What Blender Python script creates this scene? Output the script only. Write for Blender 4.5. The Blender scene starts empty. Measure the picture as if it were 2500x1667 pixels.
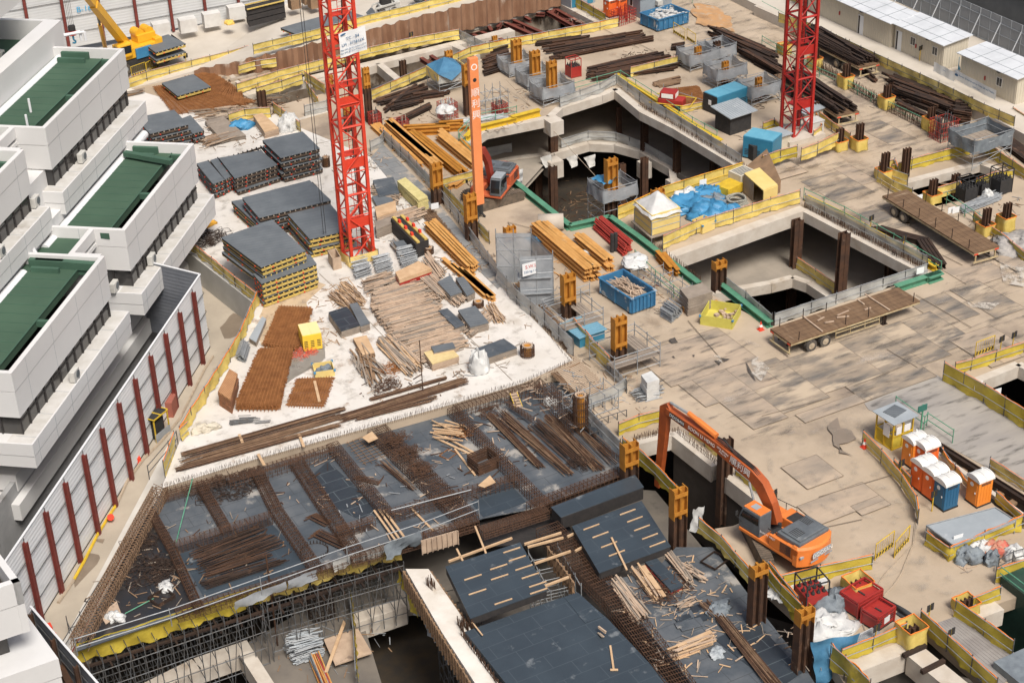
import bpy, math, random
from mathutils import Vector, Matrix
from mathutils.geometry import tessellate_polygon
R=math.radians
random.seed(7)
rnd=random.random
def ru(a,b): return a+(b-a)*rnd()
S=bpy.context.scene
COL=S.collection
CAMH=67.0; FPX=4184.8; PIT=.52904; ROL=-.03684; YAW=.48312; BYAW=-.18355
PW,PH=2500,1667
cp,sp=math.cos(PIT),math.sin(PIT)
def _rot(v):
    c,s=math.cos(YAW),math.sin(YAW)
    return Vector((c*v[0]+s*v[1],-s*v[0]+c*v[1],v[2]))
_rt=Vector((1,0,0)); _up=Vector((0,sp,cp)); _fw=Vector((0,cp,-sp))
CR=_rot(_rt*math.cos(ROL)+_up*math.sin(ROL)); CU=_rot(_up*math.cos(ROL)-_rt*math.sin(ROL)); CF=_rot(_fw)
CO=Vector((0,0,CAMH))
cam=bpy.data.cameras.new('camera'); cam_o=bpy.data.objects.new('camera',cam); COL.objects.link(cam_o)
cam.sensor_width=36; cam.lens=FPX/PW*36; cam.clip_start=1; cam.clip_end=3000
M3=Matrix((CR,CU,-CF)).transposed()
cam_o.matrix_world=Matrix.Translation(CO)@M3.to_4x4()
S.camera=cam_o
S.render.resolution_x=1024; S.render.resolution_y=682
w=bpy.data.worlds.new('World'); S.world=w; w.use_nodes=True
nt=w.node_tree; bg=nt.nodes['Background']; sky=nt.nodes.new('ShaderNodeTexSky'); sky.sky_type='NISHITA'
SUN_EL,SUN_AZ=R(55),R(184)
sky.sun_disc=False; sky.sun_elevation=SUN_EL; sky.sun_rotation=SUN_AZ; sky.dust_density=6.0; sky.air_density=1.0; sky.ozone_density=1.0
nt.links.new(sky.outputs[0],bg.inputs[0]); bg.inputs[1].default_value=.078
sl=bpy.data.lights.new('sun','SUN'); sl.energy=2.75; sl.angle=R(20); sl.color=(1,.965,.91)
so=bpy.data.objects.new('sun',sl); COL.objects.link(so)
_sd=Vector((math.sin(SUN_AZ)*math.cos(SUN_EL),math.cos(SUN_AZ)*math.cos(SUN_EL),math.sin(SUN_EL)))
so.rotation_euler=_sd.to_track_quat('Z','Y').to_euler()
S.view_settings.view_transform='Standard'; S.view_settings.look='None'; S.view_settings.exposure=0.4; S.view_settings.gamma=1
def P(x,y,z=0.0):
    "point of the real plane z that the survey pixel (x,y) of the photograph falls on"
    d=CF*FPX+CR*(x-PW/2)-CU*(y-PH/2)
    t=(z-CO.z)/d.z
    return CO+d*t
def PP(l,z=0.0): return [P(a[0],a[1],a[2] if len(a)>2 else z) for a in l]
def proj(p):
    q=p-CO; k=q.dot(CF); return (PW/2+FPX*q.dot(CR)/k, PH/2-FPX*q.dot(CU)/k)
def HZ(b,ty):
    "height of an upright whose foot is b and whose head is at picture row ty"
    lo,hi=-20,60
    for _ in range(40):
        m=(lo+hi)/2
        if proj(b+Vector((0,0,m)))[1]>ty: lo=m
        else: hi=m
    return lo
Z=Vector((0,0,1))
class MB:
    def __init__(s): s.v=[]; s.f=[]; s.m=[]; s.k=0
    def add(s,vs,fs,k=None):
        o=len(s.v); s.v+= [tuple(a) for a in vs]; s.f+=[tuple(i+o for i in f) for f in fs]; s.m+=[s.k if k is None else k]*len(fs)
    def hexa(s,b,t,k=None):
        n=len(b)
        s.add(list(b)+list(t),[tuple(range(n))[::-1],tuple(range(n,2*n))]+[(i,(i+1)%n,n+(i+1)%n,n+i) for i in range(n)],k)
    def box(s,c,d,rz=0,k=None):
        "c = centre of the bottom face"
        c=Vector(c); co,si=math.cos(rz),math.sin(rz); hx,hy=d[0]/2,d[1]/2
        q=[Vector((co*x-si*y,si*x+co*y,0)) for x,y in ((-hx,-hy),(hx,-hy),(hx,hy),(-hx,hy))]
        s.hexa([c+a for a in q],[c+a+Vector((0,0,d[2])) for a in q],k)
    def bar(s,a,b,w,h,k=None,up=Z):
        "rectangular bar from a to b, centred on the line"
        a=Vector(a); b=Vector(b); d=(b-a)
        if d.length<1e-6: return
        d.normalize(); x=d.cross(up)
        if x.length<1e-4: x=Vector((1,0,0)) if abs(d.x)<.9 else Vector((0,1,0)); x=(x-d*x.dot(d))
        x.normalize(); y=x.cross(d)
        q=[x*i*w/2+y*j*h/2 for i,j in ((-1,-1),(1,-1),(1,1),(-1,1))]
        s.hexa([a+e for e in q],[b+e for e in q],k)
    def tube(s,a,b,r,n=6,k=None,r2=None):
        a=Vector(a); b=Vector(b); d=b-a
        if d.length<1e-6: return
        d.normalize(); x=d.cross(Z)
        if x.length<1e-4: x=Vector((1,0,0))
        x.normalize(); y=x.cross(d); r2=r if r2 is None else r2
        c=[(math.cos(2*math.pi*i/n),math.sin(2*math.pi*i/n)) for i in range(n)]
        s.hexa([a+(x*i+y*j)*r for i,j in c],[b+(x*i+y*j)*r2 for i,j in c],k)
    def path(s,pts,r,n=5,k=None):
        for a,b in zip(pts[:-1],pts[1:]): s.tube(a,b,r,n,k)
    def ib(s,a,b,w,h,t=.03,k=None,up=Z):
        "I section"
        a=Vector(a);b=Vector(b);d=(b-a).normalized(); x=d.cross(up)
        if x.length<1e-4: x=Vector((1,0,0))
        x.normalize(); y=x.cross(d)
        s.bar(a+y*(h/2-t/2),b+y*(h/2-t/2),w,t,k,up); s.bar(a-y*(h/2-t/2),b-y*(h/2-t/2),w,t,k,up); s.bar(a,b,t,h-2*t,k,up)
    def prism(s,pts,z0,z1,k=None,holes=()):
        "pts: list of Vectors (xy used); z1 top, z0 bottom; holes too"
        loops=[[Vector((p[0],p[1],0)) for p in pts]]+[[Vector((p[0],p[1],0)) for p in h] for h in holes]
        flat=[p for l in loops for p in l]; n=len(flat)
        tri=tessellate_polygon(loops)
        vs=[(p.x,p.y,z1) for p in flat]+[(p.x,p.y,z0) for p in flat]; fs=[]
        for t in tri:
            a,b,c=[flat[i] for i in t]
            if (b-a).cross(c-a).z<0: t=t[::-1]
            fs.append(tuple(t)); fs.append(tuple(i+n for i in t[::-1]))
        o=0
        for l in loops:
            m=len(l)
            ar=sum(l[i].x*l[(i+1)%m].y-l[(i+1)%m].x*l[i].y for i in range(m))
            for i in range(m):
                j=(i+1)%m; q=(o+i,o+i+n,o+j+n,o+j); fs.append(q)
            o+=m
        s.add(vs,fs,k)
    def sheet(s,pts,k=None):
        s.add(pts,[tuple(range(len(pts)))],k)
def obj(name,mb,mat,parent=None,smooth=False,bevel=0,origin=None):
    me=bpy.data.meshes.new(name)
    if parent is not None: off=Vector(parent.get('_o',(0,0,0)))
    elif origin is not None: off=Vector(origin)
    elif mb.v:
        n=len(mb.v); off=Vector((sum(v[0] for v in mb.v)/n,sum(v[1] for v in mb.v)/n,min(v[2] for v in mb.v)))
    else: off=Vector((0,0,0))
    me.from_pydata([(v[0]-off.x,v[1]-off.y,v[2]-off.z) for v in mb.v],[],mb.f)
    mats=mat if isinstance(mat,(list,tuple)) else [mat]
    for m in mats: me.materials.append(m)
    if len(mats)>1: me.polygons.foreach_set('material_index',mb.m)
    if smooth: me.polygons.foreach_set('use_smooth',[True]*len(mb.f))
    me.update()
    o=bpy.data.objects.new(name,me); COL.objects.link(o)
    if parent is not None: o.parent=parent
    else: o.location=off
    if parent is not None: o['_o']=tuple(off)
    if bevel:
        b=o.modifiers.new('bevel','BEVEL'); b.width=bevel; b.segments=2; b.limit_method='ANGLE'; b.angle_limit=R(40)
    return o
THINGS=[]
def tag(o,label,cat,group=None):
    o['label']=label; o['category']=cat
    if group: o['group']=group
    THINGS.append(o)
    return o
def thing(name,label,cat,loc=(0,0,0),rz=0,group=None):
    o=bpy.data.objects.new(name,None); COL.objects.link(o); o.empty_display_size=.3
    o.location=loc; o.rotation_euler=(0,0,rz)
    o['_o']=tuple(loc) if rz==0 else (0,0,0)
    return tag(o,label,cat,group)
def struct(name,mb,mat,kind='structure',origin=(0,0,0)):
    o=obj(name,mb,mat,origin=origin); o['kind']=kind; return o
def dup(root,loc,rz,label,group=None):
    r=root.copy(); COL.objects.link(r); r.location=loc; r.rotation_euler=(0,0,rz); r['label']=label
    if group: r['group']=group
    for ch in list(root.children):
        c=ch.copy(); COL.objects.link(c); c.parent=r
        for g in list(ch.children):
            d=g.copy(); COL.objects.link(d); d.parent=c
    return r
def lerp(a,b,t): return a+(b-a)*t
def srgb(c):
    return tuple((x/12.92 if x<=.04045 else ((x+.055)/1.055)**2.4) for x in [y/255 for y in c])
_M={}
def mat(name,c,c2=None,scale=1.5,mix=.5,rough=.8,metal=0,bump=0,bs=20,c3=None,s3=.35,th3=.58,stretch=(1,1,1),emit=0,alpha=1,detail=6,film=None,wave=None,edge=.12,brick=None,trans=0):
    "colour c, mottled with c2; c3 = worn patches / stains with a shape of their own"
    if name in _M: return _M[name]
    m=bpy.data.materials.new(name); m.use_nodes=True; n=m.node_tree.nodes; L=m.node_tree.links; b=n['Principled BSDF']
    b.inputs['Roughness'].default_value=rough; b.inputs['Metallic'].default_value=metal
    tc=n.new('ShaderNodeTexCoord'); mp=n.new('ShaderNodeMapping'); mp.inputs['Scale'].default_value=stretch; L.new(tc.outputs['Object'],mp.inputs[0])
    oi=n.new('ShaderNodeObjectInfo')
    col=None
    def rgb(c):
        x=n.new('ShaderNodeRGB'); x.outputs[0].default_value=(*c,1); return x.outputs[0]
    cur=rgb(c)
    def blend(cur,cc,fac):
        mx=n.new('ShaderNodeMix'); mx.data_type='RGBA'; L.new(fac,mx.inputs[0]); L.new(cur,mx.inputs[6]); L.new(rgb(cc) if isinstance(cc,tuple) else cc,mx.inputs[7]); return mx.outputs[2]
    def noise(sc,det=detail,off=0):
        t=n.new('ShaderNodeTexNoise'); t.noise_dimensions='4D'; t.inputs['Scale'].default_value=sc; t.inputs['Detail'].default_value=det; t.inputs['Roughness'].default_value=.6
        ad=n.new('ShaderNodeMath'); ad.operation='MULTIPLY_ADD'; L.new(oi.outputs['Random'],ad.inputs[0]); ad.inputs[1].default_value=9; ad.inputs[2].default_value=off; L.new(ad.outputs[0],t.inputs['W'])
        L.new(mp.outputs[0],t.inputs['Vector']); return t.outputs[0]
    def ramp(f,a,bb,hi=1):
        r=n.new('ShaderNodeMapRange'); r.interpolation_type='SMOOTHSTEP'; L.new(f,r.inputs[0]); r.inputs[1].default_value=a; r.inputs[2].default_value=bb; r.inputs[4].default_value=hi; return r.outputs[0]
    if c2: cur=blend(cur,c2,ramp(noise(scale),.5-.2,.5+.2,mix*2 if mix<.5 else 1))
    if wave:
        axis,ws,cw,amt=wave
        wv=n.new('ShaderNodeTexWave'); wv.bands_direction=axis; wv.inputs['Scale'].default_value=ws; wv.inputs['Distortion'].default_value=0; L.new(tc.outputs['Object'],wv.inputs[0])
        cur=blend(cur,cw,ramp(wv.outputs[0],.55,.9,amt))
    if brick:
        bw,bh,cb=brick
        bk=n.new('ShaderNodeTexBrick'); bk.inputs['Scale'].default_value=1; bk.inputs['Brick Width'].default_value=bw; bk.inputs['Row Height'].default_value=bh; bk.inputs['Mortar Size'].default_value=.022; bk.inputs['Mortar Smooth'].default_value=0; L.new(tc.outputs['Object'],bk.inputs[0])
        cur=blend(cur,cb,bk.outputs['Fac'])
    if c3: cur=blend(cur,c3,ramp(noise(s3,9,3),th3,th3+edge))
    L.new(cur,b.inputs['Base Color'])
    if film:
        fs,f0,f1,fm=film; L.new(ramp(noise(fs,14,5),f0,f1,fm),b.inputs['Alpha'])
    if bump:
        bn=n.new('ShaderNodeBump'); bn.inputs['Strength'].default_value=bump; bn.inputs['Distance'].default_value=.05; L.new(noise(bs,4),bn.inputs['Height']); L.new(bn.outputs[0],b.inputs['Normal'])
    if alpha<1: b.inputs['Alpha'].default_value=alpha
    _M[name]=m
    return m
def net(name,c,c2,scale,alpha=.8,**k):
    return mat(name,c,c2,scale=scale,rough=.75,alpha=alpha,**k)
YEL=net('yellow_netting',(.74,.57,.17),(.56,.42,.09),1.3,.97,bump=.5,bs=3,c3=(.60,.50,.25),s3=.5,th3=.6)
YELD=net('dull_yellow_netting',(.55,.43,.05),(.42,.31,.03),.9,.97,bump=.5,bs=3,c3=(.33,.26,.06),s3=.5,th3=.6)
ORE=mat('orange_edge',(.80,.22,.03))
GNET=net('grey_netting',(.36,.38,.40),(.24,.26,.28),.8,.86,bump=.5,bs=2.5)
PNET=net('pale_netting',(.50,.50,.47),(.38,.38,.36),.8,.8,bump=.5,bs=2.5)
GRNET=net('green_netting',(.02,.07,.05),(.012,.04,.03),.8,.85,bump=.5)
CON=mat('concrete',(.44,.37,.29),(.36,.29,.22),scale=.35,rough=.92,bump=.25,bs=6,c3=(.26,.21,.16),s3=.12,th3=.6,edge=.2)
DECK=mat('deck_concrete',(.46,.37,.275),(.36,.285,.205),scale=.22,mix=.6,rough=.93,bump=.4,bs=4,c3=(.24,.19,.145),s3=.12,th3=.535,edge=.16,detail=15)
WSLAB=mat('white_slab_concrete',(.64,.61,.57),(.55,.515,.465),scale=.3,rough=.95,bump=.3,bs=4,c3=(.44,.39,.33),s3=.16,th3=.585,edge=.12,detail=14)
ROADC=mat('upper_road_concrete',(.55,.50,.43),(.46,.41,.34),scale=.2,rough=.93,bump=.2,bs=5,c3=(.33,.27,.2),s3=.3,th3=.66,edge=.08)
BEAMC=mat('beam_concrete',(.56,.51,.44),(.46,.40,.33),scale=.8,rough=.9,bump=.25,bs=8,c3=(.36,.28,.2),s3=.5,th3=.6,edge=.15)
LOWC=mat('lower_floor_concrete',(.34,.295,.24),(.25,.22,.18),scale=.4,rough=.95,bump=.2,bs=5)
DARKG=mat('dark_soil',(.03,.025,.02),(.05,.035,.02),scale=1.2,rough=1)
PLATE=mat('scuffed_plate',(.38,.30,.215),(.13,.12,.11),scale=.55,mix=.6,rough=.9,bump=.2,bs=8,stretch=(.45,1.5,1),c3=(.46,.37,.27),s3=.35,th3=.5,edge=.12,detail=15)
PLATE2=mat('scuffed_plate_pale',(.43,.335,.245),(.25,.21,.17),scale=.5,rough=.9,bump=.2,bs=8,stretch=(.5,1.4,1),c3=(.47,.37,.27),s3=.4,th3=.5,edge=.2,detail=15)
WET=mat('damp_patch',(.24,.19,.14),(.19,.15,.11),scale=1,rough=.35)
JOINT=mat('joint_line',(.21,.165,.12),rough=1)
RUST=mat('rusty_steel',(.105,.05,.026),(.055,.03,.02),scale=1.6,rough=.85,metal=.2,bump=.3,bs=15,c3=(.2,.13,.09),s3=1.0,th3=.6)
DRUST=mat('dark_rusty_steel',(.05,.028,.018),(.028,.018,.014),scale=1.6,rough=.85,metal=.2,bump=.3,bs=15,c3=(.11,.06,.035),s3=.8,th3=.6)
OSTEEL=mat('ochre_painted_steel',(.50,.22,.025),(.38,.15,.018),scale=1.5,rough=.7,bump=.2,bs=12,c3=(.18,.08,.03),s3=1.2,th3=.64)
OPALE=mat('pale_ochre_steel',(.62,.33,.10),(.50,.24,.06),scale=1.2,rough=.75,bump=.2,bs=12,c3=(.55,.38,.2),s3=1,th3=.6)
PURL=mat('maroon_strut_steel',(.17,.045,.03),(.11,.03,.02),scale=1.2,rough=.8,c3=(.33,.17,.12),s3=.8,th3=.58)
REBAR=mat('rebar_rust',(.10,.048,.025),(.055,.028,.016),scale=2,rough=.9)
REBARL=mat('rebar_pale',(.24,.15,.09),(.15,.09,.05),scale=2,rough=.9)
MATS=mat('rebar_mat_rust',(.33,.14,.045),(.22,.085,.025),scale=1.5,rough=.9)
WOOD=mat('weathered_timber',(.50,.375,.27),(.36,.26,.185),scale=1.1,rough=.9,c3=(.22,.16,.12),s3=1.5,th3=.6)
WOOD2=mat('fresh_timber',(.58,.40,.24),(.46,.30,.17),scale=1.5,rough=.9)
WOOD3=mat('brown_timber',(.28,.175,.10),(.19,.12,.07),scale=1.3,rough=.9)
WOODG=mat('grey_timber',(.30,.25,.20),(.22,.18,.145),scale=1.2,rough=.92)
PLY=mat('film_faced_ply',(.038,.048,.058),(.028,.034,.042),scale=.5,rough=.45,c3=(.14,.16,.18),s3=.55,th3=.6,edge=.16,detail=10,brick=(2.4,1.2,(.10,.12,.13)))
PLYC=mat('clean_film_ply',(.045,.06,.074),(.036,.048,.06),scale=.5,rough=.45,c3=(.15,.165,.175),s3=.9,th3=.60,edge=.1,detail=14,brick=(2.4,1.2,(.062,.078,.092)))
PLYD=mat('dusty_film_ply',(.055,.068,.082),(.12,.13,.14),scale=.5,rough=.6,c3=(.34,.32,.29),s3=.42,th3=.565,edge=.09,detail=12,brick=(2.4,1.2,(.055,.06,.066)))
PLYG=mat('grey_deck_sheet',(.155,.17,.18),(.115,.128,.138),scale=.8,rough=.6,bump=.35,bs=6,c3=(.28,.29,.30),s3=.6,th3=.64,wave=('DIAGONAL',1.6,(.07,.085,.10),.5))
BLACKS=mat('black_joist',(.022,.02,.02),(.035,.03,.028),scale=3,rough=.8)
YJ=mat('yellow_timber_joist',(.58,.43,.12),(.45,.31,.08),scale=3,rough=.8)
RCLAMP=mat('red_clamp',(.65,.05,.02))
CRED=mat('crane_red',(.66,.055,.025),(.54,.045,.02),scale=.8,rough=.5,c3=(.32,.06,.04),s3=1.2,th3=.62)
CRED2=mat('crane_dark_red',(.42,.022,.016),(.34,.018,.014),scale=.8,rough=.5,c3=(.2,.03,.02),s3=.8,th3=.66)
GALV=mat('galvanised_tube',(.36,.38,.39),(.26,.27,.28),scale=3,rough=.55,metal=.3)
DTUBE=mat('dark_scaffold_tube',(.13,.14,.15),(.09,.08,.07),scale=3,rough=.6,metal=.3)
GTUBE=mat('green_rail_tube',(.12,.34,.22),(.07,.24,.15),scale=3,rough=.6)
GWALE=mat('green_waler_steel',(.10,.27,.17),(.07,.21,.13),scale=1.5,rough=.6,c3=(.34,.37,.33),s3=1.5,th3=.62)
YSTEEL=mat('yellow_painted_steel',(.66,.45,.03),(.52,.34,.025),scale=2,rough=.6,c3=(.3,.2,.05),s3=1,th3=.66)
EOR=mat('excavator_orange',(.76,.22,.045),(.66,.18,.04),scale=.8,rough=.42,c3=(.45,.2,.09),s3=1.4,th3=.63,edge=.1)
EORD=mat('worn_boom_orange',(.44,.10,.022),(.30,.065,.018),scale=1.0,rough=.5,c3=(.18,.06,.025),s3=1.1,th3=.6)
EGRY=mat('machine_grey',(.13,.145,.155),(.09,.10,.11),scale=1.5,rough=.55,c3=(.24,.25,.25),s3=1,th3=.62)
BLK=mat('black_rubber',(.02,.02,.021),(.035,.032,.03),scale=3,rough=.85)
TYRE=mat('dusty_tyre',(.05,.045,.04),(.10,.085,.07),scale=2,rough=.95)
RIM=mat('dusty_rim',(.45,.38,.28),(.3,.24,.17),scale=3,rough=.8)
TRACK=mat('muddy_track',(.16,.12,.085),(.08,.065,.05),scale=2.5,rough=.95)
GLASS=mat('dark_glass',(.012,.014,.016),(.02,.022,.025),scale=1,rough=.12)
WIN=mat('window_glass',(.035,.035,.036),(.06,.055,.05),scale=.4,rough=.15)
WPT=mat('white_building_paint',(.64,.635,.625),(.59,.585,.575),scale=.15,rough=.75,c3=(.52,.515,.505),s3=.3,th3=.56,edge=.3,bump=.1,bs=3)
WPD=mat('stained_white_sill',(.58,.565,.54),(.46,.44,.40),scale=.8,rough=.85,c3=(.34,.31,.27),s3=.35,th3=.56,edge=.15)
GROOF=mat('green_painted_roof',(.05,.10,.062),(.038,.08,.05),scale=.25,rough=.85,c3=(.03,.065,.05),s3=.2,th3=.6,edge=.3)
GROOFD=mat('green_roof_upstand',(.05,.115,.075),(.04,.09,.06),scale=.6,rough=.8)
WPIPE=mat('white_pipe',(.65,.66,.67))
AC=mat('aircon_white',(.55,.54,.50),(.48,.47,.44),scale=4,rough=.6)
SHED=mat('cream_cabin_sheet',(.56,.51,.41),(.50,.45,.36),scale=.6,rough=.75,c3=(.36,.31,.24),s3=.5,th3=.66)
SROOF=mat('white_cabin_roof',(.62,.64,.66),(.52,.54,.56),scale=.5,rough=.6,c3=(.40,.41,.42),s3=.6,th3=.62)
GCAB=mat('grey_cabin_sheet',(.28,.32,.35),(.24,.27,.30),scale=.6,rough=.7)
HOARD=mat('white_hoarding_sheet',(.76,.77,.78),(.68,.70,.71),scale=.5,rough=.6,c3=(.38,.40,.42),s3=.4,th3=.66)
POSTR=mat('red_oxide_post',(.19,.034,.024),(.13,.026,.02),scale=2,rough=.7)
BLUE=mat('skip_blue',(.035,.17,.32),(.03,.12,.24),scale=1.2,rough=.65,c3=(.36,.40,.42),s3=.9,th3=.575,edge=.04)
GENB=mat('generator_blue',(.035,.21,.33),(.03,.17,.28),scale=1,rough=.4)
GENT=mat('generator_top',(.14,.38,.50),(.10,.32,.44),scale=1,rough=.5)
BTARP=mat('blue_tarpaulin',(.06,.26,.46),(.04,.18,.34),scale=1.2,rough=.5,bump=.8,bs=3)
BTARP2=mat('dull_blue_tarpaulin',(.07,.21,.34),(.04,.14,.25),scale=1.2,rough=.6,bump=.8,bs=3)
WTARP=mat('white_sheet',(.60,.60,.58),(.46,.46,.45),scale=1.2,rough=.7,bump=.8,bs=3)
GTARP=mat('grey_sheet',(.20,.23,.25),(.13,.15,.17),scale=1.5,rough=.7,bump=1,bs=3)
GREYP=mat('grey_panel_sheet',(.34,.37,.39),(.28,.31,.33),scale=.6,rough=.6,c3=(.45,.47,.48),s3=.5,th3=.6)
GREYD=mat('dark_grey_cladding',(.10,.11,.12),(.07,.08,.09),scale=.5,rough=.6)
GRED=mat('generator_red',(.36,.03,.022),(.28,.022,.018),scale=1,rough=.5,c3=(.2,.03,.02),s3=1.2,th3=.66)
REDB=mat('red_scaffold_paint',(.42,.05,.035),(.32,.04,.03),scale=1.5,rough=.6)
TOILO=mat('toilet_orange',(.82,.27,.035),(.74,.23,.03),scale=1,rough=.5)
TOILR=mat('toilet_deep_orange',(.78,.15,.03),(.68,.12,.025),scale=1,rough=.5)
TOILB=mat('toilet_blue',(.02,.12,.24),(.016,.10,.20),scale=1,rough=.5)
TWHITE=mat('toilet_roof_white',(.72,.71,.68),(.64,.63,.60),scale=1.5,rough=.5)
CYEL=mat('mobile_crane_yellow',(.78,.42,.02),(.70,.36,.02),scale=1,rough=.45)
TDECK=mat('trailer_deck',(.19,.115,.062),(.12,.07,.038),scale=1.0,rough=.9,stretch=(3,.5,1),c3=(.27,.19,.12),s3=.8,th3=.58)
TFRAME=mat('trailer_rail_cream',(.50,.42,.26),(.35,.26,.14),scale=2,rough=.7)
PLW=mat('white_label',(.72,.73,.73),rough=.7)
TYR=mat('tyre_film',(.10,.093,.085),rough=.9,stretch=(.35,1.5,1),film=(1.1,.5,.7,.52))
MUD=mat('mud_film',(.21,.15,.10),rough=.95,stretch=(1,.6,1),film=(.6,.50,.76,.4))
DUST=mat('grey_dust_film',(.36,.32,.27),rough=.95,film=(.9,.50,.74,.45))
RDUST=mat('rust_dust_film',(.36,.22,.12),rough=.95,film=(.9,.54,.72,.45))
PALEF=mat('pale_cement_film',(.56,.50,.43),rough=.95,stretch=(.5,1,1),film=(.3,.58,.72,.55))
SPILL=mat('spill_film',(.58,.53,.46),rough=.95,film=(1.2,.40,.60,.75))
INK=mat('blue_ink',(.03,.12,.25),rough=.7)
INKW=mat('white_lettering',(.78,.76,.72),rough=.6)
INKR=mat('red_ink',(.5,.04,.03),rough=.7)
INKB=mat('black_ink',(.02,.02,.02),rough=.7)
ROPE=mat('hose_beige',(.42,.34,.25),(.33,.26,.19),scale=3,rough=.9)
PYEL=mat('pale_yellow_board',(.72,.56,.22),(.66,.50,.17),scale=1,rough=.7)
def hb_frame():
    b=P(308,1179,-2.5)
    a=BYAW-YAW
    return b,Vector((-math.sin(a),math.cos(a),0)),Vector((math.cos(a),math.sin(a),0))
HB,BU,BV=hb_frame()          # foot of the hoarding, along it, and out of the building
def B(v,u,z): q=HB+BV*v+BU*u; return Vector((q.x,q.y,z))
g=MB(); g.sheet([(-400,-300,-13),(600,-300,-13),(600,900,-13),(-400,900,-13)]); struct('ground',g,DARKG)
L1,L2=-5.0,-10.5
H1=PP([(1138,352),(1158,330),(1182,320),(1339,288),(1366,265),(1465,234),(1503,219),(1569,274),(1651,315),(1820,416),(1618,491),(1509,532),(1489,540),(1393,560),(1251,455)])
H2=PP([(1640,624),(1956,514),(2262,672),(1884,797),(1708,703)])
H3=PP([(1552,1106),(1546,1078),(1643,1054),(1886,1243),(1790,1283),(1745,1290),(1650,1205)])
H4=PP([(2368,936),(2486,890),(2600,940),(2640,1080),(2500,1040)])
H5=PP([(2203,450),(2393,400),(2432,415),(2455,452),(2392,478),(2285,504)])
H6=PP([(2072,1640),(2224,1583),(2258,1528),(2440,1690),(2400,1760),(2160,1760)])
H7=PP([(2350,1500),(2440,1472),(2560,1430),(2600,1600),(2500,1610)])
H8=PP([(2298,1108),(2312,1100),(2500,1222),(2520,1290),(2430,1235)])
H9=PP([(560,205),(620,191),(976,112),(1260,36),(1366,8),(1480,62),(1240,120),(905,245),(860,210),(640,268)])
H11=PP([(700,262),(800,232),(838,262),(745,300)])
e0=P(452,590); e1=P(632,742); ed=(e0-e1).normalized()
outer=[e0+ed*150,e0,e1,P(440,1075),P(395,1192),P(620,1122),P(1100,988),P(1275,936),P(1360,905),P(1500,1065),P(1552,1106),P(1546,1078),P(1643,1054),P(1886,1243),P(1790,1283),P(1745,1290),P(1840,1400),P(1950,1500),P(2050,1650),P(2200,1900),P(3300,2400),Vector((330,-60,0)),Vector((330,420,0)),Vector((-60,420,0))]
d=MB(); d.prism(outer,-.9,0,holes=[H1,H2,H4,H5,H6,H7,H8,H9])
struct('ground_deck',d,DECK)
def slab(name,outl,z,th,m,holes=()):
    s=MB(); s.prism(outl,z-th,z,holes=holes); return struct(name,s,m)
B1=[Vector((30,30,0)),Vector((160,30,0)),Vector((160,230,0)),Vector((30,230,0))]
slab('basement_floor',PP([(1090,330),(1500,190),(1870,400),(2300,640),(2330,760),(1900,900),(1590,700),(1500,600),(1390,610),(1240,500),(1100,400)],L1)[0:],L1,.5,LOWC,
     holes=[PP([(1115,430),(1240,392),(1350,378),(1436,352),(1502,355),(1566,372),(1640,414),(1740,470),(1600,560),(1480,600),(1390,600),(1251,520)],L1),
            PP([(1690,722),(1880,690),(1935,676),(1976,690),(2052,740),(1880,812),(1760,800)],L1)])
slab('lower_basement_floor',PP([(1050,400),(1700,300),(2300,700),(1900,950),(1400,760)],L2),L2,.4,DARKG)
ws=MB(); ws.prism([e0+ed*60,e0,e1,P(440,1075),P(395,1192),P(620,1122),P(1100,988),P(1275,936),P(1398,880),P(1215,690),P(1120,590),P(1020,490),P(905,385),P(700,300),P(690,272),P(560,330),P(430,250),P(310,215)],.004,.06)
struct('white_slab',ws,WSLAB)
def film(pts,z,m,name='ground_film'):
    l=PP(pts,z); s=MB(); t=[tuple(i) if (l[i[1]]-l[i[0]]).cross(l[i[2]]-l[i[0]]).z>0 else tuple(i[::-1]) for i in tessellate_polygon([l])]; s.add(l,t); struct(name,s,m)
BZ=[0]
def blob(name,pts,z,m,th=.004,jit=.35):
    BZ[0]+=.002; z=z+BZ[0]+(.11 if 0<z<.03 else 0)
    q=PP(pts,z); c=sum(q,Vector())/len(q); out=[]
    for i in range(len(q)):
        a,b=q[i],q[(i+1)%len(q)]; n=max(2,int((b-a).length/.7))
        for k in range(n):
            p=lerp(a,b,k/n); r=(p-c); s=1+ru(-jit,jit)*.35
            out.append(c+r*s)
    s=MB(); s.prism(out,z,z+th); return struct(name,s,m)
SAND=mat('sandy_film',(.44,.33,.21),(.52,.40,.27),scale=.5,rough=.95,c3=(.66,.58,.47),s3=.5,th3=.6)
blob('sand_patch',[(640,740),(775,660),(790,700),(745,740),(760,790),(700,800),(660,860),(630,830)],.062,SAND)
blob('sand_patch',[(655,870),(720,800),(800,850),(780,900),(720,920),(660,960)],.067,mat('grey_film',(.50,.45,.38),(.60,.56,.50),scale=.6,rough=.95))
ph=MB(); pl=[B(.1,-40,-2.5),B(.1,19,-2.5),P(486,690,-2.5),P(560,720,-2.5),P(680,820,-2.5)]
ph.prism([B(0,-45,0),B(0,19.2,0),P(455,600,-2.5)+Vector((0,6,0)),P(640,750,-2.5),P(470,1090,-2.5),P(420,1190,-2.5),P(200,1640,-2.5),P(150,1800,-2.5)],-3,-2.5)
struct('path',ph,mat('path_concrete',(.44,.38,.30),(.36,.31,.245),scale=.3,rough=.9,bump=.3,bs=6,c3=(.24,.19,.13),s3=.2,th3=.58,edge=.06))
blob('puddle',[(540,800),(570,760),(610,790),(580,820),(545,830)],-2.497,WET)
blob('puddle',[(215,1345),(245,1350),(240,1375),(185,1430),(170,1425)],-2.497,WET)
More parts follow.
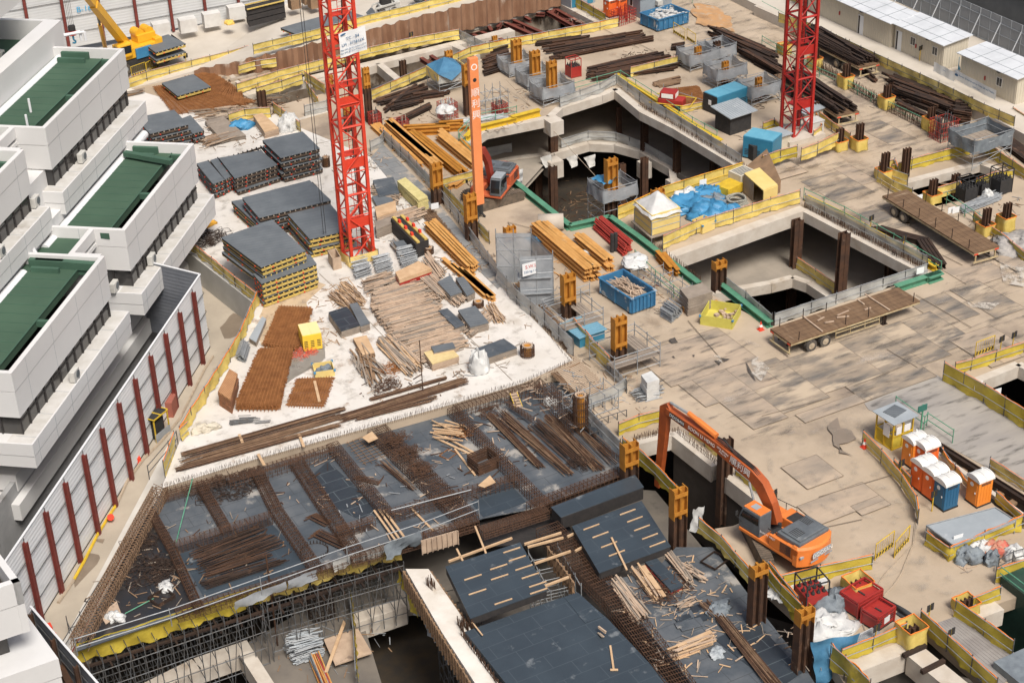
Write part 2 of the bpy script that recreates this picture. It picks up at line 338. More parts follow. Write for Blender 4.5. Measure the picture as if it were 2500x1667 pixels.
blob('puddle',[(232,1315),(256,1315),(250,1325),(236,1322)],-2.497,WET)
s=MB(); s.prism([P(410,1085,-2.4),P(425,1150,-2.4),P(150,1640,-2.4),P(125,1620,-2.4)],-2.49,-2.4); struct('path_edge_strip',s,mat('pale_screed',(.60,.57,.52),(.5,.47,.42),scale=.5))
UP=2.6
up=MB()
e=[P(300,222,0),P(470,175,.4),P(620,145,1.6),P(900,76,UP),P(1141,14,UP),P(1420,-58,UP),P(1420,-300,UP),P(500,-200,UP),P(150,-60,1.2),P(120,150,0)]
o=len(up.v); up.v=[tuple(v) for v in e]+[(v.x,v.y,-.5) for v in e]
n=len(e); 
cq=sum(e,Vector())/n; up.v.append(tuple(cq))
for i in range(n):
    j=(i+1)%n; up.f.append((i,j,2*n) if True else 0); up.f.append((i,i+n,j+n,j)); up.m+=[0,0]
struct('upper_road',up,ROADC)
PZ=[.006]
def plate(pts,k=0,z=None,m=None):
    PZ[0]+=.004; z=PZ[0]
    q=PP(pts); X=sorted(v.x for v in q); Y=sorted(v.y for v in q); n=len(q)
    x0,x1,y0,y1=[round(v/.6)*.6 for v in ((X[0]+X[1])/2,(X[-1]+X[-2])/2,(Y[0]+Y[1])/2,(Y[-1]+Y[-2])/2)]
    q=[Vector((x0,y0,0)),Vector((x1,y0,0)),Vector((x1,y1,0)),Vector((x0,y1,0))]
    s=MB(); s.prism(q,z-.003,z); struct('deck_plate',s,m or (PLATE,PLATE2)[k])
    t=MB(); nx=max(1,round((x1-x0)/6)); ny=max(1,round((y1-y0)/5))
    for i in range(nx+1): X_=lerp(x0,x1,i/nx); t.bar((X_,y0,z),(X_,y1,z),.045,.01)
    for i in range(ny+1): Y_=lerp(y0,y1,i/ny); t.bar((x0,Y_,z+.001),(x1,Y_,z+.001),.045,.01)
    struct('plate_joint',t,JOINT)
plate([(2110,302),(2170,290),(2241,357),(2131,358)],0)
plate([(2005,420),(2075,425),(2128,472),(2030,505),(1990,455)],0)
plate([(2040,410),(2060,400),(2140,440),(2110,456)],1)
plate([(2070,530),(2150,508),(2215,560),(2260,600),(2180,620),(2120,570)],0)
plate([(2180,560),(2260,540),(2330,600),(2250,620)],1)
plate([(2300,640),(2360,600),(2440,670),(2380,720)],1)
plate([(2230,740),(2310,712),(2374,770),(2280,800)],0)
plate([(2300,680),(2440,700),(2500,760),(2400,790)],0)
plate([(2190,770),(2290,810),(2372,802),(2300,870),(2255,880),(2150,830)],0)
plate([(2040,840),(2200,790),(2330,860),(2255,887),(2200,880),(2160,910)],0)
plate([(1912,872),(2040,843),(2165,905),(2006,978)],0)
plate([(1860,880),(1912,874),(2005,978),(1940,986),(1862,1018),(1800,950)],0)
plate([(1560,870),(1700,820),(1780,850),(1830,860),(1850,880),(1740,900),(1640,930),(1590,900)],1)
plate([(1640,935),(1850,880),(1900,940),(1720,990)],1)
plate([(1740,912),(1790,905),(1905,1005),(1860,1075),(1734,972)],1)
plate([(1934,1018),(2090,948),(2118,980),(1972,1043)],1)
plate([(2070,950),(2160,915),(2250,900),(2290,915),(2110,975)],0)
plate([(2330,820),(2420,790),(2500,850),(2500,880),(2330,870)],1)
plate([(2398,860),(2440,838),(2500,870),(2470,885)],1)
plate([(1905,1145),(1995,1110),(2055,1155),(1968,1195)],1)
plate([(1965,1260),(2055,1205),(2105,1185),(2110,1180),(2130,1225),(2000,1290)],1)
plate([(2130,1420-190),(2165,1220),(2160,1240),(2105,1265),(2070,1240)],1)
plate([(1830,410),(1910,385),(1960,420),(1905,440)],1)
plate([(2420,600),(2500,560),(2500,660),(2460,680)],1)
s=MB(); s.prism(PP([(2110,985),(2285,915),(2310,930),(2520,1050),(2560,1190),(2500,1190),(2260,1060),(2120,1000)]),.004,.03); struct('side_roadway',s,mat('side_road_concrete',(.36,.33,.29),(.27,.25,.23),scale=.3,rough=.95,c3=(.17,.165,.16),s3=.15,th3=.55,stretch=(.4,1.6,1)))
blob('puddle',[(2017,1037),(2045,1020),(2052,1040),(2080,1050),(2086,1070),(2070,1080),(2048,1083),(2050,1100),(2080,1107),(2035,1087),(2030,1060)],.012,mat('puddle_water',(.25,.20,.155),(.21,.17,.13),scale=1,rough=.3),jit=.5)
for q in ([(1630,828),(1648,822),(1656,836),(1640,840)],[(1602,858),(1612,860),(1606,866)],[(1640,870),(1645,868),(1648,874)],[(1690,866),(1697,866),(1694,872)],[(1745,880),(1764,878),(1755,892)],[(1760,873),(1782,876),(1768,882)],[(1820,880),(1834,905),(1845,930),(1825,905)]):
    blob('oil_stain',q,.014,mat('oil_stain',(.06,.05,.045),(.1,.085,.07),scale=3,rough=.7),jit=.6)
for q in ([(1835,880),(1850,870),(1880,900),(1858,930),(1835,912)],[(2360,735),(2440,740),(2420,755),(2370,750)],[(2440,640),(2500,650),(2500,700),(2450,690)],[(1740,866),(1756,868),(1765,885),(1748,878)]):
    film(q,.165,SPILL,'cement_spill')
blob('mud_patch',[(1700,15),(1745,20),(1800,50),(1790,75),(1740,60),(1690,60)],.01,mat('orange_mud',(.50,.27,.11),(.42,.25,.13),scale=1.0,rough=.95,c3=(.44,.33,.23),s3=1.2,th3=.5),jit=.8)
for k,q in enumerate(([(1640,620),(1700,500)],)): pass
def joints(segs,z=.11,w=.06):
    t=MB()
    for a in segs:
        l=PP(a)
        for i in range(len(l)-1): t.bar(l[i]+Vector((0,0,z)),l[i+1]+Vector((0,0,z)),w,.01)
    struct('deck_joint',t,JOINT)
joints([[(780,670),(905,790),(1010,900)],[(1000,400),(900,300)],[(700,560),(640,500)],[(1250,930),(1120,800)],[(650,380),(880,330)],[(1220,870),(1060,905)]],z=.075,w=.05)
BAND=[(1400,860),(1560,790),(1780,810),(1900,860),(2270,770),(2310,690),(2500,560),(2620,640),(2620,840),(2290,900),(2010,1010),(1850,1100),(1640,960),(1500,930)]
film(BAND,.15,TYR); film(BAND,.156,PALEF)
UPB=[(1640,-10),(1860,20),(2130,160),(2380,270),(2350,330),(2190,420),(2170,480),(2260,520),(2200,640),(1990,470),(1850,400),(2050,360),(1990,300),(1990,200),(1800,90),(1640,80)]
film(UPB,.15,TYR); film(UPB,.153,MUD)
film([(1850,1050),(2110,990),(2250,1240),(2240,1300),(2440,1420),(2300,1470),(2060,1400),(1900,1230)],.15,DUST); film([(1250,560),(1480,650),(1700,790),(1500,870),(1360,740),(1200,600)],.15,MUD); film([(1300,130),(1640,60),(1700,200),(1500,190),(1380,220)],.15,MUD)
film([(940,330),(1130,330),(1240,450),(1100,470)],.15,MUD)
film([(460,600),(632,745),(450,1080),(400,1190),(620,1120),(1100,985),(1275,934),(1390,880),(1215,695),(900,390),(700,305),(560,335),(430,260)],.075,DUST); film([(450,1090),(1150,900),(1160,960),(620,1115),(420,1170)],.078,RDUST); film([(620,700),(900,690),(1000,900),(600,1000)],.081,RDUST)
film([(2115,985),(2285,918),(2310,932),(2515,1050),(2550,1180),(2500,1185)],.06,TYR)
joints([[(1860,1018),(2006,978)],[(2085,945),(2203,898)],[(2250,1140),(2000,1215)],[(2105,1270),(1965,1300)],[(1400,722),(1455,715)],[(1680,785),(1725,838)],[(1725,838),(1765,885)],[(2250,600),(2350,650)],[(1300,560),(1240,545)],[(1240,545),(1260,575)],[(1450,60),(1560,120)],[(1500,150),(1480,180)],[(1560,110),(1640,150)],[(2236,722),(2372,802)],[(2165,855),(2240,900)]])
def edge_beam(name,pts,w,h,z=0.0,m=None,label=None,group=None,inn=True):
    b=MB(); q=PP(pts,z)
    for a,c in zip(q[:-1],q[1:]):
        b.bar(a-Vector((0,0,h/2-.03)),c-Vector((0,0,h/2-.03)),w,h)
    o=obj(name,b,m or BEAMC)
    tag(o,label,'beam',group); return o
G='cast concrete beams round the deck openings'
edge_beam('concrete_beam',[(1138,350),(1182,318),(1342,286),(1366,263),(1465,232),(1503,217)],.8,.9,label='pale concrete edge beam along the far side of the large open pit',group=G)
edge_beam('concrete_beam',[(1503,217),(1569,272),(1651,313),(1820,414)],.8,.9,label='pale concrete edge beam with starter bars down the right side of the large open pit',group=G)
edge_beam('concrete_beam',[(1112,418),(1240,388),(1350,374),(1436,349),(1502,352)],.7,.85,z=L1+.05,label='lower floor edge beam with white sheets hung over it in the large pit',group=G)
edge_beam('concrete_beam',[(1502,352),(1566,369),(1640,411),(1650,470)],.7,.85,z=L1+.05,label='lower floor edge beam at the right inside the large pit',group=G)
edge_beam('concrete_beam',[(1625,628),(1890,533),(1962,508)],1.0,1.25,z=.05,label='deep pale concrete beam under the yellow fenced working bridge',group=G)
edge_beam('concrete_beam',[(1962,512),(2262,668)],.7,.95,label='concrete beam with a row of starter bars on the far side of the right pit',group=G)
edge_beam('concrete_beam',[(1705,720),(1880,690),(1935,676),(1976,690),(2052,740)],.7,.9,z=L1+.05,label='lower floor edge beam bent at its middle inside the right pit',group=G)
edge_beam('concrete_beam',[(1546,1082),(1643,1056)],.7,1.2,label='short concrete beam with studs behind the long boom dipper',group=G)
edge_beam('concrete_beam',[(1646,1054),(1750,1135)],.9,1.3,label='rough concrete beam running under the long orange boom',group=G)
edge_beam('concrete_beam',[(1783,1160),(1895,1248)],.9,1.3,label='rough concrete beam ending beside the near excavator cab',group=G)
edge_beam('concrete_beam',[(2366,936),(2486,888),(2600,940)],.7,1.0,label='pale kerb beam of the dark pit at the right edge',group=G)
edge_beam('concrete_beam',[(2200,447),(2393,397),(2434,412)],.8,.8,label='concrete beam of the small pit behind the parked flatbed',group=G)
edge_beam('concrete_beam',[(2076,1632),(2222,1574)],1.0,1.4,label='ledged concrete beam in front of the steel tube heap at lower right',group=G)
edge_beam('concrete_beam',[(2235,1590),(2345,1680),(2400,1725)],1.3,1.4,label='broad concrete beam crossing the lower right opening',group=G)
edge_beam('concrete_beam',[(2380,1500),(2440,1478)],.9,1.2,label='short concrete beam beside the green netted tower',group=G)
def pcol(x,y0,y1,z0,w,label,m=None,twin=False):
    "rusty upright in a pit: head at row y0, foot (x,y1) on level z0"
    b=P(x,y1,z0); h=HZ(b,y0); q=MB()
    if twin:
        for s in (-.5,.5): q.ib(b+Vector((s*w*.9,0,0)),b+Vector((s*w*.9,0,h)),w,w,.05,up=Vector((1,0,0)))
        for k in range(3): q.bar(b+Vector((-w,-w*.55,h*(.15+.33*k))),b+Vector((w,-w*.55,h*(.15+.33*k))),.04,.35)
    else:
        for s in (-1,1): q.ib(b+Vector((s*w*.27,0,0)),b+Vector((s*w*.27,0,h)),w*.5,w*.6,.04,up=Vector((0,1,0)))
    o=obj('steel_column',q,m or RUST,origin=b); tag(o,label,'column','rusty steel columns standing inside the pits'); return o
for x,y0,y1,z0,w,l in [(1351,300,372,L1,.85,'rusty column with a concrete cap at the left end of the large pit'),
    (1511,262,329,L1,.55,'thin rusty column standing under the apex of the large pit'),
    (1573,290,369,L1,.7,'rusty column on the lower floor near the apex of the large pit'),
    (1652,330,421,L1,.7,'rusty column at the right side of the lower floor of the large pit'),
    (1741,385,455,L1,.7,'rust brown column beside the hanging cables at the right end of the large pit'),
    (1352,405,528,L2,.8,'tall rusty column rising from the lowest floor at the left of the large pit'),
    (1314,400,500,L2,.8,'set back rusty column in the dark at the left of the large pit'),
    (1572,385,545,L2,.7,'tall rusty column rising from the lowest floor right of the netted platform'),
    (1518,400,560,L2,.7,'dark rusty column hidden behind the netted platform in the pit'),
    (1941,536,652,L1,.9,'rusty column under the left corner of the right pit beam'),
    (2050,568,730,L1,.9,'tall rusty column in the middle of the right pit'),
    (2171,640,700,L1,.9,'rusty column near the right end of the right pit'),
    (1929,690,775,L2,.8,'grey brown column in the lower opening of the right pit'),
    (2393,425,470,L1,.7,'rusty column in the small pit behind the parked flatbed')]:
    pcol(x,y0,y1,z0,w,l)
for (x,y,z0,z1,w,l) in [(1351,292,-1.4,.05,1.5,'square concrete column cap at the left of the large pit'),(1351,390,L1-1.5,L1+.3,1.5,'square concrete cap on the lower edge at the left of the large pit'),(1573,395,L1-1.6,L1+.1,1.1,'square concrete cap on the lower edge near the pit apex'),(1645,440,-9,L1,1.2,'tall pale concrete pier at the right of the large pit'),(2426,470,L1,.0,1.6,'square concrete pier beside the small right pit')]:
    q=MB(); q.box(P(x,y,z1)+Vector((0,0,z0-z1)),(w,w,z1-z0)); tag(obj('concrete_pier',q,BEAMC),l,'pier','concrete caps and piers of the pits')
FL=-6.0
slab('lower_floor',PP([(120,1640),(300,1500),(1300,1180),(1600,1200),(1850,1500),(2500,1700),(2500,1900),(0,1900)],FL-.1),FL,.5,mat('shaded_lower_concrete',(.19,.165,.135),(.13,.115,.10),scale=.4,rough=.95,c3=(.07,.06,.05),s3=.35,th3=.56),  # darker concrete: the shade under the deck is put into its colour
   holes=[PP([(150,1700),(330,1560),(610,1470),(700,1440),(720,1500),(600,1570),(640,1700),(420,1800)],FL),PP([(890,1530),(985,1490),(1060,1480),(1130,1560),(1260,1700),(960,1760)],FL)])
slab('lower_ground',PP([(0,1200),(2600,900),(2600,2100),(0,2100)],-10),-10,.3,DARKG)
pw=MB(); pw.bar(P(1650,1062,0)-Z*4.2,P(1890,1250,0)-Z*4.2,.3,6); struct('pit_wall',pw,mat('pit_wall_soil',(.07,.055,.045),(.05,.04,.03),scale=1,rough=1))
BS=MB()
bld=thing('terraced_building','white terraced office block with green roof terraces and long balcony bands','building',B(-14,10,-3))
def part(name,mb,m,bevel=0,parent=bld): return obj(name,mb,m,parent,bevel=bevel)
def bb(mb,v0,v1,u0,u1,z0,z1,k=None):
    q=[B(v0,u0,0),B(v1,u0,0),B(v1,u1,0),B(v0,u1,0)]
    mb.hexa([a+Vector((0,0,z0)) for a in q],[a+Vector((0,0,z1)) for a in q],k)
def storey(v,zt,segs,back,name,fh=3.5,wh=1.5,lh=1.9,sideface=True,ledge=.95):
    """segs: (u0,u1) runs of overhanging fascia; zt parapet top; back: v of the wall behind the terrace"""
    f=MB(); r=MB(); d=MB(); wn=MB(); le=MB(); cap=MB(); mu=MB(); gu=MB()
    for u0,u1 in segs:
        t=.35
        # outer band (two lifts divided by a groove) and inner parapet
        for a,c,e in ((zt-1.45,zt,0),(zt-fh,zt-1.5,-.03)):
            bb(f,v-t+e,v+e,u0,u1,a,c); bb(f,back,v-t+e,u0,u0+t,a,c); bb(f,back,v-t+e,u1-t,u1,a,c)
        bb(f,v-.3,v-.05,u0+.04,u1-.04,zt-1.52,zt-1.43)
        # roof sheet, ribs and the open gutter along the parapet, floor painted black as void shade
        bb(r,back,v-1.95,u0+.36,u1-.36,zt-1.43,zt-.85)
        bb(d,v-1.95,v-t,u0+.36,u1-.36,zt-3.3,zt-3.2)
        n=max(1,int((u1-u0)/6.5))
        for k in range(n+1):
            uu=lerp(u0+.6,u1-.6,k/n); bb(gu,v-1.95,v-t-.003,uu-.18,uu+.18,zt-1.3,zt-.84)
        x=u0+1.4
        while x<u1-2: bb(gu,back,v-1.95,x,x+.05,zt-.85,zt-.825); x+=1.3
        bb(gu,v-2.0,v-1.9,u0+.4,u1-.4,zt-.85,zt-.78)
        bb(gu,back+1,v-3.1,u1-1.6,u1-1.3,zt-.85,zt-.45); bb(gu,back+1,v-3.1,u1-.7,u1-.38,zt-.85,zt-.25)
    U0,U1=min(s[0] for s in segs),max(s[1] for s in segs)
    # recessed window band with mullions, ledge below it
    zb=zt-fh
    for u0,u1 in segs:
        bb(wn,back+1,v-.22,u0+.25,u1-.3,zb-wh-.3,zb+.02)
        k=u0+.3
        while k<u1-.3:
            bb(mu,v-.22,v-.14,k-.06,k+.06,zb-wh-.1,zb); k+=1.35
        bb(mu,v-.22,v-.15,u0+.25,u1-.3,zb-.55,zb-.48)
        k=back+2
        while k<v-1: bb(mu,k-.05,k+.05,u0+.15,u0+.25,zb-wh-.1,zb); k+=1.35
    for u0,u1 in segs:
        zl=zb-wh
        bb(le,v-1.2,v+ledge,u0-.9,u1+.6,zl-.95,zl); bb(le,back,v-1.2,u0-.9,u0+.35,zl-.95,zl); bb(le,v-1.1,v+ledge-.03,u0-.87,u1+.57,zl-lh,zl-1.0); bb(le,back,v-1.1,u0-.87,u0+.4,zl-lh,zl-1.0)
        bb(cap,v-.95,v+ledge-.12,u0-.75,u1+.5,zl,zl+.012)
    if len(segs)>1:
        bb(le,back,v-2.6,segs[0][1]-.1,segs[1][0]+.1,zb-wh-lh,zb-wh+.3); bb(wn,back+2,v-3,segs[0][1],segs[1][0],zb-wh,zt-1.6)
        bb(f,back,v-2.5,segs[0][1]-.3,segs[1][0]+.3,zt-1.5,zt-1.2)
        bb(f,v-2.9,v-2.5,segs[0][1],segs[1][0],zt-.9,zt); bb(f,v-2.5,v-.35,segs[0][1]-.01,segs[0][1]+.3,zt-.9,zt-.01)
        bb(r,back,v-2.9,segs[0][1]-.4,segs[1][0]+.4,zt-1.2,zt-.9)
    jn=MB()
    for u0,u1 in segs:
        x=u0+2.2
        while x<u1: bb(jn,v-.01,v+.004,x,x+.03,zt-1.45,zt-.02); bb(jn,v-.04,v-.026,x,x+.03,zt-fh,zt-1.52); x+=4.4
        x=u0
        while x<u1: bb(jn,v+ledge-.01,v+ledge+.004,x,x+.04,zb-wh-.93,zb-wh); bb(jn,v+ledge-.04,v+ledge-.026,x,x+.04,zb-wh-lh,zb-wh-1); bb(jn,v-.6,v+ledge-.1,x,x+.04,zb-wh+.011,zb-wh+.016); x+=2.9
        y=back+2.5
        while y<v-1: bb(jn,y,y+.03,u0-.004,u0+.01,zt-1.45,zt-.02); bb(jn,y+1,y+1.03,u0-.004,u0+.01,zt-fh,zt-1.52); y+=3.1
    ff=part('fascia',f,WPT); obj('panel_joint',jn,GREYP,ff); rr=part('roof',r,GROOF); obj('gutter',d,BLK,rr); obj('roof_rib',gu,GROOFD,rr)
    w=part('window',wn,WIN); obj('mullion',mu,BLACKS,w); part('ledge',le,WPT); part('ledge_top',cap,WPD)
ZB,ZA,ZT=9.0,15.6,22.2
storey(-4.6,ZB,[(-4.4,12.5),(16.7,33.2)],-10.9,'lower')
storey(-11.45,ZA,[(-14,16.4),(20.4,37.6)],-18,'middle')
q=MB(); bb(q,-12.2,-10.95,-22,37.8,7.3,10.1-1.0+.0); part('upstand',q,WPT)
q=MB(); q.tube(B(-10.55,-22,7.95),B(-10.55,11,7.95),.38,12); part('gutter_pipe',q,WPIPE)
q=MB(); q.tube(B(-10.55,15,7.95),B(-10.55,37,7.95),.38,12); part('gutter_pipe',q,WPIPE)
q=MB(); bb(q,-19.3,-17.8,-6,39.8,13.9,17.2); part('upstand',q,WPT)
q=MB(); q.tube(B(-17.35,-6,14.6),B(-17.35,38.5,14.6),.38,12); part('gutter_pipe',q,WPIPE)
q=MB(); bb(q,-26,-19.3,-6,39.7,14.8,15.4); part('roof',q,GROOF)
q=MB(); bb(q,-34,-23.5,-10,38,10,20); bb(q,-34,-19.5,-20,36.5,20,30); bb(q,-34,-19.3,39.4,39.8,13.9,17.2); part('wall',q,WPT)
q=MB(); q.tube(B(-22.6,36,20),B(-22.6,36,15.6),.3,10); q.tube(B(-22.6,36,15.6),B(-22,36,15.5),.3,10); part('downpipe',q,WPIPE)
q=MB(); bb(q,-40,-12.2,-40,36,-6,12); bb(q,-40,-19.3,-40,39,12,14.8); bb(q,-22,-8.2,-3,32,-3,4.2); part('wall',q,WPT)
q=MB()
for k,(v,z) in enumerate(((-5.6,1.9),(-6.1,.4),(-5.6,-1.2))): bb(q,-14,v,-2.8-k*1.2,33.5,z-1.3,z)
part('setback_band',q,WPT)
q=MB(); bb(q,-14,-6.4,-34,33,-7.4,-1.6); bb(q,-6.6,-6.2,-34,33,-7,-.1); part('lower_roof',q,mat('lower_roof_grey',(.36,.36,.36),(.27,.27,.27),scale=.4,rough=.9,c3=(.18,.17,.16),s3=.3,th3=.55))
q=MB(); bb(q,-6.2,-.3,-60,36,-9.5,-9); struct('alley',q,DARKG,origin=(0,0,0))
q=MB(); q.bar(B(-10.4,17.2,8.45),B(-5.9,16.9,8.45),.5,.5); q.bar(B(-10.4,12.0,8.45),B(-5,11.8,8.45),.5,.6); q.bar(B(-10.2,31.5,8.6),B(-5.6,30.2,8.6),.5,.4); part('roof_rib',q,GROOFD)
q=MB(); q.path([B(-10.6,13.2,8.9),B(-10.2,13.2,8.0),B(-9.4,13.4,8.1),B(-6.0,12.6,8.2)],.17,10); part('drain_pipe',q,WPIPE,0)
q=MB()
for a,b_ in (((275,1000),None),((250,1145),None)):
    p=P(a[0]/3.647,a[1]/3.647,ZA-.8); q.tube(p,p+Vector((0,0,1.15)),.1,8)
part('vent_pipe',q,WPIPE)
q=MB(); q.path([B(-18.2,40,15.6),B(-16.8,41.0,15.7),B(-16.8,41,14.9)],.13,8); q.path([B(-18.2,40.3,15.6),B(-16.4,41.0,15.7),B(-16.4,41,14.9)],.13,8); part('drain_pipe',q,WPIPE)
wing=thing('building_wing','corner of a white building wing with a dark window at the bottom left','building wing',P(30,1600,0))
ZW=9.0; c=P(49,1418,ZW); a1=(P(0,1352,ZW)-c).normalized(); a2=(P(0,1434,ZW)-c).normalized()
def wedge(mb,e,z0,z1,L1=14,L2=14,inner=None):
    o=c+(-(a1+a2))*e
    def f(z): 
        q=[o,o+a1*L1,o+a1*L1+a2*L2,o+a2*L2]; return [Vector((p.x,p.y,z)) for p in q]
    mb.hexa(f(z0),f(z1))
q=MB(); 
o=c; 
for (p,dd,s) in ((c,a1,a2),(c,a2,a1)):
    for z0,z1,e in ((ZW-1.5,ZW,0),(ZW-3.5,ZW-1.55,.04)):
        x=[p+s*e,p+s*e+dd*14,p+s*(.4+e)+dd*14,p+s*(.4+e)]; q.hexa([Vector((v.x,v.y,z0)) for v in x],[Vector((v.x,v.y,z1)) for v in x])
wedge(q,-.1,ZW-1.6,ZW-1.4); wedge(q,-.3,ZW-3.5,ZW-3.3)
obj('fascia',q,WPT,wing)
q=MB(); wedge(q,-.5,ZW-1.4,ZW-1.0); obj('roof',q,DARKG,wing)
q=MB(); wedge(q,-1.1,ZW-5.4,ZW-3.5); obj('window',q,WIN,wing)
q=MB(); wedge(q,.9,ZW-6.6,ZW-5.3); wedge(q,.85,ZW-9,ZW-6.65); obj('ledge',q,WPT,wing)
q=MB(); wedge(q,.2,-7,ZW-9); obj('wall',q,WPT,wing)
def aircon(p,rz,label):
    t=thing('air_conditioner',label,'air conditioner',p,rz,'outdoor air conditioning units on the ledges')
    b=MB(); b.box((0,0,.08),(.95,.42,.8)); obj('case',b,AC,t,bevel=.03)
    b=MB(); b.tube((.16,-.215,.48),(.16,-.235,.48),.29,16); obj('fan_grille',b,EGRY,t)
    b=MB()
    for k in range(7): b.box((.478,0,.16+k*.1),(.012,.36,.03))
    obj('side_grille',b,EGRY,t)
    b=MB(); b.box((-.3,0,0),(.1,.4,.08)); b.box((.3,0,0),(.1,.4,.08)); obj('foot',b,EGRY,t); return t
rzb=BYAW-YAW-math.pi/2+math.pi/2
zl=ZB-5.0; zl2=ZA-5.0
for x,y,z,l in [(184,928,zl,'air conditioner on the ledge of the lowest big terrace block'),(372,645,zl,'air conditioner on the ledge under the terrace nearest the crane'),(281,712,zl,'air conditioner in the recess between the two lower terrace blocks'),(202,396,zl2,'air conditioner on the ledge below the upper green terrace'),(88,505,zl2,'large air conditioner standing in the dark recess at the left'),(3,628,zl2,'air conditioner cut by the left edge of the picture'),(4,150,ZA-.4,'air conditioner on the topmost green terrace')]:
    aircon(P(x,y,z),BYAW-YAW+math.pi/2,l)
def hoarding(p0,p1,z,h,label,npost,pr=True,side=1,postm=POSTR,sheet=HOARD,lean=0):
    d=(p1-p0); L=d.length; d.normalize(); n=Vector((d.y,-d.x,0))*side
    t=thing('hoarding',label,'hoarding',(p0.x,p0.y,z))
    s=MB(); k=int(h/.16); vs=[];fs=[]
    for i in range(k+1):
        for e in (p0,p1): q=e+n*(.007 if i%2 else -.007); vs.append((q.x,q.y,z+.1+(h-.1)*i/k))
    fs=[(2*i,2*i+1,2*i+3,2*i+2) for i in range(k)]
    o=len(vs); vs2=[(v[0]-n.x*.05,v[1]-n.y*.05,v[2]) for v in vs]
    s.add(vs,fs); s.add(vs2,[f[::-1] for f in fs]); obj('sheet',s,sheet,t)
    r=MB()
    for zz in (.25,.5,.75): r.tube(p0+n*.12+Vector((0,0,z-p0.z+h*zz)),p1+n*.12+Vector((0,0,z-p1.z+h*zz)),.035,5)
    obj('rail',r,DTUBE,t)
    r=MB()
    for i in range(npost*2):
        q=p0+d*(L*(i+.5)/(npost*2))+n*.16
        if i%2==0: r.tube((q.x,q.y,z),(q.x,q.y,z+h),.035,5)
    obj('upright_tube',r,DTUBE,t)
    r=MB(); r.bar((p0.x,p0.y,z+h),(p1.x,p1.y,z+h),.14,.06); obj('capping',r,WPIPE,t)
    if pr:
        for i in range(npost):
            q=p0+d*(L*(i+.2)/npost)+n*.3; b=MB(); b.ib((q.x,q.y,z-.1),(q.x,q.y,z+h*.97),.3,.28,.05,up=n); obj('post',b,postm,t)
    return t
hoarding(B(0,-26,0),B(0,19.1,0),-2.5,6.7,'long white corrugated hoarding with dark red posts beside the terraced building',14)
q0=B(0,19.1,0); q1=P(440,560,-2.5); q1=Vector((q0.x-3.4,q0.y+5.2,0))
hoarding(q0,q1,-2.5,6.7,'short dark return of the hoarding at its far corner',2,pr=False,sheet=mat('hoarding_back',(.16,.17,.19),(.11,.12,.14),scale=.5))
a=P(96,1577,-2.5); b_=P(175,1690,-2.5)
hoarding(Vector((a.x,a.y,0)),Vector((b_.x+1,b_.y-4,0)),-2.5,3.2,'grey hoarding return behind the rusty beam at the bottom left',3,side=1,sheet=mat('hoarding_back',(.16,.17,.19)),postm=RUST)
q=MB(); w0=P(447,600,0); w1=P(628,740,0)
q.bar(w0+Vector((0,0,-1.25)),w1+Vector((0,0,-1.25)),.5,2.5); o=obj('retaining_wall',q,mat('pale_retaining_wall',(.50,.49,.46),(.42,.41,.38),scale=.6,rough=.9)); tag(o,'pale concrete retaining wall below the yellow net, with a blue grey painted foot','wall')
FZ=-.75
def floor(name,pts,z,m,th=.06,label=None,cat='formwork'):
    q=MB(); q.prism(PP(pts,z),z-th,z); o=obj(name,q,m,origin=(0,0,0)); tag(o,label,cat); return o
floor('formwork_floor',[(395,1198),(620,1126),(1100,992),(1275,940),(1392,930),(1440,1000),(1560,1152),(1514,1160),(1295,1242),(1180,1264),(1028,1320),(640,1432),(184,1590)],FZ,PLYD,label='dusty dark plywood formwork floor between the reinforcement cages')
def sheetp(pts,z,m,label):
    return floor('plywood_sheet',pts,z,m,.02,label,'plywood sheet')
sheetp([(330,1300),(372,1235),(420,1330),(482,1475),(300,1535),(205,1572)],FZ+.03,mat('wet_dark_ply',(.02,.023,.027),(.035,.03,.028),scale=.8,rough=.35,c3=(.10,.08,.06),s3=.8,th3=.6),'dark wet plywood in the triangular west corner of the formwork bay')
sheetp([(430,1335),(655,1268),(760,1385),(500,1462)],FZ+.03,PLYC,'clean blue black plywood under the long parallel rebars near the yellow edge sheet')
sheetp([(1150,1225),(1240,1175),(1285,1225),(1180,1262)],FZ+.03,PLYC,'blue black plywood beside the square pale board')
sheetp([(745,1175),(800,1125),(925,1240),(880,1268),(822,1240)],FZ+.03,PLY,'dark plywood panel with a pale splash between two cages')
def cage(pts,wd,h,label,z1=-.08,lap=.34,m=REBAR,nl=6,rb=.02,group='reinforcement beam cages of the formwork bay',zig=False):
    q=MB(); l=PP(pts,z1)
    for a,b in zip(l[:-1],l[1:]):
        d=b-a; L=d.length; d.normalize(); x=Vector((d.y,-d.x,0))*.86
        for i in range(nl):
            o=x*(wd*(i/(nl-1)-.5))
            q.tube(a+o,b+o,rb,4); q.tube(a+o-Z*h,b+o-Z*h,rb,3)
        for k in (.33,.66):
            for s in (-.5,.5): q.tube(a+x*wd*s-Z*h*k,b+x*wd*s-Z*h*k,rb,3)
        n=int(L/lap)
        for i in range(n+1):
            c=a+d*(L*i/max(1,n)+ru(-.03,.03)); e=x*wd*.5; j=Vector((0,0,ru(-.02,.04)))
            q.bar(c-e+j,c+e+j,.03,.03); q.bar(c-e,c-e-Z*h,.03,.03,up=d); q.bar(c+e,c+e-Z*h,.03,.03,up=d)
            if nl>6: q.bar(c,c-Z*h,.03,.03,up=d)
    o=obj('rebar_cage',q,m); tag(o,label,'reinforcement cage',group); return o
cage([(555,1170),(815,1090)],1.1,.8,'rebar cage along the slab edge with two white capped pipe ends',nl=8)
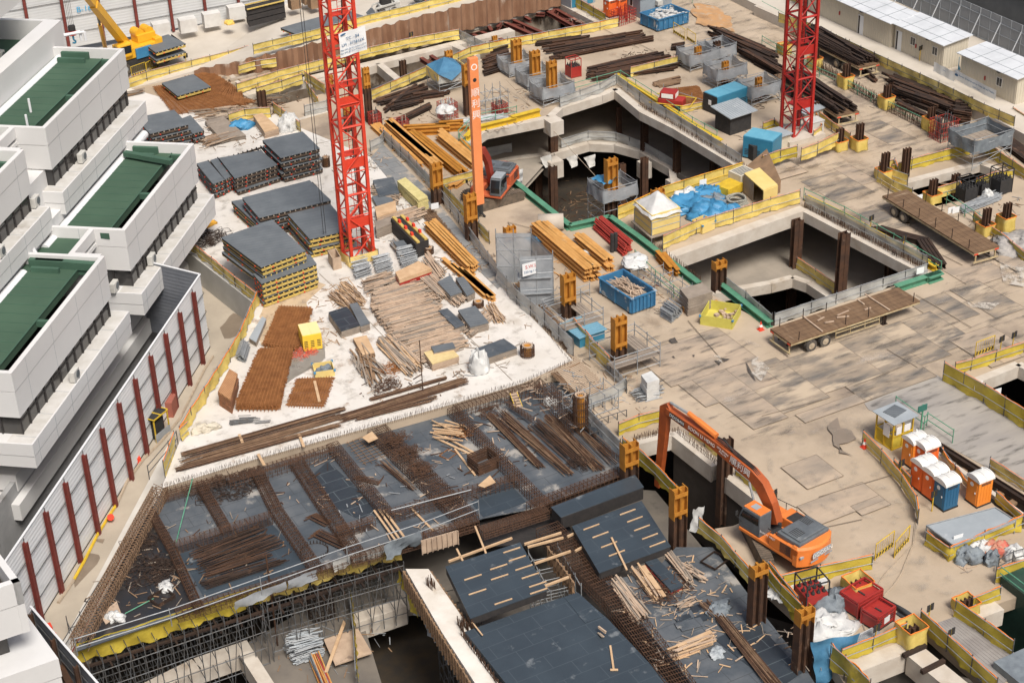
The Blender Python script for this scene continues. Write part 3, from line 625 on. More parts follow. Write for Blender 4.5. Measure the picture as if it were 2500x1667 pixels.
cage([(1112,995),(1325,930)],1.1,.8,'rebar cage along the far edge with a yellow ladder leaning on it',nl=8)
cage([(395,1205),(545,1162)],.8,.5,'low rebar cage at the left end of the slab edge',nl=6)
cage([(1260,1163),(1100,1207),(946,1252)],.9,.65,'narrow rebar cage crossing behind the white pole',nl=6)
cage([(912,1264),(823,1291)],.7,.6,'short rebar cage between two wide cages left of the leaning planks',nl=6)
cage([(660,1254),(428,1326)],.8,.6,'rebar cage in front of the blotchy plywood at left',nl=6)
cage([(1518,1148),(1295,1234)],1.2,.8,'double rebar cage behind the long dark table form',nl=9)
cage([(855,1358),(1038,1304),(1165,1266)],.8,.7,'rebar cage under the grey sheet on the guard rail',nl=7)
cage([(430,1492),(640,1430),(845,1366)],.9,.6,'rebar cage along the edge above the yellow sheet',nl=7,z1=-.5)
cage([(1325,938),(1420,1040)],1.6,1.1,'tall dense rebar cage leading to the ringed column',nl=9,z1=.15)
cage([(1104,994),(1262,1158),(1335,1232)],.9,.7,'long rebar cage right of the pile of bent links',nl=7)
cage([(920,1044),(1145,1264)],1.7,.6,'widest rebar cage with tangled wire bars lying on it',nl=10)
cage([(812,1080),(948,1250)],.9,.8,'deep rebar cage left of the bent bar bundle',nl=7)
cage([(722,1118),(800,1237),(878,1356)],1.1,.65,'straight rebar cage with a blue clip, right of the folded bars',nl=8)
cage([(628,1146),(673,1237),(772,1382)],.9,.65,'rebar cage running out under the yellow sheet at the rusty pole',nl=7)
cage([(488,1176),(552,1284)],.7,.6,'short dark rebar cage beside the heap of square links',nl=6)
cage([(369,1245),(420,1335),(487,1482)],.6,.5,'thin dark rebar cage dividing the west corner',nl=6)
cage([(1336,1282),(1504,1454),(1680,1690)],1.9,.9,'broad rebar cage between the two dark plywood decks',z1=0,nl=11)
cage([(1175,1292),(1335,1240)],.9,.6,'rebar cage behind the open timber braces',nl=8)
cage([(1240,980),(1300,1020)],.3,.3,'short folded links by the yellow ladder',nl=4)
q=MB(); a,b=P(392,1198,-.35),P(190,1572,-.35); d=(b-a); L=d.length; d.normalize(); x=Vector((d.y,-d.x,0))
for i in range(int(L/.3)):
    c=a+d*(i*.3); e=x*.55
    for s in (1,-1):
        q.bar(c-e-Z*.5,c+d*.3*s-e+Z*.35,.035,.035); q.bar(c-e+Z*.35,c+d*.3*s+Z*.35,.035,.035); q.bar(c+Z*.35,c+d*.3*s+e+Z*.35,.035,.035); q.bar(c+e+Z*.35,c+d*.3*s+e-Z*.6,.035,.035)
for s in (-1,-.3,.4,1):
    for zz in (-.5,-.1,.35): q.tube(a+x*.55*s+Z*zz,b+x*.55*s+Z*zz,.025,4)
tag(obj('rebar_cage',q,REBARL),'pale woven rebar lattice running down the edge beside the hoarding path','reinforcement cage')
def starters(pts,n,h,label,z=0.0,m=REBAR,rows=2,gap=.25,lean=.08,r=.018):
    q=MB(); l=PP(pts,z)
    for a,b in zip(l[:-1],l[1:]):
        d=(b-a); x=Vector((d.y,-d.x,0)).normalized(); k=max(1,int(n*d.length/sum((u-v).length for u,v in zip(l[:-1],l[1:]))))
        for i in range(k):
            for r_ in range(rows):
                c=lerp(a,b,(i+.5)/k)+x*gap*(r_-.5*(rows-1)); q.bar(c-Z*.1,c+Vector((ru(-lean,lean),ru(-lean,lean),h*ru(.8,1.1))),r*1.6,r*1.6)
    o=obj('starter_bars',q,m); o['kind']='stuff'; return o
starters([(395,1192),(620,1122),(1100,988),(1275,936),(1395,885)],230,.32,'',rows=2,gap=.22,r=.011)
starters([(1250,700),(1395,882)],90,.25,'',rows=2,gap=.3,r=.011)
starters([(1966,506),(2262,664)],120,.55,'',rows=2)
starters([(1560,258),(1820,410)],90,.4,'')
starters([(1590,606),(1712,700)],60,.9,'',rows=1)
starters([(1648,1050),(1750,1132)],30,.35,'',rows=2); starters([(1548,1075),(1640,1052)],24,.4,'')
starters([(1465,1092),(1560,1160)],30,.5,'',rows=1)
starters([(1990,165),(2070,215),(2170,270),(2270,320)],200,1.0,'',rows=2,gap=.5)
def rmat(quad,label,z=.1,sp=.22,layers=1,m=MATS,kind=None,jit=.06,bump_=.0,r=.02,name='rebar_mat',group='rebar mats laid out on the white slab',ext=.25):
    q=MB(); a,b,c,d=PP(quad,z)
    for l in range(layers):
        o=Vector((ru(-jit,jit)*.6,ru(-jit,jit)*.6,l*.07))
        nu=max(2,int((b-a).length/sp)); nv=max(2,int((d-a).length/sp)); eu=(b-a).normalized()*ext; ev=(d-a).normalized()*ext
        for i in range(nu+1):
            t=i/nu; q.bar(lerp(a,b,t)+o-ev*ru(.5,1.3),lerp(d,c,t)+o+ev*ru(.5,1.3),r*2,r*2)
        for i in range(nv+1):
            t=i/nv; q.bar(lerp(a,d,t)+o+Z*.03-eu*ru(.5,1.3),lerp(b,c,t)+o+Z*.03+eu*ru(.5,1.3),r*2,r*2)
    o=obj(name,q,m); tag(o,label,'rebar mat',group); return o
rmat([(688,757),(757,760),(722,858),(650,845)],'dense rusty mesh mats stacked behind the yellow compressor',layers=6)
rmat([(640,868),(708,868),(676,1000),(584,1000)],'tallest stack of rusty mesh mats beside the timber bundle',layers=10,sp=.2)
rmat([(730,927),(809,924),(785,993),(706,990)],'single rusty mesh mat with a pale plank on it',layers=2,sp=.2)
rmat([(1335,900),(1395,870),(1490,960),(1435,990)],'fixed rusty mesh over the slab strip in front of the yellow sheet',z=-.1,sp=.2,layers=2,m=REBARL,group='fixed mesh between slab and bay')
rmat([(1250,700),(1275,690),(1400,830),(1385,850)],'fixed rusty mesh strip under the torn grey net',z=.08,sp=.25,layers=2,m=REBARL,group='fixed mesh between slab and bay')
rmat([(1032,520),(1050,512),(1130,610),(1110,625)],'narrow rusty mesh strip right of the black beam forms',z=.12,sp=.18,layers=2,m=REBARL,group='fixed mesh between slab and bay')
rmat([(845,1075),(905,1050),(960,1105),(890,1130)],'thin mesh laid over the blotchy plywood',z=FZ+.1,sp=.35,m=REBARL,group='fixed mesh between slab and bay',r=.014)
rmat([(455,190),(510,178),(585,225),(600,262),(500,275),(455,240)][:4],'reddish rebar mat around the dark square table top',z=.15,sp=.2,layers=3,group='fixed mesh between slab and bay')
rmat([(380,215),(440,205),(620,250),(430,280)],'brown rebar mat near the tilted concrete slab edge',z=.12,sp=.2,layers=3,group='fixed mesh between slab and bay')
rmat([(1632,220),(1700,212),(1720,250),(1660,275)],'flat rebar mat beside the red machine',z=.1,sp=.22,layers=2,group='fixed mesh between slab and bay')
def strew(name,quad,n,label,cat,m,z=.08,sec=(.06,.06),lenf=(.8,1),jit=.03,lay=2,tube=False,lift=None,group=None,kind=None,curve=0):
    "members lie along quad edge 0-1 and are spread from 0 to 3"
    q=MB(); a,b,c,d=PP(quad,z); ms=m if isinstance(m,(list,tuple)) else [m]
    for i in range(n):
        t=rnd(); L=ru(*lenf); s=ru(0,1-L) if L<1 else 0
        p0=lerp(lerp(a,d,t),lerp(b,c,t),s); p1=lerp(lerp(a,d,t),lerp(b,c,t),s+L)
        hh=rnd()**1.5*lay*sec[1]; side=(d-a).normalized(); k=(p1-p0).length*jit
        p0=p0+side*ru(-k,k)+Z*(hh+sec[1]/2+ru(0,.05)); p1=p1+side*ru(-k,k)+Z*(hh+sec[1]/2+ru(0,.05))
        kk=i%len(ms)
        if tube: q.tube(p0,p1,sec[0]/2,5,kk)
        else: q.bar(p0,p1,sec[0]*ru(.7,1.2),sec[1],kk)
    o=obj(name,q,ms); 
    if kind: o['kind']=kind
    tag(o,label,cat,group); return o
RB='bundles of reinforcing bars lying across the site'
def bundle(quad,n,label,m=(REBAR,REBARL,REBAR),z=.1,**k):
    return strew('rebar_bundle',quad,n,label,'rebar bundle',list(m),z=z,sec=(.05,.05),tube=True,group=RB,lay=k.pop('lay',3),**k)
bundle([(440,1108),(842,995),(846,1003),(444,1118)],40,'upper left rebar bundle across the white slab',lenf=(.9,1),jit=.004)
bundle([(432,1125),(835,1010),(840,1022),(445,1140)],50,'middle left rebar bundle with two spacer sticks under it',lenf=(.7,1),jit=.004)
bundle([(425,1145),(830,1035),(835,1042),(430,1155)],36,'lower left rebar bundle nearest the slab edge',lenf=(.8,1),jit=.004)
bundle([(820,1020),(1140,922),(1148,935),(830,1035)],80,'thick rebar bundle overlapping the others in the middle of the slab edge',lenf=(.6,1),jit=.012)
bundle([(900,975),(1090,920),(1094,928),(905,982)],24,'slim rebar bundle beside the pale plank heap',lenf=(.9,1),jit=.004)
bundle([(860,1020),(1068,965),(1072,978),(865,1032)],40,'rebar bundle with bristling ends near the slab edge',lenf=(.5,1),jit=.02)
bundle([(560,1030),(620,1025),(618,1032),(560,1040)],24,'small dark bundle of short bars on the white slab',m=(DTUBE,),lenf=(.8,1),jit=.02)
bundle([(560,1020),(622,1018),(680,1030),(610,1037)],10,'few dark loose bars pointing right on the white slab',m=(DTUBE,),lenf=(.4,1),jit=.02)
z=FZ+.06
bundle([(1182,1015),(1312,1150),(1330,1145),(1200,1010)],34,'long rebar bundle at the left of the bar store on the plywood',z=z,lenf=(.8,1),jit=.02)
bundle([(1205,1010),(1385,1165),(1405,1160),(1235,1005)],40,'second long rebar bundle in the bar store on the plywood',z=z,lenf=(.6,1),jit=.03)
bundle([(1315,1020),(1450,1155),(1475,1148),(1345,1010)],50,'fan shaped rebar bundle with bent heads in the bar store',z=z,lenf=(.7,1),jit=.05)
bundle([(1290,1035),(1420,1150),(1440,1140),(1310,1028)],30,'dark rebar bundle between the two fans of bars',z=z,lenf=(.6,1),jit=.05,m=(DRUST,REBAR))
bundle([(1360,1010),(1500,1140),(1520,1130),(1380,1000)],26,'thin rebar bundle beside the grey net on the plywood',z=z,lenf=(.4,1),jit=.05)
bundle([(455,1355),(640,1280),(700,1330),(500,1400)],70,'wide spread of long dark rebars in the lower left formwork bay',z=z,lenf=(.6,1),jit=.03,m=(DRUST,REBAR),lay=4)
bundle([(475,1395),(640,1340),(700,1370),(500,1430)],40,'dark rebars piled by the folded bars at lower left',z=z,lenf=(.5,1),jit=.03,m=(DRUST,REBAR),lay=4)
bundle([(485,1425),(640,1385),(720,1365),(500,1440)],26,'low dark rebars nearest the yellow edge sheet',z=z,lenf=(.7,1),jit=.03,m=(DRUST,))
bundle([(915,1130),(1005,1200),(1025,1195),(935,1118)],12,'few loose bars lying on the blotchy plywood',z=z,lenf=(.6,1),jit=.06)
bundle([(1742,1505),(1890,1700),(1935,1700),(1765,1498)],60,'long rusty bundle of bars on the right hand plywood',z=-.2,lenf=(.6,1),jit=.01)
bundle([(1705,1475),(1745,1512),(1765,1500),(1730,1462)],20,'short bristling bars at the head of the right hand bundle',z=-.1,lenf=(.8,1),jit=.1)
def tangle(c,z,rad,n,label,m=REBAR,h=.4,size=.5,name='bent_bar_heap',cat='bent bars',group='heaps of bent bars and links',r=.02,seed=1):
    q=MB(); p0=P(*c,z)
    for i in range(n):
        a=ru(0,6.3); rr=rad*math.sqrt(rnd()); p=p0+Vector((math.cos(a)*rr,math.sin(a)*rr*.8,ru(0,h)*(1-rr/rad*.6))); t=ru(0,3.14)
        u=Vector((math.cos(t),math.sin(t),ru(-.2,.2)))*size*ru(.5,1); v=Vector((-math.sin(t),math.cos(t),ru(-.3,.3)))*size*ru(.3,.8)
        l=[p,p+u,p+u+v,p+v][:random.choice((2,3,4,4))]
        q.path(l,r,4)
    o=obj(name,q,m); tag(o,label,cat,group); return o
tangle((970,1075),-.05,.9,90,'upper tangle of wire bars on the widest cage'); tangle((1000,1110),-.05,1.0,110,'middle tangle of wire bars on the widest cage'); tangle((1030,1150),-.05,.9,90,'lower tangle of wire bars on the widest cage')
tangle((555,1185),FZ,2.6,260,'large heap of square links in the dark corner bay',m=DRUST,size=1.0,h=.5)
tangle((360,1400),FZ,2.0,150,'heap of links in the dark west triangle of plywood',m=DRUST,size=.8); tangle((405,1395),FZ,1.1,70,'small heap of links beside the thin dark cage',m=DRUST,size=.7); tangle((350,1330),FZ,1.3,80,'stack of dark square links at the top of the west triangle',m=DRUST,size=.8)
tangle((945,945),.1,1.0,70,'bundle of bent hooks at the end of the slab edge bars',size=.6); tangle((955,905),.1,.8,60,'rusty wire heap beside the grey scrap timber',m=MATS,size=.6); tangle((1130,1060),FZ,.8,40,'rusty wire heap under the crossed sticks',m=MATS,size=.7)
tangle((1200,1010),FZ,.9,60,'knot of bent bar heads at the top of the bar store',size=.5); tangle((495,590),.06,2.2,240,'brown tangle of wire and rags at the corner of the slab',m=DRUST,size=.8,h=.6)
tangle((1420,1135),FZ,1.0,60,'snarl of wire among the bars on the plywood',m=DRUST,size=.6)
tangle((1640,1440),-.25,1.6,100,'loose bent bars under the leaning dark sheets',size=1.1,h=.4)
def linkstack(c,z,s,n,label,hgt=.04,rz=0,m=DRUST):
    q=MB(); p=P(*c,z)
    for i in range(n):
        o=p+Vector((ru(-.03,.03),ru(-.03,.03),i*hgt)); h=s/2; e=s*.42
        l=[o+Vector((math.cos(rz)*x-math.sin(rz)*y,math.sin(rz)*x+math.cos(rz)*y,0)) for x,y in ((-h,-e),(h,-e),(h,e),(-h,e),(-h,-e))]
        for a_,b_ in zip(l[:-1],l[1:]): q.bar(a_,b_,.03,.03)
    o=obj('link_stack',q,m); tag(o,label,'stirrup stack','stacks of rectangular steel links'); return o
linkstack((1180,1140),FZ,1.7,26,'square stack of nested steel links near the pale board',rz=.1,m=REBAR)
linkstack((1095,1110),FZ,1.0,3,'flat rectangular links left of the nested stack',rz=.4,m=MATS)
linkstack((1745,1370),-.2,1.4,5,'flat square link frame at the edge of the right plywood',rz=.3)
linkstack((395,1462),FZ,1.3,8,'small dark link box with a pale rag in it',rz=.3)
def hooks(c,z,n,label,rz,L=1.6,m=REBAR):
    q=MB(); p=P(*c,z); d=Vector((math.cos(rz),math.sin(rz),0)); x=Vector((-d.y,d.x,0))
    for i in range(n):
        o=p+x*(i*.055)+Z*ru(.05,.25); q.path([o-d*.0+x*-.5+Z*.1,o,o+d*L*ru(.9,1)],.028,4)
    tag(obj('hooked_bars',q,m),label,'hooked bars','bunches of hooked bars')
hooks((755,1268),FZ,14,'upper bunch of hooked bars resting on a stick',-1.2); hooks((765,1312),FZ,16,'lower bunch of hooked bars resting on a stick',-1.15,2.6); hooks((930,1178),FZ,9,'bunch of bent bars on two sticks on the blotchy plywood',2.2,2.0)
def tableform(pts,z,label,th=.5,m=PLYC,battens=()):
    t=thing('table_form',label,'table form',tuple(P(pts[0][0],pts[0][1],z-th)),0,'dark plywood table forms waiting for reinforcement')
    q=MB(); l=PP(pts,z); q.prism(l,z-.05,z); obj('deck',q,m,t)
    q=MB(); c=sum(l,Vector())/len(l)
    for a,b in zip(l,l[1:]+l[:1]):
        a2=lerp(a,c,.03); b2=lerp(b,c,.03); q.bar(a2-Z*(th/2+.05),b2-Z*(th/2+.05),.12,th)
    obj('side_board',q,BLACKS,t)
    if len(l)==4:
        for (u,v) in battens:
            p=lerp(lerp(l[0],l[1],u),lerp(l[3],l[2],u),v); d=(l[1]-l[0]).normalized()*.7; q=MB(); q.bar(p-d*.85+Z*.035,p+d*.85+Z*.035,.07,.06); obj('batten',q,WOOD2,t)
    return t
tableform([(1345,1237),(1550,1158),(1572,1188),(1369,1262)],.35,'long dark table form with a green tape roll on it',th=.9)
tableform([(1396,1284),(1566,1222),(1638,1333),(1463,1398)],.5,'dark table form carrying two columns of short battens beside the near columns',battens=[(.22,.15),(.27,.35),(.3,.58),(.33,.78),(.75,.12),(.78,.3),(.8,.5),(.83,.7),(.86,.88)])
tableform([(1087,1382),(1270,1323),(1336,1440),(1148,1509)],.5,'dark table form with battens right of the white concrete beam',battens=[(.25,.35),(.55,.5),(.22,.62),(.6,.32),(.85,.1),(.86,.28),(.88,.48),(.9,.66),(.93,.85),(.45,.93),(.9,.97)])
floor('formwork_floor',[(1135,1541),(1306,1480),(1410,1445),(1486,1512),(1644,1680),(1720,1780),(1340,1800)],-.05,PLYC,.5,'large dark plywood deck at the bottom centre with seams and scratches')
floor('formwork_floor',[(1478,1418),(1600,1392),(1650,1335),(1740,1335),(1850,1480),(1960,1620),(2060,1780),(1810,1800),(1700,1680)],-.3,PLYD,.5,'sawdust covered plywood deck along the near columns')
sheetp([(1745,1560),(1840,1510),(1960,1640),(1900,1680)],-.26,PLY,'darker plywood strip beside the last near columns')
sheetp([(1378,1457),(1412,1446),(1474,1503),(1428,1520)],-.02,PLYC,'single loose plywood sheet at the corner of the large dark deck')
floor('formwork_floor',[(1165,1275),(1300,1235),(1390,1285),(1400,1300),(1340,1330),(1180,1330)],-1.6,BLACKS,.1,'dark open joists between the cages and the table forms')
JG='timber joists laid across open formwork'
def timber(a,b,z,label,w=.12,h=.14,m=WOOD2,z2=None,name='timber_joist',group=JG,cat='timber'):
    q=MB(); q.bar(P(*a,z),P(*b,z if z2 is None else z2),w,h); return tag(obj(name,q,m),label,cat,group)
for i,(a,b,l) in enumerate([((1288,1335),(1375,1312),'uppermost joist left of the broad cage'),((1305,1375),(1393,1345),'second joist left of the broad cage'),((1330,1430),(1388,1408),'third joist left of the broad cage'),((1280,1328),(1370,1300),'joist tucked under the edge of the left table form'),((1385,1310),(1405,1300),'stub joist between the two table forms'),((1404,1345),(1422,1335),'stub joist at the lower left of the battened table form'),((1095,1370),(1250,1313),'long pale joist behind the left table form'),((1160,1285),(1190,1360),'short joist sloping beside the white beam'),((1130,1370),(1115,1340),'joist end at the head of the white beam')]):
    timber(a,b,.1,'pale timber joist: '+l,m=WOOD2)
timber((1147,1511),(1178,1550),.15,'pale stick across the corner of the large dark deck',.08,.05)
timber((1493,1312),(1530,1390),.62,'single long stick lying on the battened table form',.12,.08)
timber((1490,1575),(1498,1632),.02,'lone upright pale stick on the large dark deck',.12,.05,group=None); timber((1490,1634),(1509,1634),.02,'short cross stick below the lone stick on the dark deck',.14,.05,group=None)
timber((913,1245),(968,1322),FZ+.3,'left of three long planks leaning over the guard rail',.14,.06); timber((925,1243),(980,1322),FZ+.35,'middle of three long planks leaning over the guard rail',.14,.06); timber((937,1244),(994,1320),FZ+.4,'right of three long planks leaning over the guard rail',.16,.06); timber((1006,1242),(1058,1295),FZ+.1,'plank lying apart at the right of the three leaning planks',.14,.06)
timber((1062,1068),(1152,1110),FZ+.1,'long pale plank near the crossed sticks',.16,.06); timber((1085,1065),(1158,1105),FZ+.12,'second long pale plank near the crossed sticks',.16,.06); timber((1110,1095),(1160,1160),FZ+.08,'third pale plank pointing at the link stack',.14,.06)
strew('stick_heap',[(1050,1030),(1140,1050),(1135,1075),(1050,1062)],16,'heap of crossed pale sticks on the blotchy plywood','timber heap',WOOD2,z=FZ+.05,sec=(.09,.07),lenf=(.4,.9),jit=.35,lay=5)
q=MB(); q.prism(PP([(1167,1185),(1196,1160),(1210,1177),(1182,1190)],0),-.02,.02); tag(obj('plywood_board',q,WOOD2),'square pale plywood board lying on the cage crossing','board')
q=MB(); q.prism(PP([(884,1068),(908,1053),(923,1070),(900,1080)],0),-.02,.02); tag(obj('plywood_board',q,WOOD2),'small pale board with a grey patch on the widest cage','board')
q=MB(); q.prism(PP([(244,1500),(285,1467),(297,1500),(258,1523)],FZ+.1),FZ+.08,FZ+.12); tag(obj('plywood_board',q,WOOD),'tan plywood board in the west triangle by the yellow sheet','board')
t=thing('ladder','short yellow ladder standing against the far rebar cage','ladder',tuple(P(1262,990,FZ)))
a,b,c,e=P(1245,960,0),P(1258,995,FZ),P(1262,957,0),P(1275,992,FZ); q=MB(); q.bar(a,b,.06,.06); q.bar(c,e,.06,.06); obj('stile',q,YSTEEL,t)
for k in range(5):
    q=MB(); q.bar(lerp(a,b,.1+.2*k),lerp(c,e,.1+.2*k),.25,.05); obj('rung',q,WOOD,t)
q=MB(); l=PP([(990,1388),(1046,1388),(1150,1536),(1128,1546),(1230,1685),(1172,1685),(1078,1541)],-.35); q.prism(l,-2.0,-.35); tag(obj('concrete_beam',q,mat('new_white_concrete',(.70,.66,.60),(.58,.53,.46),scale=.7,rough=.95,c3=(.45,.38,.3),s3=.5,th3=.6)),'wide white freshly cast beam running down the bottom centre','beam')
starters([(1128,1520),(1145,1545)],20,.7,'',z=-.35,rows=3,gap=.3); starters([(1045,1425),(1060,1440)],10,.7,'',z=-.35,rows=2); starters([(1125,1548),(1225,1685)],60,.5,'',z=-.35,rows=1)
def boards(pts,z,h,label,n=14,m=WOOD3):
    "row of vertical shutter boards"
    q=MB(); l=PP(pts,z)
    for a,b in zip(l[:-1],l[1:]):
        k=int((b-a).length/.45)
        for i in range(k): c=lerp(a,b,(i+.5)/k); q.bar(c-Z*h,c+Z*ru(-.1,.1),.16,.1,up=(b-a).normalized())
        q.bar(a-Z*.2,b-Z*.2,.08,.25); q.bar(a-Z*h*.7,b-Z*h*.7,.08,.2)
    tag(obj('beam_shutter',q,m),label,'formwork','timber shutters of the cast beams')
boards([(984,1390),(1075,1545),(1165,1690)],-.4,1.5,'row of brown shutter boards down the left side of the white beam')
boards([(1050,1390),(1152,1536)],-.4,1.2,'shutter boards on the right side of the white beam')
boards([(1335,1330),(1402,1420)],-.1,1.4,'pale shutter boards left of the broad cage'); boards([(1398,1290),(1455,1392)],-.1,1.2,'shutter boards between the broad cage and the battened form')
def panelwall(a,b,z,h,label,m=WOOD):
    q=MB(); A,B_=P(*a,z),P(*b,z); q.bar(A+Z*h/2,B_+Z*h/2,.04,h)
    for k in range(8): c=lerp(A,B_,k/7); q.bar(c+Vector((0,-.08,0)),c+Vector((0,-.08,h)),.09,.06,up=Vector((1,0,0)))
    tag(obj('shutter_panel',q,m),label,'formwork')
panelwall((1030,1352),(1118,1327),-.7,1.1,'standing plywood shutter with vertical ribs at the end of the grey sheet')
def scaffold(a,b,z0,z1,n,rows,depth,label,m=DTUBE,r=.035,brace=True,group='tube scaffolds',lift=1.6):
    q=MB(); A,B_=P(*a,z1),P(*b,z1); d=(B_-A); x=Vector((-d.y,d.x,0)).normalized()
    for j in range(rows):
        o=x*(depth*j/max(1,rows-1))
        for i in range(n):
            c=lerp(A,B_,i/(n-1))+o; q.tube(Vector((c.x,c.y,z0)),Vector((c.x,c.y,z1)),r,5)
            if rows>1 and j==0:
                zz=z0+lift
                while zz<z1: q.tube(Vector((c.x,c.y,zz)),Vector((c.x,c.y,zz))+x*depth,r*.8,5); zz+=lift
        zz=z0+lift*.6
        while zz<z1+.01:
            q.tube(Vector(((A+o).x,(A+o).y,zz)),Vector(((B_+o).x,(B_+o).y,zz)),r,5); zz+=lift
        if brace:
            for i in range(0,n-1,2):
                c=lerp(A,B_,i/(n-1))+o; e=lerp(A,B_,(i+1)/(n-1))+o; q.tube(Vector((c.x,c.y,z0+.4)),Vector((e.x,e.y,z1-.4)),r*.8,5)
    o=obj('scaffold',q,m); tag(o,label,'scaffold',group); return o
scaffold((215,1615),(640,1470),FL-2,-1.0,14,3,5,'dark tube scaffold under the yellow sheeted edge at lower left',lift=1.3)
scaffold((650,1465),(985,1370),FL,-1.0,12,3,4,'tube scaffold under the middle of the formwork edge',lift=1.3)
scaffold((1060,1440),(1170,1700),FL-3,-1.5,9,2,2,'tube scaffold left of the white concrete beam',lift=1.2)
scaffold((1290,1340),(1345,1440),FL,-.2,5,2,2,'tube props between the left table form and the broad cage',lift=1.2,m=GALV)
q=MB()
for i in range(16):
    c=lerp(P(215,1612,-1.2),P(985,1372,-1.2),i/15)-Z*1.1; q.bar(c+Vector((0,.1,0)),c+Vector((0,2.5,0)),.12,.16)
q.bar(P(205,1612,-1.2)-Z*1.0+Vector((0,.6,0)),P(990,1368,-1.2)-Z*1.0+Vector((0,.6,0)),.2,.14); tag(obj('edge_joists',q,DRUST),'row of timber joist ends sticking out under the yellow edge sheet','timber')
def resample(l,step):
    out=[]
    for a,b in zip(l[:-1],l[1:]):
        n=max(1,int((b-a).length/step))
        for i in range(n): out.append(lerp(a,b,i/n))
    out.append(l[-1]); return out
def netfence(pts,label,m=YEL,h=1.15,z=0.0,post=2.4,posts=True,rail=True,edge=ORE,wav=.07,postm=DTUBE,low=0.04,group='yellow netted barriers',ph=.15,sag=.0,railm=GALV,name='net_barrier'):
    l=PP(pts,z); t=thing(name,label,'barrier',tuple(l[0]),0,group)
    q=MB(); r=resample(l,.35); n=len(r); vs=[]; K=3; s0=ru(0,9)
    for i,p in enumerate(r):
        d=(r[min(i+1,n-1)]-r[max(i-1,0)]); x=Vector((d.y,-d.x,0)).normalized()
        for k in range(K+1):
            f=k/K; off=wav*(math.sin(i*.9+k*1.1+s0)+.7*math.sin(i*2.3+k*2.2+s0*2))*(.35+ (1-f))
            top=h-(sag*abs(math.sin(i*.35*math.pi/post)) if sag else 0)
            vs.append(p+x*off+Z*(low+(top-low)*f+(.03*math.sin(i*.6+s0) if k==0 else 0)))
    fs=[(i*(K+1)+k,(i+1)*(K+1)+k,(i+1)*(K+1)+k+1,i*(K+1)+k+1) for i in range(n-1) for k in range(K)]
    q.add(vs,fs); obj('netting',q,m,t,smooth=True)
    if edge:
        q=MB()
        for i in range(n-1): q.bar(vs[i*(K+1)+K],vs[(i+1)*(K+1)+K],.05,.05)
        obj('edge_ribbon',q,edge,t)
    if rail:
        for hh in (h+.03,h*.45):
            q=MB()
            for a,b in zip(l[:-1],l[1:]):
                x=Vector(((b-a).y,-(b-a).x,0)).normalized()*.09; q.tube(a+x+Z*hh,b+x+Z*hh,.028,5)
            obj('rail',q,railm,t)
    if posts:
        pm=None
        for a,b in zip(l[:-1],l[1:]):
            k=max(1,round((b-a).length/post))
            for i in range(k+(1 if b is l[-1] else 0)):
                c=lerp(a,b,i/k)
                if pm is None:
                    q=MB(); q.tube(c,c+Z*(h+ph),.035,5); o=obj('post',q,postm,t); pm=o.data; c0=c
                elif len([1 for ch in t.children if ch.name.startswith('post')])<90:
                    o=bpy.data.objects.new('post',pm); COL.objects.link(o); o.parent=t; o.location=c-c0
    return t
Y=netfence
Y([(300,222),(360,200),(470,172),(560,150),(640,128)],'yellow net barrier along the white yard in front of the mobile crane',z=.1)
Y([(620,134),(760,100),(905,60),(1000,38),(1141,2),(1200,-14)],'long yellow net barrier at the top of the sheet piles, crossing behind the crane mast',z=2.3,edge=None)
Y([(584,182),(620,171),(676,163)],'short yellow net hung on the sheet piles at left',z=.6,h=1.0,edge=ORE,posts=False)
Y([(580,230),(680,198),(780,172),(905,140),(1000,118),(1122,96)],'yellow net barrier along the walkway in front of the sheet piles',z=.1)
Y([(628,240),(690,222),(740,205)],'yellow net on the far side of the small excavation',edge=ORE)
Y([(745,200),(795,232)],'short yellow net beside the small excavation, left of the crane',posts=False); Y([(750,225),(778,262)],'sagging yellow net on the corner of the small excavation',posts=False,sag=.2)
Y([(560,305),(600,292),(662,288)],'orange yellow net at the edge of the white slab behind the wood stacks')
Y([(668,275),(735,325)],'yellow net running down beside the white bag near the small excavation',m=YEL)
Y([(908,245),(1000,205),(1090,165),(1150,138),(1240,118),(1300,108),(1420,85),(1510,66)],'long yellow net barrier between the strut pits and the steel store',sag=.12)
Y([(1366,0),(1420,25),(1478,58)],'yellow net barrier right of the strut pit',m=YELD,z=.05)
Y([(930,330),(1000,400),(1075,470)],'yellow net strip lying along the ochre beam store',m=YELD,h=.7)
Y([(1077,462),(1160,440),(1195,432)],'yellow net barrier behind the far excavator',edge=None,h=1.0)
Y([(1078,472),(1125,520),(1195,596)],'yellow net barrier leading down past the tall ochre column',edge=None)
Y([(1508,538),(1560,517),(1618,488),(1720,456),(1812,428)],'yellow net barrier on the far side of the bridge with blue tarpaulins',edge=ORE,h=1.3,railm=YSTEEL)
Y([(1618,610),(1700,572),(1790,545),(1880,517),(1952,497)],'yellow net barrier along the concrete bridge beam',h=1.3,z=.05)
Y([(1539,190),(1655,162)],'short yellow net barrier behind the rusty rebar mat')
Y([(1660,278),(1735,262)],'yellow net beside the blue generator roof',h=.8)
Y([(1900,55),(1992,86),(2100,138),(2200,185),(2290,226),(2400,280),(2475,312)],'very long yellow net barrier along the kerb wall below the cream cabins',z=1.0,h=1.1,edge=None,railm=DTUBE)
Y([(1925,0),(1992,28),(1992,34)],'yellow net at the top of the kerb wall behind the dark red mast',z=1.0,h=1.1,edge=None)
Y([(2145,430),(2182,420),(2190,440)],'yellow net beside the spiky stub column',m=YEL,h=1.3)
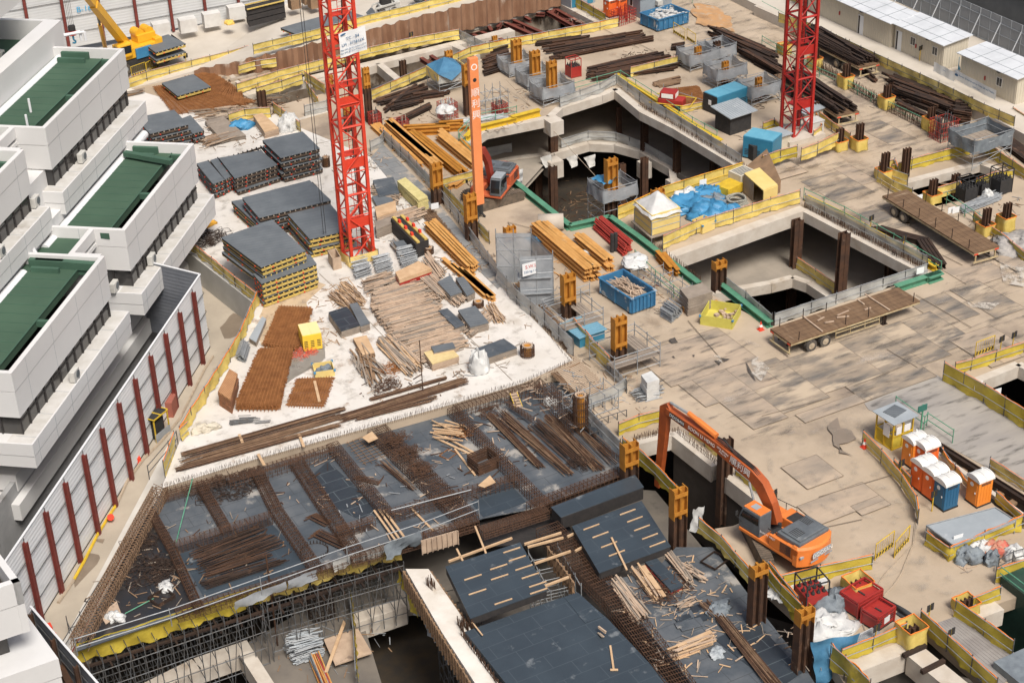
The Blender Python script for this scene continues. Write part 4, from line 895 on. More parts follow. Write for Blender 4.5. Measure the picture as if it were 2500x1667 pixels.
Y([(2146,430),(2215,455)],'yellow net barrier at the near end of the small right pit',edge=None) ; Y([(2175,432),(2225,415),(2300,395),(2367,378)],'yellow net barrier on the far beam of the small right pit',m=YELD,edge=ORE)
Y([(2142,445),(2180,470),(2225,490)],'yellow net running behind the flatbed trailer tail',edge=None)
Y([(2400,372),(2440,400),(2500,440)],'yellow net barrier sagging right of the corner basket',m=YELD)
Y([(2470,290),(2520,320)],'short yellow net at the far right edge',m=YELD) 
Y([(2275,490),(2340,470),(2345,478)],'yellow net around the dark pit columns',m=YEL)
Y([(2380,462),(2425,445),(2470,440)],'yellow net behind the dark steel container',m=YELD,h=1.0)
Y([(2375,540),(2410,570),(2440,590),(2500,640)],'yellow net barrier right of the far flatbed',m=YELD,h=.9)
Y([(1955,395),(1995,380),(2045,355)],'yellow net barrier in front of the dark red mast foot',m=YEL,h=1.3,z=.6)
Y([(1860,410),(1905,395),(1945,385)],'yellow net with a notice at the mast foundation',m=YELD,z=.6,h=1.2)
Y([(1985,345),(2005,330),(1985,285),(1960,300)],'yellow net at the back of the mast foundation',m=YEL,h=1.0) 
Y([(1992,290),(2030,320),(2075,350)],'yellow net sagging beside the far rusty stubs',m=YEL,h=1.0)
Y([(1862,322),(1890,312),(1905,325)],'yellow net by the red cabinet under the dark red mast',m=YELD,h=.9)
Y([(2301,905+25),(2400,985),(2500,1048),(2540,1075)],'tall yellow green net barrier in front of the dark right hand pit',m=YELD,h=1.6,edge=ORE)
Y([(2330,915),(2370,905),(2430,885),(2500,862)],'yellow net barrier behind the dark right hand pit',m=YELD,h=1.0)
Y([(2105,1084),(2150,1130),(2200,1190),(2235,1245),(2240,1280)],'curving yellow barrier panels around the portable toilets',m=YEL,h=1.1,wav=.02)
Y([(2180,1150),(2222,1195)],'second short yellow barrier panel beside the toilets',m=YEL,h=1.0,wav=.02)
Y([(2298,1118),(2330,1160),(2365,1200)],'sagging yellow net behind the portable toilets',m=YEL,h=.9,sag=.3)
Y([(2415,1145),(2500,1200)],'yellow net on the dark rail beside the side roadway',m=YEL,h=.9)
Y([(2430,1225),(2500,1290)],'yellow net at the right edge below the timber slot',m=YELD,h=.9)
Y([(2258,1330),(2315,1370),(2400,1332),(2495,1290)],'yellow skirt around the grey covered opening',m=YELD,h=1.1,wav=.14)
Y([(1895,1440),(2000,1415),(2128,1388)],'yellow net barrier in front of the near excavator',m=YELD,h=1.1)
Y([(1873,1425),(1905,1465),(1955,1515)],'double yellow net beside the red gas rack',m=YELD,h=1.3)
Y([(1705,1300),(1760,1345),(1829,1425)],'bright yellow net barrier between near column and excavator track',h=1.2,m=YEL)
Y([(1875,1432),(1945,1520)],'yellow net sheet between the two last near columns',h=2.0,m=YELD,z=-.6)
Y([(1556,1130),(1600,1170),(1651,1225)],'yellow net barrier along the dark pit under the boom',h=1.3,m=YELD)
Y([(1520,1100),(1550,1130)],'short yellow net above the first near column',h=1.1,m=YELD)
Y([(2052,1620),(2130,1590),(2210,1555)],'yellow net barrier in front of the steel tube heap',m=YELD,h=1.1)
Y([(2025,1630),(2060,1660),(2120,1720)],'crumpled yellow net at the foot of the blue sheet',m=YELD,h=1.8,wav=.2)
Y([(2245,1530),(2310,1590),(2430,1700)],'yellow net barrier on the left side of the plank bridge',m=YELD,h=1.3)
Y([(2330,1505),(2400,1555),(2470,1605)],'yellow net barrier on the right side of the plank bridge',m=YELD,h=1.3)
Y([(2370,1490),(2440,1462)],'yellow net at the far end of the plank bridge',m=YELD,h=1.0)
Y([(2428,1425),(2520,1395)],'brown and yellow boarding behind the green netted tower',m=YELD,h=1.2)
Y([(1510,1065),(1560,1045),(1620,1030)],'yellow net barrier behind the dipper of the long boom',m=YELD,h=1.1)
Y([(1685,1060),(1720,1090),(1760,1120)],'orange yellow net behind the long boom',m=YEL,h=1.2); Y([(1795,1160),(1850,1205),(1895,1240)],'yellow net right of the dark pit column',m=YELD,h=1.2)
Y([(1945,655),(1990,685),(2040,720)],'yellow net barrier on the lower floor of the right pit',z=L1,m=YEL,h=1.1)
Y([(1400,828),(1430,860),(1490,925)],'bright yellow sheet hanging beside the bluish box on the slab strip',h=1.9,m=YEL,z=-.6,wav=.12)
Y([(632,740),(590,840),(535,930),(470,1030),(443,1075)],'yellow net barrier along the left edge of the white slab',z=.1,h=1.1,m=YEL)
Y([(462,610),(520,655),(575,700),(630,742)],'yellow net barrier on the retaining wall',z=.1,h=1.0,m=YEL)
Y([(443,1078),(462,1060)],'end flap of the yellow net at the slab corner',z=.1,h=1.1,posts=False)
Y([(404,1168),(418,1130),(430,1095)],'separate yellow net panel standing alone by the green stand',z=0,h=1.4,m=YEL,wav=.03)
def sheetrun(pts,z0,h,label,m=YEL,wav=.1,**k): return netfence(pts,label,m=m,h=h,z=z0,posts=False,rail=False,edge=k.get('edge',None),low=0,wav=wav,group='sheets hung on the formwork edge')
sheetrun([(192,1618),(350,1570),(500,1518),(640,1473)],-2.15,1.5,'long yellow sheet hung on the scaffold edge at lower left',m=YELD,edge=None,wav=.12)
sheetrun([(640,1470),(700,1450),(760,1428)],-2.4,1.55,'yellow sheet bunched under the grey cloth at the rusty pole',m=YEL,wav=.16); sheetrun([(760,1428),(850,1400),(980,1362)],-2.3,1.5,'yellow sheet under the long grey cloth',m=YEL,wav=.12)
GN=lambda pts,label,**k: netfence(pts,label,m=k.pop('m',GNET),edge=None,group='grey netted barriers',name='grey_net_barrier',**k)
sheetrun([(575,1490),(640,1462),(700,1440)],-1.0,.7,'grey cloth over the yellow sheet left of the rusty pole',m=GNET); sheetrun([(705,1440),(775,1412)],-1.0,.75,'sagging grey cloth right of the rusty pole',m=GNET); sheetrun([(815,1395),(880,1372),(940,1352)],-.9,.9,'grey brown cloth hung along the guard rail',m=PNET); sheetrun([(940,1365),(985,1345),(1028,1328)],-.4,1.1,'grey sheet bulging at the end of the guard rail',m=GTARP,wav=.2)
GN([(938,345),(1000,405),(1060,470),(1120,545),(1150,590),(1215,680)],'long grey net barrier beside the crane yard',m=PNET,h=1.3)
GN([(905,372),(930,360),(938,347)],'short grey net barrier at the corner of the crane yard',m=PNET)
GN([(1215,690),(1262,745),(1330,800),(1400,870)],'torn grey net barrier between slab and yard',m=PNET,h=1.5,wav=.12)
GN([(1483,900),(1510,935),(1530,960)],'grey net on the walkway below the netted stair tower',m=PNET,h=1.0)
GN([(1436,1030),(1470,1065),(1515,1110)],'pale grey net with a notice between ringed column and near column',m=PNET,h=1.2)
GN([(1438,1000),(1500,975),(1528,955)],'grey net hung under tubes at the gap in the walkway',m=PNET,h=1.2,posts=True)
GN([(1367,262),(1465,228),(1505,205),(1590,270),(1700,335),(1810,405)],'grey net guard rail round the apex of the large pit',m=PNET,h=1.1,z=.05)
GN([(1965,505),(2060,553),(2160,605),(2250,650),(2262,655)],'grey net guard rail along the far side of the right pit',m=PNET,h=1.2)
GN([(1890,795),(1980,765),(2100,725),(2262,672)],'grey net guard rail behind the brown flatbed',m=PNET,h=1.1)
GN([(1765,700),(1820,742),(1884,797)],'grey net guard rail left of the right pit corner',m=PNET,h=1.1)
GN([(1122,96),(1160,115),(1186,128)],'grey net guard across the strut pit walkway',m=PNET,h=1.1)
GN([(745,285),(800,272)],'long pale grey board net in front of the small excavation',m=PNET,h=1.2)
sheetrun([(985,1440),(1040,1530),(1090,1600),(1150,1690)],-3.2,1.4,'grey cloth hanging down the scaffold left of the white beam',m=GNET,wav=.15)
sheetrun([(975,1420),(1000,1470),(1018,1510)],-3.0,1.0,'narrow yellow net hanging on the scaffold left of the white beam',m=YELD,wav=.1)
GN([(1120,405),(1182,385),(1250,372)],'thin grey guard rail on the lower floor at the left',m=PNET,z=L1,h=1.0); GN([(1370,362),(1436,342),(1504,345),(1570,368),(1645,412)],'grey guard rail on the lower floor edge under the apex',m=PNET,z=L1,h=1.0)
def rail_line(pts,label,m=GTUBE,z=0,h=1.1,post=2.5,name='guard_rail',group='green tube guard rails',r=.035):
    l=PP(pts,z); t=thing(name,label,'guard rail',tuple(l[0]),0,group)
    for hh in (h,h*.5):
        q=MB(); q.path([p+Z*hh for p in l],r,5); obj('rail',q,m,t)
    for a,b in zip(l[:-1],l[1:]):
        k=max(1,round((b-a).length/post))
        for i in range(k+(1 if b is l[-1] else 0)):
            c=lerp(a,b,i/k); q=MB(); q.tube(c,c+Z*(h+.1),r,5); obj('post',q,m,t)
    return t
def waler(pts,label,m=GWALE,w=.55,z=0.0,h=.55,group='steel walers round the pits'):
    l=PP(pts,z); q=MB()
    for a,b in zip(l[:-1],l[1:]): q.ib(a+Z*h/2,b+Z*h/2,w,h,.06)
    tag(obj('steel_waler',q,m),label,'steel beam',group)
waler([(1251,450),(1391,562)],'green waler beam down the left edge of the large pit'); waler([(1391,562),(1489,540)],'short green waler at the bottom corner of the large pit'); waler([(1489,540),(1560,590),(1706,703)],'green waler beam between the red tube bundle and the bridge'); waler([(1757,703),(1880,800)],'green waler beam left of the right pit'); waler([(2262,690),(2296,678)],'green waler stub at the far corner of the right pit',w=.8) ; waler([(2185,712),(2296,676)],'green waler at the head of the brown flatbed')
waler([(1505,192),(1600,252),(1700,318),(1760,355)],'yellow green waler along the right edge of the large pit',m=YSTEEL); waler([(1968,490),(2060,535),(2160,590),(2285,662)],'yellow waler behind the grey net of the right pit',m=YSTEEL,h=.5); waler([(1138,345),(1160,322),(1260,298)],'yellow waler over the left corner of the large pit',m=YSTEEL); waler([(1249,300),(1318,282)],'yellow waler under the netted platforms',m=YSTEEL,h=.7)
rail_line([(1120,345),(1158,306),(1262,285)],'green rail around the left corner of the large pit'); rail_line([(1123,352),(1152,384)],'green rail end beside the orange boom'); rail_line([(1400,228),(1515,197),(1590,245),(1690,312),(1750,345)],'green rail round the apex of the large pit')
rail_line([(1962,488),(2060,533),(2180,600),(2296,668)],'green rail along the far side of the right pit'); rail_line([(1558,680),(1640,730),(1680,770)],'grey rail around the timber and scrap corner',m=GALV); rail_line([(1550,640),(1600,690),(1690,765)],'green rail behind the blue skip'); rail_line([(2185,1000),(2255,1050),(2262,1040),(2325,1082)],'green rail beside the cage cabin'); rail_line([(1860,110),(1930,150),(2000,190),(2060,215),(2160,268),(2260,315)],'green rail between the two loaded trailers',h=1.0)
rail_line([(1860,25),(1990,95)],'green rail in front of the far cabins',h=1.0); rail_line([(1690,8),(1760,-10)],'green rail at the top behind the blue skip'); rail_line([(2310,500),(2400,560)],'thin green rail by the galvanised scrap'); rail_line([(365,1170),(415,1110),(435,1085)],'dark stand of tubes with yellow clips on the path',m=DTUBE,z=-.6)
rail_line([(1320,762),(1440,722)],'tube rail in front of the slim tall column',m=GALV)
rail_line([(190,1600),(420,1528),(640,1450),(850,1375),(1030,1316),(1170,1262)],'long tube guard rail above the yellow edge sheet',m=GALV,z=-.6,h=1.3,post=6)
rail_line([(2435,1400),(2470,1380),(2500,1372)],'dark rope rail at the far right corner',m=DTUBE)
rail_line([(130,1640),(310,1345),(385,1215)],'sagging tube and red rail on the pale strip by the woven cage',m=DTUBE,z=-2.3,h=.9,post=5)
q=MB(); q.tube(P(150,1640,-1.5),P(372,1215,-1.5),.04,5); tag(obj('red_tube',q,REDB),'thin red tube running down beside the woven cage','tube')
def kingpost(x,y,ty,wpx,label,frac=.62,z=0.0,up=OSTEEL,lo=RUST,name='steel_column',group='ochre topped fabricated steel columns',wrap=None,rz=0.0,below=0,twin=True,cat='column'):
    b=P(x,y,z); h=HZ(b,ty); sc=FPX/((b-CO).length); W=wpx/sc
    t=thing(name,label,cat,tuple(b),rz,group)
    t['_o']=(0,0,0)
    def sec(z0,z1,m,nm):
        q=MB(); w=W*.5; dd=W*.62
        for s in (-1,1):
            cx=s*w*.52
            for e in (-1,1): q.box((cx+e*w*.44,0,z0),(.045,dd,z1-z0))
            q.box((cx,0,z0),(w*.84,.04,z1-z0))
        o=obj(nm,q,m,t); return o
    zc=h*(1-frac)
    if zc>.05: sec(-below,zc,lo,'rusty_shaft')
    if h-zc>.1:
        o=sec(zc+.002,h,up,'painted_shaft')
        q=MB(); 
        for zz in ([h-.55] if h-zc<1.8 else [h-.55,zc+.35]): 
            q.box((0,-W*.31-.02,zz),(W*.98,.03,.3)); q.box((0,W*.31+.02,zz),(W*.98,.03,.3))
        obj('batten_plate',q,up,t)
        q=MB(); q.box((0,0,h-.12),(W*1.0,.05,.1)); q.box((W*.0,0,h-.12),(.05,W*.6,.1)); obj('top_stiffener',q,up,t)
    if wrap:
        q=MB(); s=W*1.5; a=rz; n=16; K=3; hh=wrap
        vs=[]
        per=[]
        for i in range(n):
            f=i/n*4; k=int(f); u=f-k; cs=[(-1,-1),(1,-1),(1,1),(-1,1)]; p=lerp(Vector(cs[k]),Vector(cs[(k+1)%4]),u); per.append(p)
        for k in range(K+1):
            for i,p in enumerate(per):
                e=1+.10*math.sin(i*2.1+k)*(1 if k<K else .3)-.1*(1-k/K); vs.append((p.x*s*.62*e,p.y*s*.62*e,.05+hh*k/K))
        fs=[(k*n+i,k*n+(i+1)%n,(k+1)*n+(i+1)%n,(k+1)*n+i) for k in range(K) for i in range(n)]
        q.add(vs,fs); obj('net_wrap',q,YEL if wrap<1.4 else YEL,t,smooth=True)
        q=MB(); top=vs[K*n:]; 
        for i in range(n): q.bar(top[i],top[(i+1)%n],.05,.05)
        obj('wrap_edge',q,ORE,t)
    return t
K=kingpost
K(902,297,165,16,'slim column with ochre head left of the strut pits',.38); K(1097,170,124,17,'ochre column head rising behind the blue covered basket',.9); K(1146,282,156,24,'tall column with ochre upper half beside the vertical orange boom',.42)
K(809,235,184,14,'ochre column seen through the crane mast, left one',.6); K(851,322,236,16,'rust column seen through the crane mast, by the small red basket',.5)
K(1069,500,398,27,'column with ochre head between the grey net and ochre beam store',.6); K(1152,586,473,28,'column with two bright clips beside the far excavator bucket',.6); K(1245,590,553,28,'ochre column head behind the grey netted stair tower',.9)
K(1388,776,668,33,'ochre column beside the stair tower and the blue skip',.66); K(1511,880,773,34,'ochre column on the tube platform right of the bluish box',.72)
K(1536,1160,1080,40,'ochre column at the corner of the plywood bay, with pale chips on its face',.75,below=1.2); K(1654,1318,1190,38,'column with white peeling letters beside the battened table form',.55,below=1); K(1846,1512,1378,40,'dark rust column with ochre tint between two yellow nets',.2,below=1); K(1956,1625,1484,41,'last near column behind the hanging blue sheet',.25,below=1)
K(1769,1162,1072,33,'dark column standing in the pit under the orange boom',.0,group='dark fabricated columns',below=4)
K(1754,708,636,32,'weathered column with yellow taped head at the left of the right pit',.28,lo=RUST,up=OSTEEL); K(1605,505,462,30,'ochre column head on the bridge beside the blue tarpaulins',.9)
K(1492,560,387,29,'ochre column rising through the netted platform in the large pit',.6,z=-2)
K(1262,175,97,23,'leftmost of three ochre columns in grey netted baskets',.8); K(1307,205,124,23,'middle of three ochre columns in grey netted baskets',.8); K(1348,245,149,23,'rightmost of three ochre columns in grey netted baskets',.8)
K(1703,160,114,15,'ochre column head in the leftmost basket of the far right group',.9); K(1749,145,101,16,'ochre column in the rear basket beside the dark steel heap',.8,up=RUST); K(1769,205,150,15,'ochre column head in the middle right basket',.9); K(1850,245,189,15,'ochre column head in the basket near the blue generators',.9)
WG='rusty stub columns wrapped in yellow net'
for x,y,ty,w,l,wr in [(1915,132,108,14,'wrapped stub column seen through the dark red mast, upper one',1.1),(1989,168,118,15,'wrapped stub column just right of the dark red mast',1.2),(2064,214,156,16,'wrapped stub column in front of the tail of the far loaded trailer',1.3),(2163,265,208,16,'wrapped stub column beside the long heap of rusty steel',1.3),(2270,318,262,16,'wrapped stub column next to the red tube basket',1.3),(2048,366,314,17,'wrapped stub column at the right end of the mast foundation',1.0),(2096,366,302,17,'wrapped stub column standing on the open deck by a plate',1.2),(2158,438,373,18,'wrapped stub column at the corner of the small right pit',1.0),(2275,494,438,18,'wrapped stub column behind the empty far flatbed',.9),(2404,572,509,18,'wrapped stub column at the nose of the far flatbed',1.0),(2453,563,496,18,'wrapped stub column beside the rubble at the right edge',1.4)]:
    K(x,y,ty,w,l,0,group=WG,wrap=wr)
K(2092,1452,1418,30,'stub column with a yellow wrapped square collar behind the red generators',0,group=WG,wrap=1.2); K(2222,1570,1530,30,'stub column with an ochre wrap beside the plank bridge',0,group=WG,wrap=1.4); K(2357,1492,1462,26,'stub column with a yellow wrap at the head of the plank bridge',0,group=WG,wrap=.8)
K(1994,285,248,16,'rusty stub column beside the rear loaded trailer',0,group=WG); K(2209,432,362,18,'stub column surrounded by starter bars near the small pit',0,group=WG); K(2329,478,425,18,'rusty twin column inside the small right pit',0,group=WG,z=-2); 
K(642,270,222,20,'round rusty pile with a ring head near the white sack',0,group='round rusty piles'); 
def pile(x,y,ty,wpx,label,z=0):
    b=P(x,y,z); h=HZ(b,ty); sc=FPX/((b-CO).length); W=wpx/sc/2; q=MB()
    for i in range(22):
        a=i/22*6.283; q.tube(b+Vector((math.cos(a)*W,math.sin(a)*W,0)),b+Vector((math.cos(a)*W*1.02,math.sin(a)*W,h*ru(.85,1.05))),.03,4)
    t=thing('ringed_column',label,'column',tuple(b),0,'round cages with ring heads'); obj('bar_cage',q,REBAR,t)
    q=MB(); 
    for k in range(4): 
        for i in range(14): a,c=i/14*6.283,(i+1)/14*6.283; q.bar(b+Vector((math.cos(a)*W,math.sin(a)*W,h*(.2+.2*k))),b+Vector((math.cos(c)*W,math.sin(c)*W,h*(.2+.2*k))),.05,.05)
    obj('hoop',q,REBAR,t)
    q=MB(); q.tube(b,b+Z*(h*.9),W*.55,12); obj('core_pipe',q,OSTEEL,t)
    q=MB()
    for i in range(18): a,c=i/18*6.283,(i+1)/18*6.283; q.bar(b+Vector((math.cos(a)*W*.65,math.sin(a)*W*.65,h*.95)),b+Vector((math.cos(c)*W*.65,math.sin(c)*W*.65,h*.95)),.12,.1)
    obj('ring_head',q,WOOD,t); return t
pile(1418,1040,960,36,'round column with starter bars and a pale ring on its head',z=-.3); pile(1047,620,603,24,'round cage head beside the long ochre beams'); pile(1168,748,735,26,'small round cage at the end of the long ochre beams',z=.06); pile(1288,868,842,34,'loose round cage lying on the white slab corner',z=.06); pile(797,408,382,18,'small round rusty pile head at the foot of the crane yard')
def basket(x,y,tnet,label,sx=3.2,sy=2.6,hn=1.15,z=0.0,m=GNET,tarp=None,rz=0):
    "x,y: foot of the column; tnet: picture row of the bottom of the net at the column"
    b=P(x,y,z); h=HZ(b,tnet); t=thing('netted_platform',label,'work platform',tuple(b),rz,'grey netted platforms round the column heads')
    t['_o']=(0,0,0); q=MB()
    cs=[(-sx/2,-sy/2),(sx/2,-sy/2),(sx/2,sy/2),(-sx/2,sy/2)]
    for cx,cy in cs: q.tube((cx,cy,0),(cx,cy,h+hn+.15),.035,5)
    for zz in (h*.35,h*.7):
        for i in range(4): a,c=cs[i],cs[(i+1)%4]; q.tube((*a,zz),(*c,zz),.03,5)
    for i in range(4): a,c=cs[i],cs[(i+1)%4]; q.tube((*a,.2),(*c,h*.9),.028,5)
    obj('scaffold_frame',q,GALV,t)
    q=MB()
    for i in range(8):
        xx=-sx/2+sx*(i+.5)/8
        if abs(xx)>.55: q.box((xx,0,h-.05),(sx/8*.94,sy*1.02,.05))
        else:
            for s in (-1,1): q.box((xx,s*(sy/4+.25),h-.05),(sx/8*.94,sy/2-.5,.05))
    obj('plank_deck',q,WOODG,t)
    q=MB(); K_=3; n=40; vs=[]; s0=ru(0,9)
    for k in range(K_+1):
        for i in range(n):
            f=i/n*4; kk=int(f); u=f-kk; a=Vector(cs[kk]); c=Vector(cs[(kk+1)%4]); p=lerp(a,c,u); sagg=.18*math.sin(u*math.pi)*(k/K_) ; e=1.03+.035*math.sin(i*1.3+k+s0)
            vs.append((p.x*e,p.y*e,h-.15+(hn+.1)*k/K_-sagg+.06*math.sin(i*.8+s0)*(k==0)))
    q.add(vs,[(k*n+i,k*n+(i+1)%n,(k+1)*n+(i+1)%n,(k+1)*n+i) for k in range(K_) for i in range(n)]); obj('net_skirt',q,m,t,smooth=True)
    for zz in (h+hn*.5,h+hn):
        q=MB()
        for i in range(4): a,c=cs[i],cs[(i+1)%4]; q.tube((*a,zz),(*c,zz),.03,5)
        obj('guard_tube',q,GALV,t)
    return t
basket(1262,175,163,'leftmost grey netted basket of the three behind the vertical boom'); basket(1307,205,193,'middle grey netted basket of the three behind the vertical boom'); basket(1348,245,222,'front grey netted basket of the three above the large pit',sx=3.6,sy=2.8)
basket(1703,160,142,'far basket at the left of the four near the dark steel heap',sx=3.6); basket(1749,145,128,'rear basket of the four tucked behind its neighbour'); basket(1769,205,178,'middle front basket of the four near the dark steel heap',sx=3.6); basket(1850,245,220,'basket of the four nearest the blue generators',sx=3.4)
basket(1495,548,470,'grey netted platform on a scaffold tower standing in the large pit',sx=3.4,sy=2.8,z=-2.0,hn=1.2); basket(2388,388,345,'dark grey netted platform at the corner of the small right pit',sx=4.6,sy=3.4,hn=1.3,m=GTARP)
basket(1095,215,185,'blue and yellow covered platform left of the vertical boom',sx=3.4,sy=2.8,m=PNET,hn=.9)
q=MB(); a=P(2460,1480,0)
t=thing('netted_tower','green netted scaffold tower at the right edge over a pit','scaffold',tuple(P(2490,1480,-5)),0)
q=MB(); c=P(2545,1462,0.0)+Vector((1.8,-.6,0)); vs=[]
q.box((c.x,c.y,-5),(6,6,5.6)); obj('net_cover',q,GRNET,t)
q=MB()
for i in range(5):
    for j in range(2): q.tube((c.x-3.05+i*1.5,c.y-3.1+j*2,-5),(c.x-3.05+i*1.5,c.y-3.1+j*2,1.6),.04,5)
for zz in (.9,1.4): q.tube((c.x-3.3,c.y-3.1,zz),(c.x+3,c.y-3.1,zz),.04,5); q.tube((c.x-3.1,c.y-3.3,zz),(c.x-3.1,c.y+3,zz),.04,5)
obj('scaffold_frame',q,GTUBE,t)
q=MB(); b=P(2475,1660,0); q.box((b.x+1.2,b.y,-3),(3.2,2.6,3.6)); tag(obj('netted_stair',q,GTARP),'dark grey sheeted stair head at the bottom right corner','stair tower')
t=thing('netted_stair_tower','tall grey netted stair tower with a white SWL notice','stair tower',tuple(P(1320,770,0)),0)
a=P(1265,790,0); A,Bq,Cq,Dq=P(1272,750,0),P(1352,745,0),P(1300,690,0),P(1215,690,0)
hh=HZ(Bq,622)
q=MB(); 
l=[A,Bq,Cq,Dq]
vs=[];n=10
for s in range(4):
    if s==3: continue
    u,v=l[s],l[(s+1)%4]
    for i in range(n):
        p0,p1=lerp(u,v,i/n),lerp(u,v,(i+1)/n); q.add([p0,p1,p1+Z*hh,p0+Z*hh],[(0,1,2,3)])
obj('net_cover',q,GNET,t)
q=MB()
for p in l+[lerp(A,Bq,.5),lerp(Cq,Dq,.5)]: q.tube(p,p+Z*(hh+.4),.045,5)
for zz in (1.5,3,4.2): 
    for i in range(4): q.tube(l[i]+Z*zz,l[(i+1)%4]+Z*zz,.035,5)
for zz in (1.2,2.6): q.bar(lerp(A,Dq,.1)+Z*zz,lerp(Bq,Cq,.1)+Z*zz,1.2,.05)
obj('scaffold_frame',q,GALV,t)
def tubeplat(x,y,label,sx=3.6,sy=3.6,h=1.0,z=0):
    b=P(x,y,z); t=thing('tube_platform',label,'work platform',tuple(b),0,'open tube platforms round the near columns'); t['_o']=(0,0,0)
    q=MB(); cs=[(-sx/2,-sy/2),(sx/2,-sy/2),(sx/2,sy/2),(-sx/2,sy/2)]
    for cx,cy in cs+[(0,-sy/2),(sx/2,0)]: q.tube((cx,cy,-1),(cx,cy,h+1.2),.04,5)
    for zz in (h*.4,h+.5,h+1.0):
        for i in range(4): a,c=cs[i],cs[(i+1)%4]; q.tube((*a,zz),(*c,zz),.035,5)
    obj('scaffold_frame',q,GALV,t)
    q=MB()
    for i in range(4):
        q.box((0,-sy/2+.2+i*.27,h),(sx,.24,.05)); q.box((sx/2-.2-i*.27,.6,h+.002),(.24,sy-1.2,.05))
    obj('plank_deck',q,WOODG,t); return t
tubeplat(1400,800,'open tube platform round the ochre column beside the blue skip',sx=3.4,sy=3.4); tubeplat(1525,888,'open tube platform round the ochre column by the white sacks',sx=4,sy=3.6)
scaffold((1410,985),(1510,950),-1.5,1.6,4,2,2,'tall tube scaffold rising beside the ringed column',m=GALV,lift=1.0); scaffold((1440,1030),(1530,1000),-3,.6,5,2,2,'tube scaffold under the walkway gap',m=DTUBE,lift=1.0)
scaffold((1165,230),(1240,215),0,2.4,5,2,2,'tube scaffold with green clips behind the vertical boom',m=GALV,lift=1.0); scaffold((1620,205),(1760,250),0,.8,5,1,1,'low tube frame beside the grey baskets',m=GALV,lift=.7,brace=False)
scaffold((1590,650),(1660,700),-2,1.2,4,2,1.2,'tube scaffold at the corner of the yellow box platform',m=GALV,lift=1.0)
def piles(pl,z0,z1a,z1b,label,m=RUST,pitch=.42,dep=.2):
    pl=[p-Vector((0,.4,0)) for p in pl]; r=resample(pl,pitch); n=len(r)-1; vs=[]; x=(pl[-1]-pl[0]).normalized(); x=Vector((x.y,-x.x,0))
    for i in range(n+1):
        s=i%4; o=x*(dep if s in (0,1) else -dep); q=r[i]; zt=q.z+.3+ru(-.12,.12)
        vs+=[(q.x+o.x,q.y+o.y,z0),(q.x+o.x,q.y+o.y,zt)]
    q=MB(); q.add(vs,[(2*i,2*i+2,2*i+3,2*i+1) for i in range(n)]); q.add([(v[0]-x.x*.06,v[1]-x.y*.06,v[2]) for v in vs],[(2*i+1,2*i+3,2*i+2,2*i) for i in range(n)])
    o=obj('sheet_pile_wall',q,m); tag(o,label,'sheet pile wall'); return o
SP=mat('sheet_pile_rust',(.30,.17,.10),(.20,.10,.055),scale=.8,rough=.95,c3=(.52,.44,.36),s3=.35,th3=.56,edge=.12,stretch=(1,1,.4),bump=.3)
piles([P(470,175,.4),P(620,145,1.6),P(900,76,UP),P(1141,14,UP),P(1420,-58,UP)],-.1,0,0,'long rusty sheet pile wall below the upper roadway',m=SP)
q=MB(); l=PP([(560,200),(700,164),(976,98),(1260,28),(1366,2)],0)
for a,b in zip(l[:-1],l[1:]): q.bar(a-Z*2.5,b-Z*2.5,.5,5.4)
tag(obj('pit_wall',q,mat('pale_pit_wall',(.42,.36,.29),(.25,.18,.12),scale=.8,rough=.95,c3=(.12,.08,.05),s3=.6,th3=.56,edge=.06,stretch=(1,1,.5),bump=.3)),'pale stained lower wall beneath the rusty sheet piles','wall')
q=MB(); l=PP([(560,240),(640,218),(1122,104),(1250,72)],0); 
for a,b in zip(l[:-1],l[1:]): q.bar(a-Z*.4,b-Z*.4,1.3,.8)
tag(obj('walkway',q,BEAMC),'narrow concrete walkway spanning the strut pit below the yellow net','walkway')
GP='pale concrete struts over the small pits'
edge_beam('concrete_beam',[(925,155),(985,205)],.8,1.0,label='white concrete strut running diagonally over the small pit',group=GP); edge_beam('concrete_beam',[(1102,108),(1165,135)],.8,1.0,label='white concrete strut beside the grey net over the strut pit',group=GP); edge_beam('concrete_beam',[(770,200),(925,155)],.6,.9,label='white concrete beam behind the crane mast over the small pit',group=GP); edge_beam('concrete_beam',[(1363,2),(1478,62)],1.0,1.2,label='white concrete capping at the right side of the strut pit',group=GP); edge_beam('concrete_beam',[(540,160),(612,232)],.5,1.6,label='tilted grey concrete slab edge at the left of the sheet piles',group=GP); edge_beam('concrete_beam',[(700,300),(800,272)],.5,1.2,label='long grey beam in front of the small excavation',group=GP)
q=MB(); l=PP([(556,210),(640,270),(905,247),(1240,122),(1480,64),(1366,10),(1260,38),(620,193)],-4.5); q.prism(l,-4.9,-4.5); struct('pit_floor',q,mat('pit_floor_mud',(.13,.115,.10),(.09,.08,.07),scale=.6,rough=.95))
def strut(p0,p1,z,label,w=.45,m=PURL):
    t=thing('steel_strut',label,'steel strut',tuple(P(*p0,z)),0,'maroon steel struts bracing the far pit'); a,b=P(*p0,z),P(*p1,z); d=(b-a).normalized(); x=Vector((d.y,-d.x,0))
    for s in (-.6,.6):
        q=MB(); q.ib(a+x*s,b+x*s,w,w,.05); obj('chord',q,m,t)
    q=MB(); n=max(2,int((b-a).length/1.6))
    for i in range(n): q.bar(lerp(a,b,i/n)+x*.6*(-1)**i,lerp(a,b,(i+1)/n)-x*.6*(-1)**i,.12,.12)
    obj('lacing',q,m,t)
